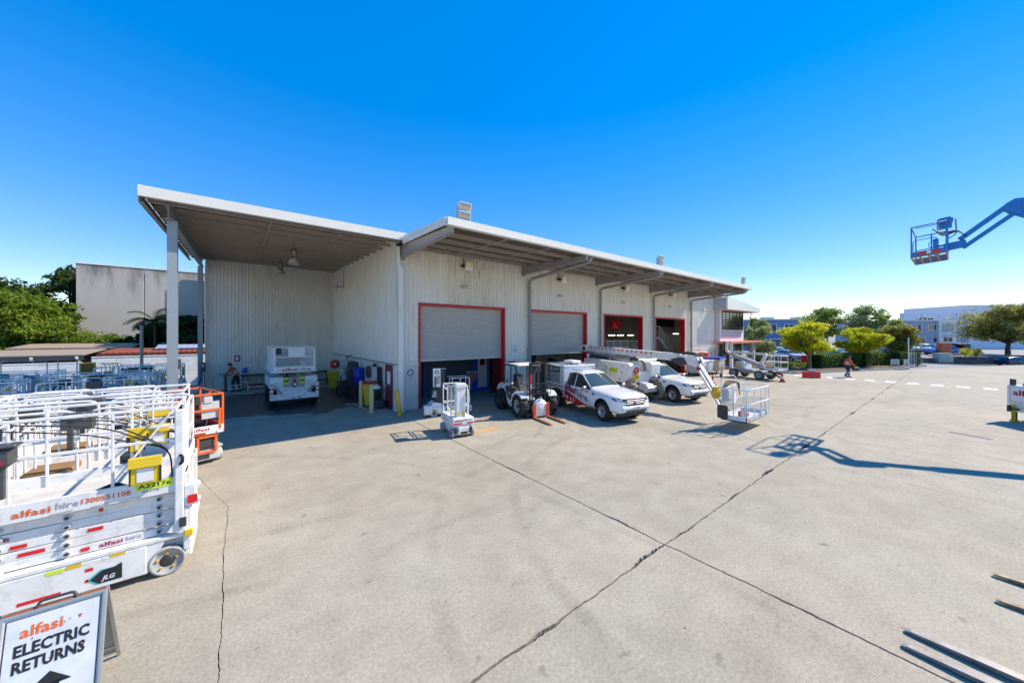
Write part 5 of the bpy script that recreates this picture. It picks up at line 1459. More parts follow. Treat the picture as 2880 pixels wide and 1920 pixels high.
x0, x1, y0, y1, z0 = 19.72, 21.75, .36, 1.18, 6.4
c0 = W3(x0, y0, 0); c1 = W3(x1, y1, 0)
X0, X1 = sorted((c0.x, c1.x)); Y0, Y1 = sorted((c0.y, c1.y))
til = .09
def tl(b): b.v = [(x, y, z - (x - X0) * til) for x, y, z in b.v]; return b
b = B()
for yy in (Y0, (Y0 * 2 + Y1) / 3, (Y0 + Y1 * 2) / 3, Y1): b.bar((X0, yy, z0), (X1, yy, z0), .05, .05)
for i in range(5): b.bar((X0 + (X1 - X0) * i / 4, Y0, z0), (X0 + (X1 - X0) * i / 4, Y1, z0), .04, .045)
fl = part('basket_floor', tl(b), mat('worn_brown_steel', (.3, .2, .1), .6, var=.3, scale=6), t)
b = B(); b.bar((X0, Y1, z0 + .1), (X1, Y1, z0 + .1), .03, .16); b.bar((X0, Y0, z0 + .1), (X1, Y0, z0 + .1), .03, .16); b.bar((X0, Y0, z0 + .1), (X0, Y1, z0 + .1), .03, .16); part('toe_board', tl(b), BLUE, fl)
for k in range(2):
    c = B(); c.box(X0 + .12 + k * .34, X0 + .34 + k * .34, Y1 + .016, Y1 + .02, z0 + .05, z0 + .15); part('reflector', tl(c), REDR, fl)
c = B(); c.box(X0 + .35, X0 + .45, Y1 + .016, Y1 + .02, z0 + .05, z0 + .15); part('reflector', tl(c), TXW, fl)
b = B(); z1 = z0 + 1.1
b.tube([(X0, Y0, z1), (X1, Y0, z1), (X1, Y1, z1), (X0, Y1, z1)], .022, 7, closed=True)
b.tube([(X0, Y0, z0 + .55), (X1, Y0, z0 + .55)], .018, 6); b.tube([(X0, Y1, z0 + .55), (X0, Y0, z0 + .55)], .018, 6)
for x, y in ((X0, Y0), (X1, Y0), (X0, Y1), (X1, Y1), (X0, (Y0 + Y1) / 2), ((X0 + X1) / 2, Y0)): b.tube([(x, y, z0), (x, y, z1)], .022, 7)
b.tube([(X0 + .08, Y1, z1 - .06), (X1 - .1, Y1, z1 - .06)], .014, 6)
part('basket_rail', tl(b), BLUE, t)
b = B(); b.tube(bend([(X0 + .22, Y1, z0 + .1), (X0 + .22, Y1, z0 + .6), (X1 - .04, Y1, z0 + .6), (X1 - .04, Y1, z0 + .12), (X0 + .22, Y1, z0 + .1)], .1, 4), .014, 6); b.tube(bend([(X0 + .2, Y1, z0 + .45), (X0 + .4, Y1, z0 + .45), (X0 + .4, Y1, z0 + .25), (X0 + .2, Y1, z0 + .25)], .06, 4), .012, 5); part('gate', tl(b), BLUE, t)
b = B(); b.box(X0 - .15, X0 + .22, Y1 - .55, Y1 - .15, z1 - .05, z1 + .16, c=.05); b.box(X0 - .12, X0 + .18, Y1 - .5, Y1 - .2, z1 - .2, z1 - .06); part('control_console', tl(b), BLUE, t)
b = B(); b.tube(bend([(X0 - .2, Y1 - .3, z1 + .05), (X0 - .22, Y1 - .3, z0 + .6), (X0 - .02, Y1 - .3, z0 + .5)], .1, 4), .018, 6); part('hand_guard', tl(b), BLUE, t)
b = B(); b.box(X0 + .02, X0 + .14, Y1 - .25, Y1 - .1, z0 + .02, z0 + .2, c=.02); part('foot_switch', tl(b), BLUEW, t)
b = B(); b.tube(bend([(X0 + .2, Y1, z1 + .02), (X0 + .2, Y1, z1 - .28), (X0 + .06, Y1, z1 - .28)], .05, 4), .02, 6); part('rail_pad', tl(b), mat('tan_pad', (.35, .25, .12), .7), t)
# base of the machine outside the frame
b = B(); b.box(-1.4, 1.1, -1.0, 1.0, .9, 1.9, c=.08); part('turntable', b, BLUE, t)
b = B(); b.box(-1.6, 1.6, -.6, .6, .4, .85, c=.04); part('chassis', b, DARK, t)
for x in (1.2, -1.2):
    for s in (-1, 1): wheel(t, x, s * 1.0, .48, .36, s, BLACK, TXW, lugs=24, spokes=0)

# ---------------------------------------------------------------- trailer compressor at the right edge
t = thing('trailer_generator', 'white trailer box lettered alfasi at the right picture edge, yellow and black jockey leg', 'trailer', (24.7, -1.08, 0), D2R(-142))
b = B(); b.box(0, 1.9, .0, 2.4, .42, 1.45, c=.04); box_ = part('body', b, WHITE, t)
b = B()
b.box(.16, 1.8, -.006, -.002, .82, 1.38); b2 = part('sign_panel', b, TXW, t)
b = B(); b.box(.15, .165, -.009, -.006, .81, 1.39); b.box(.15, 1.8, -.009, -.006, .81, .825); part('panel_border', b, GREY, b2)
letters(b2, 'alfasi', TXA, (.25, -.012, 1.08), (1, 0, 0), (0, 0, 1), .22, .9, bold=.03)
b = B(); b.box(.22, .36, -.006, -.002, .64, .72); part('warning_label', b, LIME, t)
b = B(); b.tube(bend([(.1, .12, 1.45), (.1, .12, 1.66)], .1), .03, 6); b.box(.04, .16, .06, .2, 1.45, 1.7, c=.02); b.tube(bend([(.25, .3, 1.45), (.35, .3, 1.62), (1.4, .3, 1.66), (1.7, .3, 1.45)], .2, 5), .02, 6); b.tube(bend([(.3, .5, 1.45), (.5, .5, 1.58), (1.4, .5, 1.55)], .1, 4), .025, 6); part('top_fittings', b, DARK, t)
b = B(); b.box(.45, .75, .2, .5, 1.46, 1.56, c=.03); part('filler_cap', b, REDR, t)
b = B(); b.box(.3, .38, -.1, -.03, .05, .62); b.box(.27, .41, -.12, .02, .02, .05); lg = part('jockey_leg', b, YELB, t)
for i in range(5):
    c = B(); c.add([(.299, -.101, .08 + i * .11), (.381, -.101, .13 + i * .11), (.381, -.101, .18 + i * .11), (.299, -.101, .13 + i * .11)], [(0, 1, 2, 3)]); part('black_stripe', c, TXK, lg)
b = B(); b.box(.1, .18, .1, .2, .05, .45); b.box(.06, .22, .05, .25, .0, .05); b.box(.24, .5, -.12, -.02, .5, .56); b.box(.2, .28, -.16, -.05, .4, .66, c=.01); part('stabiliser', b, DARK, t)
for y in (.9, 1.6):
    wheel(t, .1, y, .33, .2, -1, BLACK, LGREY)
    wheel(t, 1.8, y, .33, .2, 1, BLACK, LGREY)

# ---------------------------------------------------------------- two pairs of bare fork tines reaching in from the right
def fork_pair(x0, x1, y, lb, gap, m):
    t = thing('fork_carriage', lb, 'fork carriage', ((x0 + x1) / 2, y - 1.2, 0), D2R(90), 'fork carriages at the right edge')
    w2 = (x1 - x0) / 2
    for s in (-1, 1):
        b = B(); b.prism([(0, .0 + gap), (0, .055 + gap), (.7, .05 + gap), (1.15, .03 + gap), (1.2, .015 + gap), (1.195, .002 + gap), (.7, .0 + gap)], 'xz', s * w2 - .055, s * w2 + .055); b.box(-.045, 0, s * w2 - .055, s * w2 + .055, .0 + gap, .75)
        # rounded tip
        for i, (x, y_, z) in enumerate(b.v):
            if x > 1.1: b.v[i] = (x, s * w2 + (y_ - s * w2) * .55, z)
        part('fork_tine', b, m, t)
    b = B(); b.box(-.12, -.046, -.6, .6, .5, .62); b.box(-.12, -.046, -.6, .6, .12, .22)
    for yy in (-.5, .5): b.box(-.22, -.13, yy - .06, yy + .06, .05, 1.9)
    part('carriage', b, DARK, t)
fork_pair(5.82, 6.14, .42, 'pair of bare grey fork tines reaching in at the bottom right corner', .015, RUST)
fork_pair(7.75, 8.55, -.26, 'pair of yellow edged fork tines further up the right picture edge', .02, mat('yellow_worn_fork', (.28, .22, .13), .55, metal=.2, var=.6, scale=9))

# ---------------------------------------------------------------- returns board
t = thing('returns_board', 'white A-frame board reading ELECTRIC RETURNS in the bottom left corner', 'sign', (-1.3, 5.12, 0), 0)
bw, bh = .30, 1.02
ang = D2R(-16)
T = Matrix.Translation((0, 0, 1.0)) @ Matrix.Rotation(ang, 4, 'X')
def fb(b): b.v = [tuple(T @ Vector(p)) for p in b.v]; return b
BRD = mat('weathered_board', (.62, .65, .68), .45, var=.12, scale=5, dirt=.5, dcol=(.42, .46, .5), dscale=7)
b = B(); b.box(-bw, bw, -.004, .004, -bh, -.02); face = part('front_panel', fb(b), BRD, t)
b = B()
for x in (-bw, bw): b.box(x - .014, x + .014, -.018, .012, -bh, 0, c=.004)
b.box(-bw, bw, -.018, .012, -.02, 0); b.box(-bw, bw, -.018, .012, -bh - .0, -bh + .025); part('front_frame', fb(b), GALV, t)
b = B(); b.box(-bw, bw, .0, .05, -.012, .012); part('rusty_top_rail', fb(b), mat('rusty_steel', (.3, .1, .03), .8, var=.4, scale=12), t)
b = B()
for x in (-bw + .028, bw - .028): b.box(x - .003, x + .003, -.007, -.005, -bh + .04, -.04)
b.box(-bw + .03, bw - .03, -.007, -.005, -.046, -.04); part('border_line', fb(b), TXK, t)
yd = (T @ Vector((0, 0, 1)) - T @ Vector((0, 0, 0)))
def ol(x, z): return T @ Vector((x, -.0075, z))
letters(face, 'alfasi', TXO, ol(-.19, -.2), (1, 0, 0), yd, .085, .24, bold=.02)
letters(face, 'ELECTRIC', TXK, ol(-.215, -.338), (1, 0, 0), yd, .088, .43, bold=.035)
letters(face, 'RETURNS', TXK, ol(-.215, -.462), (1, 0, 0), yd, .088, .41, bold=.035)
b = B(); b.add([(-.13, -.0075, -.64), (0, -.0075, -.53), (.13, -.0075, -.64), (.06, -.0075, -.62), (.06, -.0075, -.9), (-.06, -.0075, -.9), (-.06, -.0075, -.62)], [(0, 1, 2), (0, 2, 3, 6), (3, 4, 5, 6)]); part('arrow', fb(b), TXK, face)
for x, z, s_ in ((.15, -.15, .012), (.06, -.17, .005), (.09, -.16, .005), (.18, -.4, .012), (.0, -.42, .014), (-.12, -.22, .006)):
    c = B(); c.add([(x - s_, -.0072, z), (x + s_, -.0072, z), (x + s_ * .2, -.0072, z - s_ * 2.5)], [(0, 1, 2)]); part('rust_spot', fb(c), MATS['rusty_steel'], face)
T2 = Matrix.Translation((0, .03, 1.0)) @ Matrix.Rotation(D2R(25), 4, 'X')
def bb2(b): b.v = [tuple(T2 @ Vector(p)) for p in b.v]; return b
b = B(); b.box(-bw, bw, -.003, .003, -1.0, -.02); part('back_panel', bb2(b), GREY, t)
b = B()
for x in (-bw, bw): b.box(x - .014, x + .014, -.012, .018, -1.1, 0)
b.box(-bw, bw, -.012, .018, -1.03, -1.0); b.box(-bw, bw, -.012, .018, -.93, -.91); part('back_frame', bb2(b), GALV, t)
b = B(); b.tube(bend([(-.12, .0, .0), (-.1, .02, .05), (.1, .02, .05), (.12, .0, .0)], .04, 4), .012, 6); b.v = [(x, y, z + 1.0) for x, y, z in b.v]; part('handle', b, DARK, t)
# ---------------------------------------------------------------- bollards, bins and gear along the wash bay wall
CAP = mat('bollard_paint', (.72, .5, .24), .5, var=.12, dirt=.4, dcol=(.45, .42, .38), dscale=7)
def bollard(x, y, h, r, lb, lean=0, m=CAP):
    t = thing('bollard', lb, 'bollard', (x, y, 0), 0, 'yellow bollards at the wash bay')
    T = Matrix.Rotation(lean, 4, 'Y')
    b = B(); b.lathe([(r, 0), (r, h - .04), (r * .8, h), (0, h)], n=16); b.v = [tuple(T @ Vector(p)) for p in b.v]; part('post', b, m, t)
    b = B(); b.lathe([(r + .002, h - .28), (r + .003, h - .14)], n=16); b.v = [tuple(T @ Vector(p)) for p in b.v]; part('band', b, YEL if lean else CAP, t)
bollard(4.75, 17.98, 1.25, .09, 'buff yellow bollard further into the wash bay, in front of the red lidded bin')
bollard(4.75, 16.28, 1.25, .095, 'buff yellow bollard with a pale cap, nearer the wash bay mouth')
bollard(5.55, 14.95, 1.12, .085, 'yellow bollard leaning left in front of the warehouse corner', D2R(-7), YEL)
bollard(-1.72, 14.6, 1.3, .1, 'yellow bollard at the foot of the front canopy column, behind the orange lift', 0, YEL)

def wheelie(x, y, rz, m, lidm, lb, s=1.):
    t = thing('wheelie_bin', lb, 'bin', (x, y, 0), rz, 'wheelie bins')
    b = B(); a, c = .2 * s, .28 * s
    vs = [(-a, -a, .06), (a, -a, .06), (a, a, .06), (-a, a, .06), (-c, -c, .95 * s), (c, -c, .95 * s), (c, c, .95 * s), (-c, c, .95 * s)]
    b.add(vs, [(0, 1, 2, 3), (4, 5, 6, 7), (0, 1, 5, 4), (1, 2, 6, 5), (2, 3, 7, 6), (3, 0, 4, 7)]); b.box(-c - .02, c + .02, -c - .02, c + .02, .9 * s, .95 * s, c=.01)
    part('body', b, m, t)
    b = B(); b.prism([(-c - .03, .955 * s), (c + .03, .955 * s), (c + .03, 1.0 * s), (0, 1.06 * s), (-c - .03, 1.0 * s)], 'yz', -c - .03, c + .03); b.cyl((-c, c + .05, .97 * s), (c, c + .05, .97 * s), .025, n=8); part('lid', b, lidm, t)
    for sx in (-1, 1):
        b = B(); b.cyl((sx * a, a, .09), (sx * (a + .05), a, .09), .09, n=14); part('wheel', b, BLACK, t)
wheelie(5.0, 25.4, D2R(-20), YELB, YELB, 'yellow wheelie bin deep in the wash bay right of the big lift', 1.1)
wheelie(5.15, 17.9, D2R(-15), YELB, mat('red_lid', (.5, .03, .02), .5), 'yellow wheelie bin with a red lid behind the bollards', 1.15)
t = thing('drum_bin', 'dark green round bin with a white bag on top, by the maroon door', 'bin', (5.35, 17.55, 0))
b = B(); b.lathe([(0, 0), (.2, 0), (.24, .85), (.25, .88), (.23, .88), (.2, .8)], n=18); part('body', b, mat('dark_green_plastic', (.02, .05, .035), .5), t)
b = B(); b.lathe([(.2, .8), (.21, .93), (.12, 1.05), (0, 1.06)], n=14); part('bag', b, TXW, t)
b = B(); b.box(-.2, .2, -.25, .2, 0, .4, c=.05); solo('black_crate', b, DARK, 'black plastic crate on the ground by the maroon door', 'crate', (5.33, 17.1, 0))
b = B(); b.lathe([(0, 0), (.05, 0), (.05, .22), (.02, .28), (.02, .32), (0, .32)], n=10); solo('bottle', b, TXW, 'small white bottle on the ground between the two bollards', 'bottle', (4.95, 17.0, 0))
t = thing('blue_drum', 'blue plastic drum standing high against the wash bay wall', 'drum', (5.4, 20.9, 0))
b = B(); b.lathe([(0, .75), (.26, .75), (.29, .8), (.29, 1.15), (.3, 1.18), (.29, 1.2), (.29, 1.6), (.25, 1.66), (0, 1.66)], n=18); part('body', b, mat('blue_drum_plastic', (.015, .03, .4), .4), t)
b = B()
for sx in (-.22, .22):
    for sy in (-.22, .22): b.bar((sx, sy, 0), (sx, sy, .75), .05, .05, up=(0, 1, 0))
b.box(-.3, .3, -.3, .3, .7, .75); part('stand', b, DARK, t)
t = thing('hose_coil', 'coil of brown hose hanging on the wash bay wall', 'hose', (5.6, 19.6, 1.5))
b = B()
for i in range(4): b.tube([(-.03 * i, .24 * math.cos(a) + .012 * i, .3 * math.sin(a)) for a in [k * .39 for k in range(16)]], .022, 6, closed=True)
part('coil', b, mat('brown_hose', (.1, .07, .05), .6), t)
b = B(); b.bar((.08, 0, .28), (-.12, 0, .28), .04, .03); part('hook', b, DARK, t)
t = thing('hose_coil', 'bundle of black hoses hanging beside the maroon door', 'hose', (5.6, 17.75, 1.35))
for i in range(5):
    b = B(); b.tube(bend([(-.02 * i, -.1 + .04 * i, .55), (-.02 * i, -.16 + .03 * i, -.4), (-.02 * i, .06 + .03 * i, -.45 - .03 * i), (-.02 * i, .12 + .02 * i, .55)], .1, 4), .025, 6); part('hose', b, BLACK, t)
t = thing('wash_tank', 'grey white water tank on the wash bay wall above the pressure washer', 'tank', (5.35, 23.4, 1.35))
b = B(); b.lathe([(0, 0), (.28, .03), (.32, .12), (.32, .68), (.28, .77), (0, .8)], (0, -.4, .3), (0, 1, 0), 18); part('tank', b, LGREY, t)
b = B(); b.box(-.05, .3, -.3, -.25, -.1, .05); b.box(-.05, .3, .2, .25, -.1, .05); b.tube(bend([(0, 0, .6), (0, 0, .8), (.3, .2, .85)], .1), .03, 6); part('bracket', b, DARK, t)
t = thing('pressure_washer', 'dark pressure washer unit with hanging hoses below the grey tank', 'washer', (5.15, 23.1, 0))
b = B(); b.box(-.3, .35, -.6, .5, .15, .7, c=.05); b.box(-.2, .3, -.4, .3, .7, 1.0, c=.04); part('body', b, DARK, t)
b = B(); b.lathe([(0, 0), (.16, .01), (.16, .35), (0, .37)], (-.1, -.45, .75), (0, 0, 1), 14); part('motor', b, LGREY, t)
for i in range(4):
    b = B(); b.tube(bend([(.2 - .05 * i, .1 * i - .2, 1.7), (.1, .12 * i - .2, 1.1), (.0 - .05 * i, .1 * i, .6)], .2, 4), .02, 5); part('hose', b, LGREY if i % 2 else BLACK, t)
for sx in (-1, 1):
    b = B(); b.cyl((sx * .32, .3, .17), (sx * .4, .3, .17), .17, n=14); part('wheel', b, BLACK, t)
b = B(); b.box(5.2, 5.6, 21.7, 22.6, 0, 1.9, c=.03); o = solo('tool_locker', b, DARK, 'tall dark locker against the wash bay wall by the grey tank', 'locker')
t = thing('fire_hose_reel', 'bright red hose reel on the wash bay wall near the back corner', 'hose reel', (5.5, 27.0, 1.45))
b = B(); b.lathe([(.1, 0), (.3, .02), (.32, .1), (.3, .18), (.1, .2)], (-.1, -.1, 0), (0, 1, 0), 18); part('reel', b, mat('signal_red', (.75, .04, .02), .4), t)
b = B(); b.tube(bend([(-.1, .0, -.3), (-.12, 0, -.5), (0, .05, -.55)], .1), .02, 6); part('hose_end', b, TXW, t)
b = B(); b.box(0, .18, -.1, .1, -.1, .1); part('bracket', b, DARK, t)
b = B(); b.box(-.02, .02, -.35, .35, -.25, .25); solo('wall_sign', b, TXW, 'small white vent plate on the wash bay wall', 'sign', (5.64, 21.9, 1.75))
t = thing('broom', 'white handled broom leaning on the wash bay wall behind the bollard', 'broom', (5.2, 17.75, .95))
b = B(); b.cyl((0, 0, 0), (.33, .75, .95), .014, n=6); part('handle', b, TXW, t)
b = B(); b.box(.29, .4, .65, .9, .9, 1.06); part('head', b, DARK, t)
# workbench, cooler, wall box along the back wall
t = thing('workbench', 'long dark workbench along the back wall of the wash bay', 'bench', (2.1, 28.5, 0))
b = B(); b.box(-1.9, 3.2, -.35, .35, .84, .92, c=.01); part('bench_top', b, mat('dark_green_bench', (.035, .05, .05), .5), t)
for x in (-1.8, -.6, .6, 1.9, 3.1):
    b = B(); b.bar((x, -.28, 0), (x, -.28, .84), .06, .06, up=(0, 1, 0)); b.bar((x, .28, 0), (x, .28, .84), .06, .06, up=(0, 1, 0)); part('leg', b, DARK, t)
b = B(); b.box(-1.8, 3.1, -.3, .3, .22, .26); part('shelf', b, DARK, t)
b = B(); b.box(-.2, .2, -.15, .15, 0, .22, c=.03); solo('parts_box', b, LGREY, 'small pale box on the workbench shelf', 'box', (1.6, 28.4, .26))
b = B(); b.box(-.25, .25, -.12, .12, 0, .14, c=.02); solo('parts_box', b, TXW, 'pale tray lying on the workbench top', 'box', (2.2, 28.4, .92))
t = thing('vice_stand', 'machine vice on a post stand at the left end of the workbench', 'vice', (-.55, 28.3, 0))
b = B(); b.cyl((0, 0, 0), (0, 0, .9), .06, n=10); b.box(-.2, .2, -.2, .2, 0, .04); part('post', b, DARK, t)
b = B(); b.box(-.15, .15, -.1, .1, .9, 1.1, c=.03); b.box(-.35, -.1, -.05, .05, 1.0, 1.08); part('jaws', b, GREY, t)
t = thing('water_cooler', 'white water cooler with a blue bottle against the back wall', 'water cooler', (.42, 28.75, 0))
b = B(); b.box(-.15, .15, -.15, .15, 0, 1.0, c=.02); part('body', b, LGREY, t)
b = B(); b.lathe([(0, 1.0), (.08, 1.0), (.13, 1.08), (.13, 1.3), (.1, 1.36), (0, 1.37)], n=14); part('bottle', b, mat('blue_bottle', (.05, .12, .5), .2), t)
t = thing('steel_trestle', 'low steel trestle standing under the workbench left end', 'trestle', (.1, 27.6, 0))
b = B()
for x in (-.45, .45): b.bar((x, -.15, 0), (x, 0, .55), .04, .04, up=(0, 1, 0)); b.bar((x, .15, 0), (x, 0, .55), .04, .04, up=(0, 1, 0))
b.bar((-.5, 0, .55), (.5, 0, .55), .05, .05); b.bar((-.45, 0, .3), (.45, 0, .3), .03, .03); part('frame', b, GALV, t)
t = thing('charging_box', 'wall charger with a looping black cable on the rear canopy column', 'charger', (-1.62, 28.55, 1.5))
b = B(); b.box(-.12, .12, -.1, .1, -.25, .3, c=.04); part('body', b, CHAR, t); b = B(); b.box(-.06, .06, -.105, -.101, 0, .2); part('face', b, LGREY, t)
b = B(); b.tube(bend([(-.05, -.1, -.2), (-.1, -.4, -.9), (-.35, -.8, -1.15), (-.75, -.9, -.8), (-.9, -.9, -.4)], .3, 5), .028, 6); b.tube(bend([(.05, -.1, -.2), (.08, -.15, -.8), (.1, -.3, -1.4)], .2), .022, 6); part('cable', b, BLACK, t)
t = thing('fire_sign', 'small red and white fire sign on the back wall of the wash bay', 'sign', (.02, 29.05, 1.95))
b = B(); b.box(-.14, .14, -.02, 0, -.2, .2); part('plate', b, TXA, t); b = B(); b.box(-.07, .06, -.024, -.021, -.12, .12); part('symbol', b, TXW, t)
t = thing('floor_hose', 'black hose snaking over the wash bay floor behind the orange lift', 'hose', (-.2, 25.6, 0))
b = B(); b.tube(bend([(-1, 0, .02), (.2, .3, .02), (.9, -.5, .02), (1.8, -.4, .02), (2.4, -.9, .02)], .5, 6), .022, 6); part('hose', b, BLACK, t)
# round pictogram signs on the facade
def round_sign(x, z, lb, plate=None, y=FY - .034, r=.15):
    t = thing('pictogram_sign', lb, 'sign', (x, y, z), 0)
    if plate:
        b = B(); b.box(-plate, plate, -.012, 0, -plate * 1.5, plate * 1.5); part('plate', b, TXW, t)
    b = B(); b.lathe([(r * .78, -.014), (r, -.014), (r, -.016), (r * .78, -.016)], (0, 0, 0), (0, 1, 0), 22); b.v = [(x, -abs(y) , z) for x, y, z in b.v]; part('ring', b, TXG, t)
    return t
t = round_sign(6.35, 1.72, 'round grey walking figure sign on the white panel left of the first door', r=.16)
b = B(); b.lathe([(0, 0), (.165, 0)], (0, -.004, 0), (0, -1, 0), 22); part('disc', b, LGREY, t)
b = B(); b.add([(-.02, -.02, .1), (.02, -.02, .1), (.06, -.02, -.1), (.03, -.02, -.1), (0, -.02, .0), (-.03, -.02, -.1), (-.06, -.02, -.1)], [(0, 1, 2, 3, 4), (0, 4, 5, 6)]); part('figure', b, TXW, t)
for i in range(2):
    b = B(); b.box(-.12, .12, -.02, -.016, -.24 - i * .05, -.22 - i * .05); part('printed_line', b, LGREY, t)
t = round_sign(5.79, 1.72, 'round grey clock-like sign on the corner cover strip', y=FY - .07, r=.1)
b = B(); b.bar((0, -.018, 0), (0, -.018, .06), .012, .004, up=(0, 1, 0)); b.bar((0, -.018, 0), (.045, -.018, .015), .012, .004, up=(0, 1, 0)); part('figure', b, TXG, t)
t = round_sign(12.55, 2.62, 'white plaque with a ringed S symbol between the first two doors', plate=.22, r=.13)
letters(t, 'S', TXK, (-.035, -.02, -.05), (1, 0, 0), (0, 0, 1), .1, .07); letters(t, 'SPEED', TXG, (-.13, -.016, .2), (1, 0, 0), (0, 0, 1), .05, .26)
t = thing('wall_notice', 'small maroon edged notice low on the wall right of the first door', 'sign', (12.3, FY - .04, 1.95))
b = B(); b.box(-.28, .28, -.012, 0, -.1, .1); part('plate', b, TXW, t); b = B(); b.box(-.26, .26, -.015, -.0125, -.05, .05); part('printed_line', b, TXA, t)

# ---------------------------------------------------------------- inside the doors
t = thing('shop_crate', 'red and dark tools and machines piled inside the second door', 'machine', (16.3, 18.6, 0))
for i in range(16):
    x = -2.2 + (i % 8) * .6 + rnd.uniform(-.1, .1); z = rnd.uniform(.9, 1.9)
    b = B(); b.box(x - .22, x + .2, -.3 + .5 * (i // 8), .2 + .5 * (i // 8), 0, z, c=.04); part('cabinet', b, rnd.choice([DARK, CHAR, RED, GREY, BLACK, TXA]), t)
t = thing('cage', 'row of white wire cages just inside the third door', 'cage', (25.3, 17.3, 0))
for i in range(5):
    b = B(); x = -2.3 + i * .93
    for z in (.1, 1.0, 1.9, 2.5, 3.0): b.bar((x, 0, z), (x + .88, 0, z), .03, .035)
    for k in range(6): b.bar((x + k * .176, 0, .1), (x + k * .176, 0, 3.0), .02, .025, up=(0, 1, 0))
    for k in (0, .88): b.bar((x + k, 0, 0), (x + k, 0, 3.05), .04, .04, up=(0, 1, 0)); b.bar((x + k, 0, 3.0), (x + k, .9, 3.0), .03, .03)
    part('cage_panel', b, TUBE, t)
t = thing('logo_disc', 'round red sign with white marks high on the wall inside the third door', 'sign', (33.4, 24.0, 4.6), D2R(-54))
b = B(); b.lathe([(0, -.03), (.62, -.03), (.62, 0), (0, 0)], (0, 0, 0), (0, 1, 0), 24); part('disc', b, mat('logo_red', (.75, .02, .04), .4, emit=.05), t)
b = B(); b.box(-.3, .3, -.05, -.035, -.3, -.18); b.prism([(-.12, -.05), (.12, -.05), (.02, .3), (-.1, .3)], 'xz', -.05, -.035); part('white_mark', b, TXW, t)
TUBEL = mat('fluorescent_tube', (1, .97, .9), .4, emit=6.)
for x, y, z, lb in ((32.8, 24.0, 3.5, 'lit fluorescent tube inside the third door, leftmost'), (34.4, 24.0, 3.5, 'lit fluorescent tube inside the third door, middle'), (36.4, 24.0, 3.5, 'lit fluorescent tube inside the third door, rightmost'), (37.2, 19.0, 3.65, 'lit fluorescent tube over the stairs inside the fourth door')):
    t = thing('fluorescent_lamp', lb, 'lamp', (x, y, z), 0, 'fluorescent lamps inside the doors')
    b = B(); b.box(-.6, .6, -.06, .06, 0, .06); part('batten', b, LGREY, t); b = B(); b.cyl((-.58, 0, -.03), (.58, 0, -.03), .025, n=8); part('tube', b, TUBEL, t)
t = thing('staircase', 'steel staircase with handrail climbing inside the fourth door', 'stairs', (32.8, 17.5, 0))
b = B(); b.bar((-1.6, 0, 3.2), (2.4, 0, .1), .06, .3); b.bar((-1.6, .9, 3.2), (2.4, .9, .1), .06, .3); part('stringer', b, GREY, t)
for i in range(14):
    c = B(); c.box(-1.6 + i * .3, -1.3 + i * .3, .05, .85, 3.1 - i * .225, 3.14 - i * .225); part('tread', c, GREY, t)
b = B(); b.tube([(-3.4, 0, 4.3), (-1.6, 0, 4.3), (2.4, 0, 1.1)], .03, 6); b.tube([(-3.4, 0, 3.85), (-1.6, 0, 3.85), (2.4, 0, .65)], .025, 6)
for i in range(6): b.tube([(-1.6 + i * .8, 0, 3.2 - i * .62), (-1.6 + i * .8, 0, 4.3 - i * .64)], .025, 6)
part('handrail', b, LGREY, t)
b = B(); b.box(-4.0, -1.6, 0, .9, 3.1, 3.3); part('landing', b, GREY, t)
b = B(); b.box(34.4, 39.3, 20.2, 20.4, 3.6, 4.3); wpart('mezzanine_front', b, mat('mezzanine_board', (.3, .29, .27), .7))
for i in range(4):
    b = B(); b.box(34.5 + i * 1.2, 35.6 + i * 1.2, 20.2, 20.3, 4.35, 5.5); wpart('inner_window', b, GLASS)
for sx, x in ((-1, 0), (1, 1)): pass
wheelie(11.3, 18.8, 0, mat('pink_bin', (.45, .16, .2), .5), mat('blue_bag', (.35, .5, .65), .4), 'pink wheelie bin topped with a pale blue bag inside the first door', 1.25)
b = B(); b.box(-.09, .09, -.04, .04, 0, 1.55); solo('timber_plank', b, mat('pale_timber', (.5, .34, .16), .6, var=.2, scale=9), 'pale timber plank upright inside the left red door jamb', 'plank', (7.1, 16.6, 0))

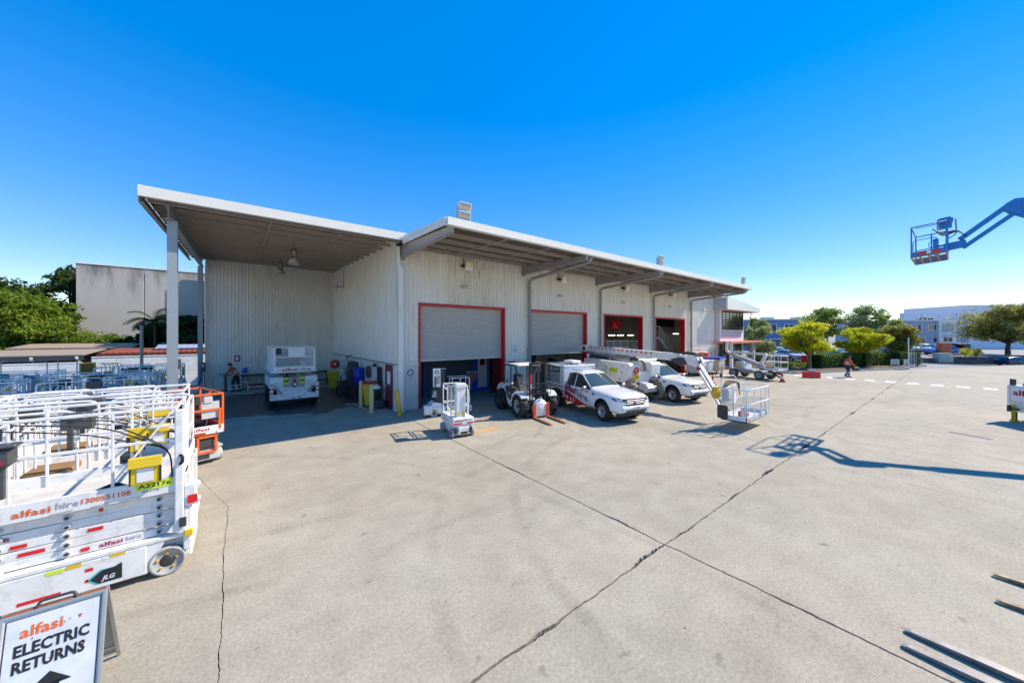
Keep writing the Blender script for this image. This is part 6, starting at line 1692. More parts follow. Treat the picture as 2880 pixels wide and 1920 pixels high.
# ---------------------------------------------------------------- people
def skin_mesh(pts, edges, rad, sub=1, root=0):
    me = bpy.data.meshes.new('s'); me.from_pydata([tuple(p) for p in pts], edges, [])
    o = link('s', me)
    md = o.modifiers.new('k', 'SKIN'); md.use_smooth_shade = True
    sv = me.skin_vertices[0].data
    for i, r in enumerate(rad): sv[i].radius = (r, r) if not isinstance(r, tuple) else r
    for s_ in sv: s_.use_root = False
    sv[root].use_root = True
    o.modifiers.new('u', 'SUBSURF').levels = sub
    out = bpy.data.meshes.new_from_object(o.evaluated_get(bpy.context.evaluated_depsgraph_get()))
    bpy.data.objects.remove(o)
    return out
def person(label, loc, rz, J, cap):
    """J: joint name -> point (x forward, y left)"""
    t = thing('person', label, 'person', loc, rz)
    nm = list(J); ix = {k: i for i, k in enumerate(nm)}
    E = [('pelvis', 'waist'), ('waist', 'chest'), ('chest', 'neck'), ('neck', 'head'), ('head', 'crown')]
    R = dict(pelvis=.13, waist=.125, chest=.15, neck=.055, head=.095, crown=.07)
    for s in 'lr':
        E += [('chest', s + 'sh'), (s + 'sh', s + 'el'), (s + 'el', s + 'wr'), (s + 'wr', s + 'ha'), ('pelvis', s + 'hip'), (s + 'hip', s + 'kn'), (s + 'kn', s + 'an'), (s + 'an', s + 'to')]
        R.update({s + 'sh': .06, s + 'el': .045, s + 'wr': .032, s + 'ha': .035, s + 'hip': .095, s + 'kn': .062, s + 'an': .042, s + 'to': .035})
    me = skin_mesh([J[k] for k in nm], [(ix[a], ix[b_]) for a, b_ in E], [R[k] for k in nm], 2, ix['pelvis'])
    bm = bmesh.new(); bm.from_mesh(me)
    # fingers and a nose, joined into the one body mesh
    for s, sg in (('l', 1), ('r', -1)):
        h = Vector(J[s + 'ha']); d = (h - Vector(J[s + 'wr'])).normalized(); sd = d.cross(Vector((1, 0, 0))).normalized()
        for k in range(5):
            o = h + sd * (.016 * (k - 1.5)) if k < 4 else h - d * .02 + Vector((.03, 0, 0))
            dd = d if k < 4 else (d + Vector((.9, 0, 0))).normalized()
            L_ = (.06, .07, .068, .055, .05)[k]
            q = B(); q.tube([o, o + dd * L_ * .6, o + dd * L_ + Vector((.012, 0, 0))], [.009, .008, .006], 6); tm = q.mesh('f', SKIN); bm.from_mesh(tm)
    hd = Vector(J['head']); q = B(); q.tube([hd + Vector((.08, 0, .02)), hd + Vector((.118, 0, -.025)), hd + Vector((.085, 0, -.035))], [.008, .016, .01], 6)
    for sg in (-1, 1): q.lathe([(0, .012), (.014, .006), (.016, -.01)], hd + Vector((.082, sg * .035, .025)), (1, 0, 0), 8); q.lathe([(.005, -.02), (.03, 0), (.005, .02)], hd + Vector((-.005, sg * .092, 0)), (0, 1, 0), 8)
    tm = q.mesh('n', SKIN); bm.from_mesh(tm)
    bm.to_mesh(me); bm.free(); me.name = 'body'
    fit(me, 'body', SKIN, t)
    def cloth(name, keys, es, rad, m, root=0):
        q = skin_mesh([J[k] if isinstance(k, str) else k for k in keys], es, rad, 2, root); return fit(q, name, m, t)
    cloth('shirt', ['pelvis', 'waist', 'chest', 'neck', 'lsh', 'lel', 'lwr', 'rsh', 'rel', 'rwr'], [(0, 1), (1, 2), (2, 3), (2, 4), (4, 5), (5, 6), (2, 7), (7, 8), (8, 9)], [.15, .155, .175, .06, .085, .065, .048, .085, .065, .048], HIVIS, 1)
    cloth('trousers', ['waist', 'pelvis', 'lhip', 'lkn', 'lan', 'rhip', 'rkn', 'ran'], [(0, 1), (1, 2), (2, 3), (3, 4), (1, 5), (5, 6), (6, 7)], [.12, .155, .115, .085, .07, .115, .085, .07], NAVY, 1)
    for s in 'lr':
        a, p = Vector(J[s + 'an']), Vector(J[s + 'to'])
        b = B(); b.tube([a + Vector((0, 0, .12)), a + Vector((-.02, 0, -.02)), a.lerp(p, .5) + Vector((0, 0, -.01)), p], [.065, .07, .06, .045], 8); part('boot', b, DARK, t)
        k_, n_ = Vector(J[s + 'kn']), a
        for f in (.25, .75):
            q = k_.lerp(n_, f); d = (n_ - k_).normalized() * .03
            b = B(); b.tube([q - d, q + d], [.099, .095], 12, cap=False); part('reflective_band', b, STRIPE, t)
    wv, cv = Vector(J['waist']), Vector(J['chest'])
    for f in (.0, .45):
        q = wv.lerp(cv, f); d = (cv - wv).normalized() * .03
        b = B(); b.tube([q - d, q + d], [.172, .178], 14, cap=False); part('reflective_band', b, STRIPE, t)
    b = B(); b.lathe([(.104, -.02), (.112, .03), (.1, .1), (.05, .135), (0, .14)], hd + Vector((0, 0, .03)), (Vector(J['crown']) - hd), 14)
    f = Vector((1, 0, 0)); b.box(.06, .2, -.07, .07, .03, .045, 0, Matrix.Translation(hd))
    part('cap' if cap != 'hair' else 'hair', b, DARK if cap != 'brown' else mat('brown_hair', (.08, .04, .02), .7), t)
    return t
J1_ = dict(pelvis=(-.12, 0, .95), waist=(-.06, 0, 1.1), chest=(.1, 0, 1.36), neck=(.2, 0, 1.5), head=(.26, 0, 1.6), crown=(.28, 0, 1.7),
           lsh=(.12, .18, 1.4), lel=(.28, .24, 1.15), lwr=(.5, .16, 1.02), lha=(.57, .13, 1.0), rsh=(.12, -.18, 1.4), rel=(.26, -.25, 1.14), rwr=(.48, -.14, .98), rha=(.55, -.1, .96),
           lhip=(-.1, .1, .9), lkn=(.03, .12, .5), lan=(-.02, .12, .09), lto=(.16, .14, .04), rhip=(-.1, -.1, .9), rkn=(-.12, -.12, .48), ran=(-.24, -.12, .09), rto=(-.06, -.14, .04))
person('worker in orange shirt and navy trousers bending over the vice in the wash bay', (-.1, 27.5, 0), D2R(142), J1_, 'cap')
J2_ = dict(pelvis=(-.03, 0, .95), waist=(.0, 0, 1.1), chest=(.05, 0, 1.37), neck=(.09, 0, 1.52), head=(.13, 0, 1.62), crown=(.14, 0, 1.73),
           lsh=(.05, .18, 1.42), lel=(-.06, .24, 1.14), lwr=(.1, .24, .92), lha=(.15, .23, .85), rsh=(.05, -.18, 1.42), rel=(.1, -.25, 1.13), rwr=(.32, -.2, .97), rha=(.38, -.18, .92),
           lhip=(-.08, .1, .9), lkn=(.14, .11, .51), lan=(.2, .11, .09), lto=(.38, .12, .05), rhip=(-.04, -.1, .9), rkn=(-.05, -.11, .5), ran=(-.27, -.11, .16), rto=(-.14, -.12, .06))
person('worker in an orange shirt striding past the hedge at the right', (39.7, 5.85, 0), D2R(-40), J2_, 'brown')
b = B(); b.box(-.22, .22, -.1, .1, .45, .75, c=.04); b.tube(bend([(-.12, 0, .74), (-.1, 0, .9), (.1, 0, .9), (.12, 0, .74)], .05, 4), .012, 6); solo('tool_bag', b, DARK, 'dark tool bag carried by the striding worker', 'bag', (40.05, 5.42, .1), D2R(-40))

# ---------------------------------------------------------------- cones, barrier, bins at the far end
CONE = mat('cone_orange_red', (.75, .06, .02), .45, var=.08)
def cone(x, y, lb):
    t = thing('traffic_cone', lb, 'cone', (x, y, 0), 0, 'traffic cones')
    b = B(); b.lathe([(.16, .04), (.145, .12), (.12, .25)], n=16); b.lathe([(.085, .42), (.07, .5), (.03, .7), (0, .7)], n=16); part('body', b, CONE, t)
    b = B(); b.lathe([(.121, .25), (.086, .42)], n=16); part('reflective_collar', b, TXW, t)
    b = B(); b.box(-.2, .2, -.2, .2, 0, .04, c=.015); part('base', b, BLACK, t)
cone(26.0, 10.67, 'orange cone with a white collar standing between the second ute and the white bins')
cone(31.85, 8.24, 'orange cone with a white collar standing alone on the open yard near the red barrier')
t = thing('water_barrier', 'low red plastic barrier with a pale board on top before the hedge tree', 'barrier', (36.8, 7.6, 0), D2R(-45))
b = B(); b.prism([(-.58, .0), (-.3, .0), (-.26, .06), (-.05, .06), (0, 0), (.26, 0), (.3, .06), (.46, .06), (.5, 0), (.6, 0), (.58, .5), (-.56, .5)], 'xz', -.17, .17); part('body', b, mat('barrier_red', (.65, .015, .02), .4, var=.08), t, sharp=30)
b = B(); b.box(-.2, .34, -.03, .03, .5, .74); part('board', b, LGREY, t)
def skip(x, y, rz, lb, m):
    t = thing('waste_skip', lb, 'waste bin', (x, y, 0), rz, 'white waste bins by the office')
    b = B(); b.prism([(-.65, .25), (.65, .25), (.75, 1.25), (-.75, 1.25)], 'yz', -1.0, 1.0); b.box(-1.05, 1.05, -.8, .8, 1.22, 1.3, c=.02); part('body', b, m, t)
    for i in range(5):
        c = B(); c.box(-.9 + i * .42, -.82 + i * .42, -.73, -.66, .3, 1.2); part('rib', c, m, t)
    for sx in (-.85, .85):
        for sy in (-.5, .5):
            c = B(); c.cyl((sx, sy - .04, .12), (sx, sy + .04, .12), .12, n=12); c.box(sx - .06, sx + .06, sy - .05, sy + .05, .12, .26); part('castor', c, DARK, t)
    return t
BEIGE = mat('beige_bin', (.5, .45, .38), .6, var=.1, dirt=.3)
t = skip(34.4, 14.1, D2R(8), 'beige wheeled waste bin with a white end panel near the office', BEIGE)
b = B(); b.box(1.01, 1.06, -.7, .7, .3, 1.2); ep = part('end_panel', b, TXW, t); b = B(); b.box(1.061, 1.064, -.25, .2, .6, 1.05); part('blue_label', b, CYAN, ep)
b = B(); b.prism([(-.8, 1.31), (.8, 1.31), (.7, 1.42), (-.75, 1.5)], 'yz', -.95, 1.0); solo('tarpaulin', b, BLUEW, 'blue tarpaulin lying over the beige waste bin', 'tarpaulin', (34.4, 14.1, 0), D2R(8))
skip(31.9, 14.2, 0, 'white ribbed waste bin half hidden behind the boom jib', WHITE)
t = thing('red_bin', 'bright red plastic bin on a box against the white end bay wall', 'bin', (35.3, 15.3, .75))
b = B(); b.box(-.4, .4, -.3, .3, .05, .95, c=.04); part('body', b, mat('bin_red', (.7, .02, .01), .35), t); b = B(); b.box(-.43, .43, -.34, .34, .95, 1.05, c=.03); part('lid', b, MATS['bin_red'], t)
b = B(); b.box(34.1, 36.0, 14.95, 15.65, 0, .79); b.box(34.1, 34.8, 15.0, 15.65, .8, 1.7); solo('timber_box', b, mat('brown_box', (.2, .1, .05), .7, var=.15), 'brown timber box holding the red bin by the wall', 'box')
for x, lb in ((38.3, 'pale grey switch box on the end bay wall beside the red bin'),):
    b = B(); b.box(-.3, .3, -.15, 0, .9, 1.8, c=.02); solo('switch_box', b, LGREY, lb, 'switch box', (x, FY - .035, 0))
t = thing('drain_grate', 'long slotted steel drain grate set in the concrete at the right', 'drain', (19.94, -.14, .002), D2R(-115))
b = B(); b.box(-.5, .5, -.1, .1, .0, .003); part('pit', b, TXK, t)
for i in range(27):
    c = B(); c.box(-.49 + i * .037, -.479 + i * .037, -.085, .085, .0032, .006); part('grate_bar', c, KERB, t)

# ---------------------------------------------------------------- white block wall on the left
BLK = [mat('white_block', (.76, .77, .76), .7, var=.05, dirt=.12, dcol=(.5, .5, .48)), mat('white_block_b', (.7, .72, .72), .7, var=.05), mat('white_block_c', (.8, .8, .79), .7, var=.05)]
def blockwall(x0, x1, z1, lb):
    t = thing('block_wall', lb, 'wall', (x0, 32.8, 0))
    b = B(); b.box(.01, x1 - x0 - .01, .012, .19, 0, z1 - .02); part('mortar', b, mat('mortar', (.55, .56, .56), .9) if 'mortar' not in MATS else MATS['mortar'], t)
    bl = B(); bl.box(.004, .396, 0, .05, .004, .196, c=.006); ms = [bl.mesh('block', m) for m in BLK]
    hb = B(); hb.box(.004, .196, 0, .05, .004, .196, c=.006); hm = hb.mesh('block', BLK[0])
    rows = int(z1 / .2 + .01); cols = int((x1 - x0) / .4)
    for r in range(rows):
        x = 0; off = r % 2
        if off: link('block', hm, t, (0, 0, r * .2)); x = .2
        for c in range(cols - off):
            link('block', rnd.choice(ms), t, (x, rnd.uniform(-.001, .002), r * .2)); x += .4
        if off: link('block', hm, t, (x, 0, r * .2))
    b = B(); b.box(-.01, cols * .4 + .01, -.02, .2, z1 - .02, z1 + .03, c=.01); part('capping', b, BLK[2], t)
blockwall(-7.0, -1.4, 2.1, 'higher white block wall section left of the wash bay')
blockwall(-12.2, -7.0, 1.8, 'lower white block wall section at the left picture edge')
t = thing('lamp_post', 'slim grey pole with a small cap above the shaded lifts', 'pole', (-4.0, 27.0, 0))
b = B(); b.cyl((0, 0, 0), (0, 0, 4.0), .075, .065, n=10); part('pole', b, STEEL, t); b = B(); b.lathe([(.1, 3.98), (.11, 4.02), (.08, 4.1), (0, 4.1)], n=10); part('cap', b, DARK, t)
# ---------------------------------------------------------------- office
WREN = mat('white_render', (.8, .8, .79), .6, var=.03)
SOFF = mat('soffit', (.6, .52, .45), .6)
AWN = mat('faded_red_awning', (.62, .2, .16), .6, var=.1)
t = thing('office_block', 'white two storey office with dark windows and a faded red awning', 'office', (39.7, 15.6, 0))
b = B(); b.box(0, 6.4, 0, 9, 0, 6.9); part('wall', b, WREN, t)
b = B(); b.prism([(-1.1, 6.08), (8.0, 6.08), (8.0, 6.55), (-1.1, 7.4)], 'xz', -1.15, -1.0); part('fascia', b, FASC, t)
b = B(); b.prism([(-1.0, 6.1), (8.0, 6.1), (8.0, 6.5), (-1.0, 7.3)], 'xz', -.99, 10); part('roof', b, LGREY, t)
b = B(); b.box(-1.0, 8.0, -.99, 10, 6.06, 6.1); part('soffit', b, SOFF, t)
def windows(x0, x1, z0, z1, n):
    f = B(); f.box(x0 - .05, x1 + .05, -.06, -.002, z0 - .06, z0); f.box(x0 - .05, x1 + .05, -.06, -.002, z1, z1 + .06)
    for i in range(n + 1):
        x = x0 + (x1 - x0) * i / n; f.box(x - .035, x + .035, -.06, -.002, z0, z1)
    fr = part('window_frame', f, DARK, t)
    for i in range(n):
        c = B(); a = x0 + (x1 - x0) * i / n; c.box(a + .04, a + (x1 - x0) / n - .04, -.03, -.02, z0, z1); part('pane', c, GLASS, fr)
windows(.5, 6.1, 4.1, 6.02, 6); windows(.6, 5.6, .3, 2.5, 4)
b = B(); b.prism([(.3, 3.9), (6.1, 3.9), (5.3, 3.3), (.3, 3.3)], 'xz', -.05, -.001); part('panel_band', b, LGREY, t)
b = B(); b.box(-1.4, 7.2, -1.5, -.01, 2.62, 2.85, c=.02); part('awning', b, AWN, t)
for x in (.0, 6.1):
    b = B(); b.box(x - .12, x + .12, -1.2, -.95, 0, 2.62); part('awning_post', b, WREN, t)
b = B(); b.tube(bend([(7.0, -.6, 6.05), (6.5, -.6, 5.2), (6.45, -.3, 4.0)], .5, 5), .05, 6); part('strut', b, WREN, t)
b = B(); b.box(-.3, -.05, -.3, -.05, 0, 2.6); part('dark_column', b, DARK, t)

# ---------------------------------------------------------------- left background
TILT = bpy.data.materials.new('weathered_tilt_panel'); TILT.use_nodes = True
nt = TILT.node_tree; p = nt.nodes['Principled BSDF']; p.inputs['Roughness'].default_value = .85
geo = N(nt, 'ShaderNodeNewGeometry'); mp = N(nt, 'ShaderNodeMapping'); mp.inputs['Scale'].default_value = (1.2, 1.2, .25); nt.links.new(geo.outputs['Position'], mp.inputs['Vector'])
n1 = N(nt, 'ShaderNodeTexNoise', Scale=.9, Detail=7., Roughness=.7); nt.links.new(mp.outputs[0], n1.inputs['Vector'])
sx = N(nt, 'ShaderNodeSeparateXYZ'); nt.links.new(geo.outputs['Position'], sx.inputs[0])
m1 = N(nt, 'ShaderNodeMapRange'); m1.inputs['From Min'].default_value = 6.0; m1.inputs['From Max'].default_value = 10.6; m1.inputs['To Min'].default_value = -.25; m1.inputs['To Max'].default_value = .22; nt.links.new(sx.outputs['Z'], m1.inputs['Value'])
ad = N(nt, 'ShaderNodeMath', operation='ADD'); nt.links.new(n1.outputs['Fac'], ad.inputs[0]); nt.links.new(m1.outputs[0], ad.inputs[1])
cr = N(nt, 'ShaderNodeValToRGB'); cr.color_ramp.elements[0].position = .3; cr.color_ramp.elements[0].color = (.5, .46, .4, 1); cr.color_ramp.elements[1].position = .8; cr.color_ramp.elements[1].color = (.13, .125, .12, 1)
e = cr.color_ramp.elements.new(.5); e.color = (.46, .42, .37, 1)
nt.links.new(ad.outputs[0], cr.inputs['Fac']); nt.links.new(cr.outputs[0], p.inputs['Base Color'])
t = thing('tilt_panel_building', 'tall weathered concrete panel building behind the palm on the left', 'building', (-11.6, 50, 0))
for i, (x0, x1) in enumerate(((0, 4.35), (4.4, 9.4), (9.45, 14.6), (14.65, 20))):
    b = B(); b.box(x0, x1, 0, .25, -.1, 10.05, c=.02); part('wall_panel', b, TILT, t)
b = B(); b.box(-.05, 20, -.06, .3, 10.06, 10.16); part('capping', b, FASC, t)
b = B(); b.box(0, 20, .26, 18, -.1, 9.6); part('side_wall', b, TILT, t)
b = B(); b.box(0, .6, -.06, -.005, 2.5, 3.4); part('louvre', b, GREY, t)
t = thing('hidden_shade_block', 'unseen concrete block added behind the wash bay to shade the panel building', 'building', (-2.05, 38, 0))  # unseen building added for the shade it casts on the panel wall
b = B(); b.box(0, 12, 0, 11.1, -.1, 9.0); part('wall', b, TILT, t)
b = B(); b.box(0, 12, 10.6, 11.1, 9.01, 11.6); part('shade_upstand', b, TILT, t)  # raised rear edge shaped for the upper step of that shade
# low roofs over the wall
ROOFB = mat('brown_sheet_roof', (.36, .28, .2), .6, var=.1); TILE = mat('terracotta_tile', (.24, .06, .03), .8, var=.25, scale=7)
def shed(x0, x1, y0, y1, z0, z1, m, lb, posts=True):
    t = thing('open_shed', lb, 'shed', ((x0 + x1) / 2, y0, 0)); w2 = (x1 - x0) / 2
    b = B(); b.prism([(0, z0), (y1 - y0, z1), (y1 - y0, z1 + .06), (0, z0 + .06)], 'yz', -w2, w2); part('roof', b, m, t)
    b = B(); b.box(-w2, w2, .01, .08, z0 - .3, z0 - .01); part('edge_beam', b, DARK, t)
    n = max(3, int(w2 * 2 / 1.4))
    for i in range(n):
        x = -w2 + .3 + (w2 * 2 - .6) * i / (n - 1)
        c = B(); c.box(x - .06, x + .06, -.02, .009, z0 - .26, z0 - .06); part('beam_end', c, TXW, t)
        c = B(); c.box(x - .06, x + .06, .3, .42, 0, z0 - .3); part('post', c, ROOFB, t)
    b = B(); b.box(-w2, w2, y1 - y0 - .2, y1 - y0, 0, z1); part('back_wall', b, DARK, t)
shed(-15.4, -7.7, 34.6, 39.6, 2.18, 2.4, ROOFB, 'open brown roofed shed with white beam ends behind the block wall')
shed(-12.4, -6.4, 40, 44, 2.5, 2.75, ROOFB, 'second brown roofed shed behind and above the first')
t = thing('tiled_house', 'terracotta tiled roof showing over the higher block wall', 'house', (-4.6, 34.8, 0))
b = B(); b.box(-2.4, 4, .3, 5, 0, 2.1); part('wall', b, ROOFB, t)
tm = B()
tm.add([(0, 0, 0), (.06, 0, .035), (.14, 0, .045), (.22, 0, .035), (.3, 0, 0), (0, .4, .02), (.06, .4, .055), (.14, .4, .065), (.22, .4, .055), (.3, .4, .02)], [(i, i + 1, i + 6, i + 5) for i in range(4)], 0, True)
tme = tm.mesh('roof_tile', TILE, fix=False)
b = B(); b.prism([(-.1, 2.24), (5.2, 2.5), (5.2, 2.4), (-.1, 2.14)], 'yz', -2.6, 4.2); rf = part('roof', b, TILE, t)
for r in range(8):
    for c in range(18): link('roof_tile', tme, rf, (-2.6 + c * .3, -.12 + r * .36, 2.245 + r * .0177)).rotation_euler = (D2R(1.5), 0, 0)
t = thing('solar_panel', 'tilted solar panel on the tiled roof behind the canopy column', 'solar panel', (-3.1, 36.4, 2.4), 0)
b = B(); b.add([(-1.6, 0, .1), (1.9, 0, .1), (1.9, .9, .36), (-1.5, .9, .36)], [(0, 1, 2, 3)]); part('panel', b, mat('solar_blue_grey', (.3, .36, .45), .2), t)
b = B()
for i in range(10): b.bar((-1.6 + i * .36, -.005, .108), (-1.52 + i * .36, .89, .37), .015, .01)
part('cell_grid', b, LGREY, t)
b = B(); b.box(-1.5, 1.8, .05, .85, 0, .09); part('frame', b, GREY, t)

# ---------------------------------------------------------------- foliage
def leafmat(name, dark, light, sc=.7):
    m = bpy.data.materials.new(name); m.use_nodes = True; nt = m.node_tree; p = nt.nodes['Principled BSDF']
    p.inputs['Roughness'].default_value = .5; p.inputs['Specular IOR Level'].default_value = .3
    geo = N(nt, 'ShaderNodeNewGeometry')
    n = N(nt, 'ShaderNodeTexNoise', Scale=sc, Detail=3.); nt.links.new(geo.outputs['Position'], n.inputs['Vector'])
    ad = N(nt, 'ShaderNodeMath', operation='MULTIPLY_ADD'); nt.links.new(geo.outputs['Random Per Island'], ad.inputs[0]); ad.inputs[1].default_value = .45; nt.links.new(n.outputs['Fac'], ad.inputs[2])
    cr = N(nt, 'ShaderNodeValToRGB'); cr.color_ramp.elements[0].position = .45; cr.color_ramp.elements[1].position = 1.0
    cr.color_ramp.elements[0].color = (*dark, 1); cr.color_ramp.elements[1].color = (*light, 1)
    nt.links.new(ad.outputs[0], cr.inputs['Fac']); nt.links.new(cr.outputs[0], p.inputs['Base Color'])
    tr = N(nt, 'ShaderNodeBsdfTranslucent'); nt.links.new(cr.outputs[0], tr.inputs['Color'])
    mx = N(nt, 'ShaderNodeMixShader'); mx.inputs[0].default_value = .55
    nt.links.new(p.outputs[0], mx.inputs[1]); nt.links.new(tr.outputs[0], mx.inputs[2])
    nt.links.new(mx.outputs[0], nt.nodes['Material Output'].inputs['Surface'])
    return m
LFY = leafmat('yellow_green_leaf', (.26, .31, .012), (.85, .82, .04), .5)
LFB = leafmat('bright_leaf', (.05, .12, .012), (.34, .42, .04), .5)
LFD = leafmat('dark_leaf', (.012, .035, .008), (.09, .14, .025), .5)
LFO = leafmat('olive_leaf', (.12, .15, .03), (.5, .45, .1), .5)
LFG = leafmat('grey_green_leaf', (.14, .19, .08), (.55, .62, .3), .5)
LFM = leafmat('mid_leaf', (.12, .19, .035), (.5, .58, .14), .5)
LFH = leafmat('hedge_leaf', (.03, .075, .012), (.2, .3, .045), .8)
BARK = mat('bark', (.2, .15, .11), .9, var=.3, scale=8)
BARKD = mat('dark_bark', (.07, .055, .045), .9, var=.3, scale=8)

def leaves(b, c, r, n, size, R, shell=.55, flat=1.):
    for _ in range(n):
        d = Vector((R.gauss(0, 1), R.gauss(0, 1), R.gauss(0, 1))).normalized()
        q = Vector(c) + Vector((d.x * r[0], d.y * r[1], d.z * r[2])) * (shell + (1 - shell) * R.random() ** .6)
        nrm = (d + Vector((R.gauss(0, .7), R.gauss(0, .7), R.gauss(0, .7) + .3))).normalized()
        a = nrm.orthogonal().normalized(); a = (a * math.cos(2.4 * R.random()) + nrm.cross(a) * math.sin(6.3 * R.random())).normalized(); e = nrm.cross(a)
        s = size * R.uniform(.6, 1.3)
        b.v += [tuple(q - a * s), tuple(q - e * s * .42 + nrm * s * .1), tuple(q + a * s), tuple(q + e * s * .42 + nrm * s * .1)]
        k = len(b.v) - 4; b.f.append((k, k + 1, k + 2, k + 3)); b.m.append(0); b.s.append(False)

def tree(label, loc, blobs, leafm, size, dens, seed, trunk_h, tr=.16, bark=BARK, name='tree', split=6, clumps=26):
    """blobs: list of (dx, dy, z, rx, rz) lumps; each is broken into many small leaf clumps"""
    R = random.Random(seed)
    t = thing(name, label, 'tree', loc, 0)
    b = B()
    for dx, dy, z, rx, rz in blobs:
        for _ in range(clumps):
            d = Vector((R.gauss(0, 1), R.gauss(0, 1), R.gauss(0, 1))).normalized() * (R.random() ** .45)
            c = (dx + d.x * rx, dy + d.y * rx, z + d.z * rz); k = rx * R.uniform(.2, .38)
            leaves(b, c, (k, k, k * .75), dens, size, R)
    part('crown', b, leafm, t, fix=False)
    b = B(); top = Vector((R.uniform(-.2, .2), R.uniform(-.2, .2), trunk_h))
    b.tube([(0, 0, 0), (.05, .03, trunk_h * .5), top], [tr * 1.25, tr, tr * .8], 9)
    for dx, dy, z, rx, rz in blobs:
        e = Vector((dx, dy, z)); m_ = top.lerp(e, .5) + Vector((R.uniform(-.2, .2), R.uniform(-.2, .2), .1))
        b.tube([top - Vector((0, 0, .2)), m_, e + Vector((0, 0, rz * .5))], [tr * .6, tr * .4, tr * .12], 6)
    part('trunk', b, bark, t)
    return t
def crown(w_, h0, h1, n, R):
    """lumps for an irregular crown w_ wide from h0 to h1"""
    out = []
    for i in range(n):
        a = R.uniform(0, 6.28); f = R.random() ** .5
        z = h0 + (h1 - h0) * R.random()
        k = math.sin(math.pi * (z - h0 + .15 * (h1 - h0)) / (1.25 * (h1 - h0)))
        out.append((math.cos(a) * f * w_ * .42 * k, math.sin(a) * f * w_ * .42 * k, z, w_ * R.uniform(.16, .26), (h1 - h0) * R.uniform(.14, .22)))
    return out
R_ = random.Random(5)
# left: bright tree in front, dark conifer-like tree against the panel building
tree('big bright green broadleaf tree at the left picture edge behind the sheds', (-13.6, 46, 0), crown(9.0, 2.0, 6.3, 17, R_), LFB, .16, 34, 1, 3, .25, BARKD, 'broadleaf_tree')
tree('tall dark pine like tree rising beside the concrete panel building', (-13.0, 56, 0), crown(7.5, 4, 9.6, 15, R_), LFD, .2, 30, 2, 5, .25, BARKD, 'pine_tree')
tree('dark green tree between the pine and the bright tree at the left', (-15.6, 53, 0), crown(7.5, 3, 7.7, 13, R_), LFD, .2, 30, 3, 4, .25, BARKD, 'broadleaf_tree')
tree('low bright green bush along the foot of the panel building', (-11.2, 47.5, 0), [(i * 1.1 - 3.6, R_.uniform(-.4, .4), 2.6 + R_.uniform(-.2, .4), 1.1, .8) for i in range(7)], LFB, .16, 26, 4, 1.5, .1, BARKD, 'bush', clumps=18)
# palms in the shade of the panel building
def palm(label, loc, h, n, seed, fl=2.2):
    R = random.Random(seed); t = thing('palm_tree', label, 'palm', loc, 0, 'palms by the panel building')
    b = B(); b.tube([(0, 0, 0), (.05, 0, h * .5), (0, .05, h)], [.14, .11, .09], 8)
    part('trunk', b, BARKD, t)
    for i in range(n):
        a = 6.283 * i / n + R.uniform(-.25, .25); el = R.uniform(.3, 1.15)
        b = B(); pts = []; L_ = fl * R.uniform(.8, 1.1); p = Vector((0, 0, h)); d = Vector((math.cos(a) * math.cos(el), math.sin(a) * math.cos(el), math.sin(el)))
        for k in range(9):
            pts.append(p.copy()); p = p + d * (L_ / 9); d = (d + Vector((0, 0, -.24))).normalized()
        b.tube(pts, .018, 4)
        side = Vector((-math.sin(a), math.cos(a), 0))
        for k in range(1, 9):
            q0 = pts[k]; dr = (pts[k] - pts[k - 1]).normalized()
            for f in (0, .33, .66):
                q = q0 - dr * (L_ / 9) * f
                ll = .6 * math.sin(math.pi * min(.97, (k + .6 - f) / 9)) + .12
                for s in (-1, 1):
                    e = q + side * s * ll * .8 + dr * ll * .5 + Vector((0, 0, -.3 * ll))
                    b.add([q - dr * .03, q + dr * .04, e], [(0, 1, 2)])
        part('frond', b, LFY if i == 0 and seed == 1 else (LFB if i < 3 and seed == 1 else LFD), t, fix=False)  # sunlight on the first palm is put into lighter frond colours
palm('palm with one frond coloured yellow as sunlit left of the canopy column', (-5.6, 43, 0), 4.6, 15, 1, 2.6)
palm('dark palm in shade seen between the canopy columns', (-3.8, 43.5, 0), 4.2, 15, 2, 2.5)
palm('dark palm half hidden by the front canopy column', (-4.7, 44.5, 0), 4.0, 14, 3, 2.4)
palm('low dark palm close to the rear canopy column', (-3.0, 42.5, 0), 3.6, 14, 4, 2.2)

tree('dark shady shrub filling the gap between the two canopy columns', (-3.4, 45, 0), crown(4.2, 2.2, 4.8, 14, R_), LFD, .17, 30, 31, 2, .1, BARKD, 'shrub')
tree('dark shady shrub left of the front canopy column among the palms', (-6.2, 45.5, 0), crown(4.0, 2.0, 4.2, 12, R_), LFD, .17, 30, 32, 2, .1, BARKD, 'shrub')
# right: garden trees, hedges
def P2(u, d): 
    q = at(u, d); return (q.x, q.y, 0)
tree('rounded yellow green tree directly behind the red barrier', P2(2277, 36), crown(5.0, 2.0, 4.5, 24, R_), LFY, .1, 44, 11, 1.5, .17, BARK, 'garden_tree')
tree('yellow green tree in the middle of the hedge, right of the walking worker', P2(2420, 39), crown(4.8, 1.8, 3.9, 22, R_), LFY, .1, 44, 12, 1.3, .12, BARK, 'garden_tree')
tree('olive tinted tree at the right end of the hedge', P2(2530, 42), crown(4.2, 1.9, 4.5, 20, R_), LFO, .1, 40, 13, 1.2, .14, BARK, 'garden_tree')
tree('pale leafed shrubby tree beside the office corner', P2(2128, 43), crown(3.9, .6, 4.3, 16, R_), LFG, .12, 30, 14, 1, .12, BARK, 'shrub_tree')
tree('olive green tree behind the office, left of the blue building', P2(2122, 58), crown(4.2, 3, 5.9, 12, R_), LFM, .16, 28, 15, 3, .16, BARK, 'garden_tree')
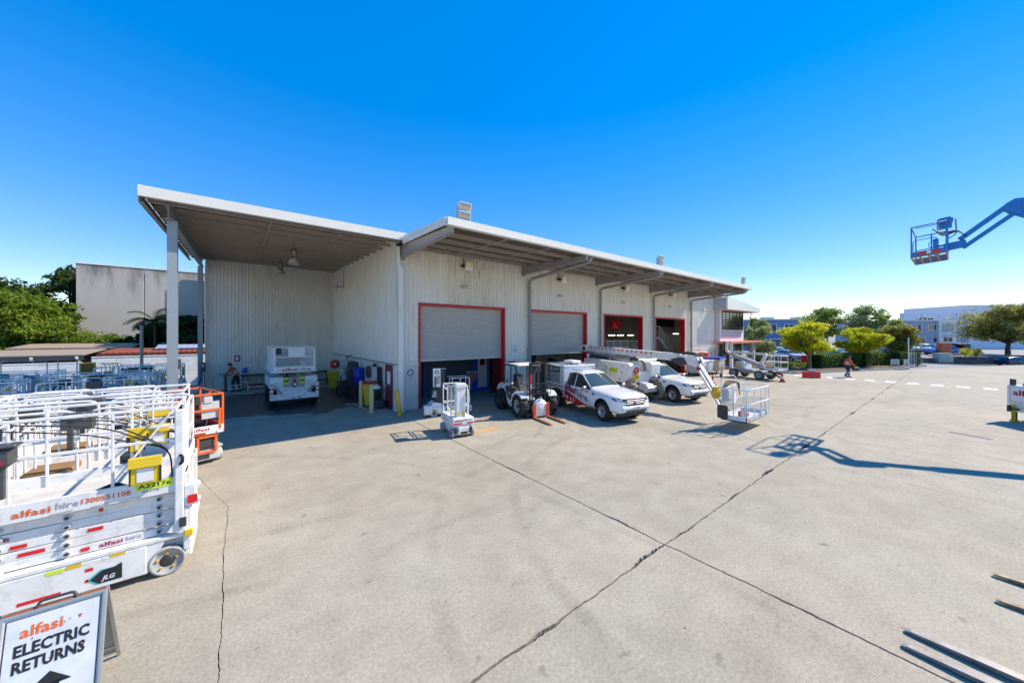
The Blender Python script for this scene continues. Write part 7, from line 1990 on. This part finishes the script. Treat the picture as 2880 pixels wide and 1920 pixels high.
tree('dark green street tree behind the yellow green tree', P2(2318, 62), crown(7, 3.5, 7.6, 14, R_), LFM, .18, 26, 16, 3, .2, BARK, 'street_tree')
tree('tall grey green street tree in the middle background', P2(2440, 60), crown(7.5, 3.2, 7.9, 14, R_), LFG, .17, 22, 17, 3, .2, BARK, 'street_tree')
tree('olive street tree right of the tall grey green one', P2(2485, 58), crown(5, 3, 6.8, 9, R_), LFM, .17, 24, 18, 3, .16, BARK, 'street_tree')
q = at(2835, 62); tree('large spreading tree over the retaining wall at the right edge', (q.x, q.y, 0), crown(12, 2.4, 8.2, 26, R_), LFO, .17, 30, 19, 2.2, .3, BARKD, 'spreading_tree', clumps=30)
for u, d, lb, s in ((2715, 54, 'small yellow green shrub on the retaining wall left of the stones', 1.0), (2745, 55, 'larger light shrub on the retaining wall', 1.2)):
    q = at(u, d); tree(lb, (q.x, q.y, -.1), [(0, 0, 1.0, .8 * s, .5 * s), (.7, 0, .9, .6 * s, .4 * s)], LFO if s > 1 else LFY, .12, 26, int(u), .7, .06, BARK, 'shrub', clumps=16)
def hedge(u0, u1, d0, d1, wd, h, lb, seed):
    a, c = at(u0, d0), at(u1, d1); L_ = (c - a).length; ang = math.atan2(c.y - a.y, c.x - a.x)
    t = thing('hedge', lb, 'hedge', (a.x, a.y, .05), ang, 'clipped hedges at the yard edge'); R = random.Random(seed)
    b = B()
    n = int(L_ * 420)
    for i in range(n):
        f = R.random(); x = R.uniform(0, L_)
        if f < .5: q = Vector((x, -wd / 2 + R.gauss(0, .05), R.uniform(.05, h))); nn = Vector((0, -1, .3))
        elif f < .85: q = Vector((x, R.uniform(-wd / 2, wd / 2), h + R.gauss(0, .05))); nn = Vector((0, 0, 1))
        else: q = Vector((R.choice((0, L_)) + R.gauss(0, .04), R.uniform(-wd / 2, wd / 2), R.uniform(.05, h))); nn = Vector((R.choice((-1, 1)), 0, .2))
        leaves(b, q, (.02, .02, .02), 1, .085, R)
    part('foliage', b, LFH, t, fix=False)
    b = B(); b.box(.06, L_ - .06, -wd / 2 + .06, wd / 2 - .06, 0, h - .06); part('inner_branches', b, mat('hedge_inner', (.012, .02, .008), .9) if 'hedge_inner' not in MATS else MATS['hedge_inner'], t)
hedge(2290, 2410, 36.5, 39.5, 1.3, 1.45, 'long dark clipped hedge behind the walking worker', 1)
hedge(2415, 2508, 39, 41.5, 1.3, 1.45, 'clipped hedge under the middle yellow green tree', 2)
hedge(2512, 2572, 40, 41, 1.2, 1.5, 'separate hedge right of the white sign frames, by the gate', 3)
b = B(); R = random.Random(8)
for i in range(1600):
    f = R.random(); q = at(2180 + 105 * f, 37 + 3 * R.random(), .1 + .35 * R.random()); leaves(b, q, (.1, .1, .1), 1, .1, R)
o = link('ground_cover', b.mesh('ground_cover', LFH, fix=False)); o['kind'] = 'stuff'; o['label'] = 'low planting along the garden kerb'; o['category'] = 'ground cover'
b = B()
for i in range(5200):
    e = R.uniform(62, 104); c = R.uniform(31.7, 33.9); q = E_ * e + N_ * c
    s = R.uniform(.04, .1); a = R.uniform(0, 6.28); z = hgt(e, c)
    b.add([(q.x - .03 * math.cos(a), q.y - .03 * math.sin(a), z), (q.x + .03 * math.cos(a), q.y + .03 * math.sin(a), z), (q.x + R.gauss(0, .04), q.y + R.gauss(0, .04), z + s)], [(0, 1, 2)])
o = link('grass', b.mesh('grass', leafmat('grass_blade', (.1, .13, .02), (.3, .32, .08)), fix=False)); o['kind'] = 'stuff'; o['label'] = 'short grass on the verge beyond the street'; o['category'] = 'grass'

# ---------------------------------------------------------------- far buildings
def facade(name, label, u0, u1, d, z1, m, depth=14, face=None):
    """building whose front runs at right angles to the line of sight"""
    a, c = at(u0, d), at(u1, d); L_ = (c - a).length; ang = math.atan2(c.y - a.y, c.x - a.x)
    t = thing(name, label, 'building', (a.x, a.y, 0), ang)
    b = B(); b.box(0, L_, 0, depth, -.2, z1); part('wall', b, m, t)
    b = B(); b.box(-.15, L_ + .15, -.15, depth, z1 + .003, z1 + .2); part('roof', b, FASC, t)
    return t, L_, L_ / (u1 - u0)
def fwin(t, x0, x1, z0, z1, n=1, fr=None, gl=None):
    f = B(); f.box(x0 - .08, x1 + .08, -.06, -.003, z0 - .08, z0); f.box(x0 - .08, x1 + .08, -.06, -.003, z1, z1 + .08)
    for i in range(n + 1):
        x = x0 + (x1 - x0) * i / n; f.box(x - .06, x + .06, -.06, -.003, z0, z1)
    w_ = part('window', f, fr or TXW, t)
    for i in range(n):
        c = B(); a = x0 + (x1 - x0) * i / n; c.box(a + .06, a + (x1 - x0) / n - .06, -.03, -.01, z0, z1); part('pane', c, gl or FGL, w_)
FGL = mat('far_window_glass', (.03, .045, .07), .35)
BB = mat('blue_wall', (.12, .22, .38), .6, var=.05); GB = mat('grey_blue_wall', (.3, .35, .43), .6, var=.05); WB = mat('white_blue_wall', (.6, .65, .74), .6, var=.03); LB = mat('pale_grey_wall', (.62, .64, .66), .6)
t, L_, k = facade('blue_building', 'blue two storey building behind the garden trees', 2120, 2330, 80, 7.0, BB)
def zz(v, d): return EYE - (v - 943) * d / 991
fwin(t, 35 * k, 64 * k, zz(935, 80), zz(912, 80), 2); fwin(t, 86 * k, 112 * k, zz(935, 80), zz(912, 80), 2); fwin(t, 150 * k, 180 * k, zz(935, 80), zz(912, 80), 2)
for x in (60, 150): 
    b = B(); b.box(x * k, x * k + 2, 3, 5, 7.2, 7.8); part('roof_unit', b, LGREY, t)
b = B(); b.box(30 * k, 120 * k, -2.5, -.1, 2.6, 2.75); part('awning', b, WB, t)
t, L_, k = facade('grey_blue_building', 'grey blue office building with rooftop air conditioners', 2500, 2640, 84, zz(902, 84), GB)
fwin(t, 79 * k, 91 * k, zz(934, 84), zz(913, 84)); fwin(t, 110 * k, 134 * k, zz(928, 84), zz(913, 84), 1, None, SCREEN); fwin(t, 78 * k, 102 * k, zz(962, 84), zz(950, 84)); fwin(t, 122 * k, 136 * k, zz(962, 84), zz(950, 84)); fwin(t, 45 * k, 62 * k, zz(934, 84), zz(913, 84))
for i, x in enumerate((97, 110, 122, 131)):
    b = B(); b.box(x * k, x * k + (1.0 if i != 1 else .8), 1, 1.8, zz(902, 84) + .2, zz(902, 84) + (.9 if i != 1 else 1.3), c=.04); ac = part('air_conditioner', b, LGREY, t); b = B(); b.lathe([(0, 0), (.3, 0)], (x * k + .45, .99, zz(902, 84) + .55), (0, -1, 0), 14); part('fan', b, DARK, ac)
t, L_, k = facade('white_unit', 'white fronted unit with the round emblem between the grey blue walls', 2641, 2690, 83.5, zz(903, 83.5), LB)
fwin(t, 10 * k, 38 * k, zz(932, 83.5), zz(912, 83.5), 1, GREY, mat('grey_blind', (.32, .36, .36), .4)); fwin(t, 11 * k, 38 * k, zz(961, 83.5), zz(949, 83.5), 2)
b = B(); b.lathe([(.5, 0), (.62, 0)], (24 * k, -.02, zz(940, 83.5)), (0, -1, 0), 18); part('emblem', b, TXW, t); letters(t, 'H', TXW, (22 * k, -.03, zz(942, 83.5)), (1, 0, 0), (0, 0, 1), .45, .35)
b = B(); b.box(10 * k, 40 * k, -.8, -.02, zz(947, 83.5), zz(945.5, 83.5)); part('awning', b, LGREY, t)
b = B(); b.box(30 * k, 30 * k + 1.1, 1, 1.8, zz(903, 83.5) + .2, zz(903, 83.5) + .95, c=.04); part('air_conditioner', b, LGREY, t)
t, L_, k = facade('grey_wall_building', 'narrow grey wall beside the white unit', 2690, 2702, 84.5, zz(903, 84.5), GB)
t, L_, k = facade('pale_block', 'tall pale blue stair block before the white building', 2700, 2725, 90, zz(873, 90), WB)
b = B(); b.box(0, L_, -.03, -.002, 0, zz(906, 90)); part('lower_wall', b, GREY, t)
t, L_, k = facade('white_building', 'tall white building behind the spreading tree at the right edge', 2718, 3000, 88, zz(860, 88), mat('white_wall', (.72, .76, .84), .6, var=.03))
b = B(); b.tube([(.3, -.1, 0), (.3, -.1, zz(880, 88))], .08, 6); part('downpipe', b, LGREY, t)
# retaining wall of rough stones
STN = mat('dark_stone', (.12, .11, .12), .9, var=.35, scale=3, bump=.4, bscale=5)
q0 = E_ * 72 + N_ * 33.98; q1 = E_ * 100 + N_ * 33.98
t = thing('stone_wall', 'low retaining wall of rough dark stones beyond the street', 'wall', (q0.x, q0.y, 0), math.atan2(E_.y, E_.x))
x = 0; R = random.Random(4)
sv = B(); sv.box(-.5, .5, -.25, .1, -.5, .5, c=.09); sme = sv.mesh('stone', STN)
for row in range(3):
    x = R.uniform(0, .4)
    while x < 26:
        wd = R.uniform(.7, 1.3); z = hgt(72 + x, 33.9) + .22 + row * .42
        if z < .2:
            o = link('stone', sme, t, (x + wd / 2, R.uniform(-.05, .05), z)); o.scale = (wd * .97, 1, .4); o.rotation_euler = (R.uniform(-.06, .06), R.uniform(-.04, .04), R.uniform(-.05, .05))
        x += wd
# electrical cabinet on the verge, orange object behind
q = at(2652, 52.5)
t = thing('electrical_cabinet', 'grey green electrical cabinet on the verge across the street', 'cabinet', (q.x, q.y, -.55), D2R(-38))
b = B(); b.box(-1.12, 1.12, -.4, .4, .0, 1.3, c=.02); b.box(-1.18, 1.18, -.45, .45, 1.3, 1.36); part('body', b, mat('cabinet_green_grey', (.3, .36, .36), .5, var=.06), t)
for i in range(2):
    b = B(); b.box(-1.05 + i * 1.07, -.02 + i * 1.07, -.42, -.401, .1, 1.24); part('door', b, MATS['cabinet_green_grey'], t)
b = B(); b.box(.5, .95, -.43, -.421, .95, 1.1); part('label_plate', b, TXW, t)
q = at(2655, 58)
t = thing('orange_crate', 'terracotta orange crate showing above the electrical cabinet', 'crate', (q.x, q.y, 0), D2R(-38))
b = B(); b.box(-.82, .82, -.4, .4, 0, 2.15, c=.03); part('body', b, mat('terracotta_crate', (.5, .12, .05), .6, var=.08), t); b = B(); b.box(-.86, .86, -.44, .44, 2.15, 2.22); part('lid', b, MATS['terracotta_crate'], t)

# ---------------------------------------------------------------- cars
SUV = [(2.25, .55, .78, .86, .6, .5), (2.18, .42, .86, .95, .78, .7), (1.95, .36, .93, 1.03, .88, .76), (1.3, .36, 1.0, 1.1, .91, .78), (.95, .36, 1.03, 1.15, .92, .76), (.2, .36, 1.05, 1.6, .92, .6), (-.3, .36, 1.06, 1.67, .92, .62), (-1.1, .36, 1.08, 1.66, .92, .61), (-1.75, .36, 1.1, 1.55, .9, .57), (-2.05, .4, 1.1, 1.18, .88, .7), (-2.2, .45, .95, 1.0, .82, .7)]
CARG = [([(4, 6, 0), (4, 7, 0)], 4, .05), ([(8, 6, 0), (8, 7, 0)], 1, .05)] + [([(i, 5, s)], 1, .05) for s in (1, -1) for i in (4, 5, 6, 7)]
WAG = [(x, zb, zt_ * .9, zp * .88, w_, wt) for x, zb, zt_, zp, w_, wt in SUV]
WAG = [(x * 1.06, zb * .85, a, c, w_, wt) for x, zb, a, c, w_, wt in WAG]
def car(name, label, loc, rz, st, m, grp='parked cars beyond the hedge'):
    t = thing(name, label, 'car', loc, rz, grp)
    sh = car_shell(st, (1.35, -1.35), .38, CARG, .92)
    fit(sh[0], 'body', m, t); fit(sh[2], 'sill', DARK, t); fit(sh[1], 'windows', GLASS, t); fit(sh[4], 'windscreen', SCREEN, t)
    if 3 in sh: fit(sh[3], 'wheel_arch', BLACK, t)
    for x in (1.35, -1.35):
        for s in (-1, 1): wheel(t, x, s * .8, .33, .22, s, BLACK, ALLOY, spokes=5)
    for s in (-1, 1):
        b = B(); b.box(2.0, 2.2, s * .55, s * .8, .68, .8, c=.03); part('headlight', b, LENS, t)
        b = B(); b.box(-2.19, -2.05, s * .55, s * .82, .8, .95, c=.03); part('tail_lamp', b, REDL, t)
        b = B(); b.box(.7, .85, s * .92, s * 1.08, 1.0 * st[4][2], 1.12 * st[4][2], c=.03); part('mirror', b, m, t)
    b = B(); b.box(2.16, 2.24, -.4, .4, .55, .72, c=.02); part('grille', b, DARK, t)
    return t
paint = lambda n, c: mat(n, c, .25, coat=.5, var=.03)
PW_ = paint('white_paint_car', (.75, .75, .75)); PS_ = paint('silver_blue_paint', (.5, .55, .6)); PBL = paint('blue_paint_car', (.02, .1, .42)); PNV = paint('navy_paint_car', (.012, .018, .05)); PGY = paint('grey_paint_car', (.35, .36, .38)); PMR = paint('maroon_paint_car', (.08, .02, .03))
def cpos(u, d, z=.05):
    q = at(u, d, z); return (q.x, q.y, z)
car('parked_car', 'white four wheel drive parked beyond the office shrub', cpos(2188, 52), D2R(-150), SUV, PW_)
car('parked_car', 'silver blue car facing the camera left of the first yellow green tree', cpos(2226, 47), D2R(-135), WAG, PS_)
car('parked_car', 'white car behind the long hedge, seen under the middle tree', cpos(2352, 48), D2R(-120), SUV, PW_)
car('parked_car', 'silver car behind the hedge at the second yellow green tree', cpos(2412, 50), D2R(-140), WAG, PGY)
car('parked_car', 'pale car behind the hedge near the olive tree', cpos(2520, 54), D2R(-145), WAG, PW_)
car('parked_car', 'bright blue car parked behind the electrical cabinet', cpos(2645, 59, .15), D2R(140), SUV, PBL)
car('parked_car', 'silver car right behind the bright blue car', cpos(2625, 64, .2), D2R(140), SUV, PGY)
car('parked_car', 'dark maroon car with a pale roof line right behind the blue car', cpos(2668, 66, .2), D2R(140), SUV, PMR)
car('parked_car', 'white car left of the bright blue car under the grey blue building', cpos(2588, 66, .2), D2R(140), SUV, PW_)
q = at(2858, 52); e_ = q.x * E_.x + q.y * E_.y; c_ = q.x * N_.x + q.y * N_.y
car('station_wagon', 'dark navy station wagon parked on the street at the right edge', (q.x, q.y, hgt(e_, c_) + .02), D2R(-35), WAG, PNV, None) if False else None
t = car('station_wagon', 'dark navy station wagon parked on the street at the right edge', (q.x, q.y, hgt(e_, min(c_, 31.4))), D2R(-37), WAG, PNV, 'cars on the street')
q = at(2740, 60); b = B(); b.box(-1.4, 1.4, -.9, .9, .1, 1.9, c=.08); solo('dark_bin', b, DARK, 'dark green waste container beside the white building', 'container', (at(2695, 70).x, at(2695, 70).y, 0), D2R(-38))
# gate, fence and small sign frames at the driveway
q = at(2580, 38.5)
t = thing('yard_gate', 'black barred gate standing open with pale posts by the far hedge', 'gate', (q.x, q.y, 0), D2R(-60))
b = B(); b.box(-.05, .05, -.05, .05, 0, 1.9); part('post', b, DARK, t); b = B(); b.box(-.75, -.68, -.04, .04, 0, 3.2); part('pale_post', b, TXW, t)
b = B()
for z in (.2, 1.5): b.bar((-.68, 0, z), (-.05, 0, z), .04, .04)
for i in range(5): b.bar((-.6 + i * .13, 0, .2), (-.6 + i * .13, 0, 1.5), .025, .025, up=(0, 1, 0))
part('bars', b, TXW, t)
for u, lb in ((2517, 'white framed low sign panel at the end of the hedge'), (2549, 'smaller white framed sign panel beside the gate')):
    q = at(u, 37.2)
    t = thing('low_sign', lb, 'sign', (q.x, q.y, 0), D2R(-38), 'low white sign frames')
    w2 = .42 if u < 2530 else .24
    b = B(); b.box(-w2, w2, -.015, .015, .35, .85); part('panel', b, mat('sage_panel', (.4, .45, .4), .6) if 'sage_panel' not in MATS else MATS['sage_panel'], t)
    b = B()
    for x in (-w2, w2): b.bar((x, 0, 0), (x, 0, .9), .05, .05, up=(0, 1, 0))
    b.bar((-w2, 0, .9), (w2, 0, .9), .05, .05); part('frame', b, TXW, t)
q = at(2245, 41)
t = thing('black_fence', 'row of dark railings before the silver car', 'fence', (at(2188, 43).x, at(2188, 43).y, .1), math.atan2(at(2255, 41).y - at(2188, 43).y, at(2255, 41).x - at(2188, 43).x))
L_ = (at(2255, 41) - at(2188, 43)).length
for i in range(16):
    c = B(); c.bar((i * L_ / 15, 0, 0), (i * L_ / 15, 0, 1.0), .04, .04, up=(0, 1, 0)); part('paling', c, DARK, t)
b = B(); b.bar((0, 0, .95), (L_, 0, .95), .04, .04); b.bar((0, 0, .15), (L_, 0, .15), .04, .04); part('rail', b, DARK, t)
b = B(); b.box(-.28, .28, -.28, .28, 0, 1.1, c=.05); solo('red_postbox', b, MATS['bin_red'], 'small red box between the silver car and the first yellow green tree', 'box', (at(2263, 40).x, at(2263, 40).y, .1))
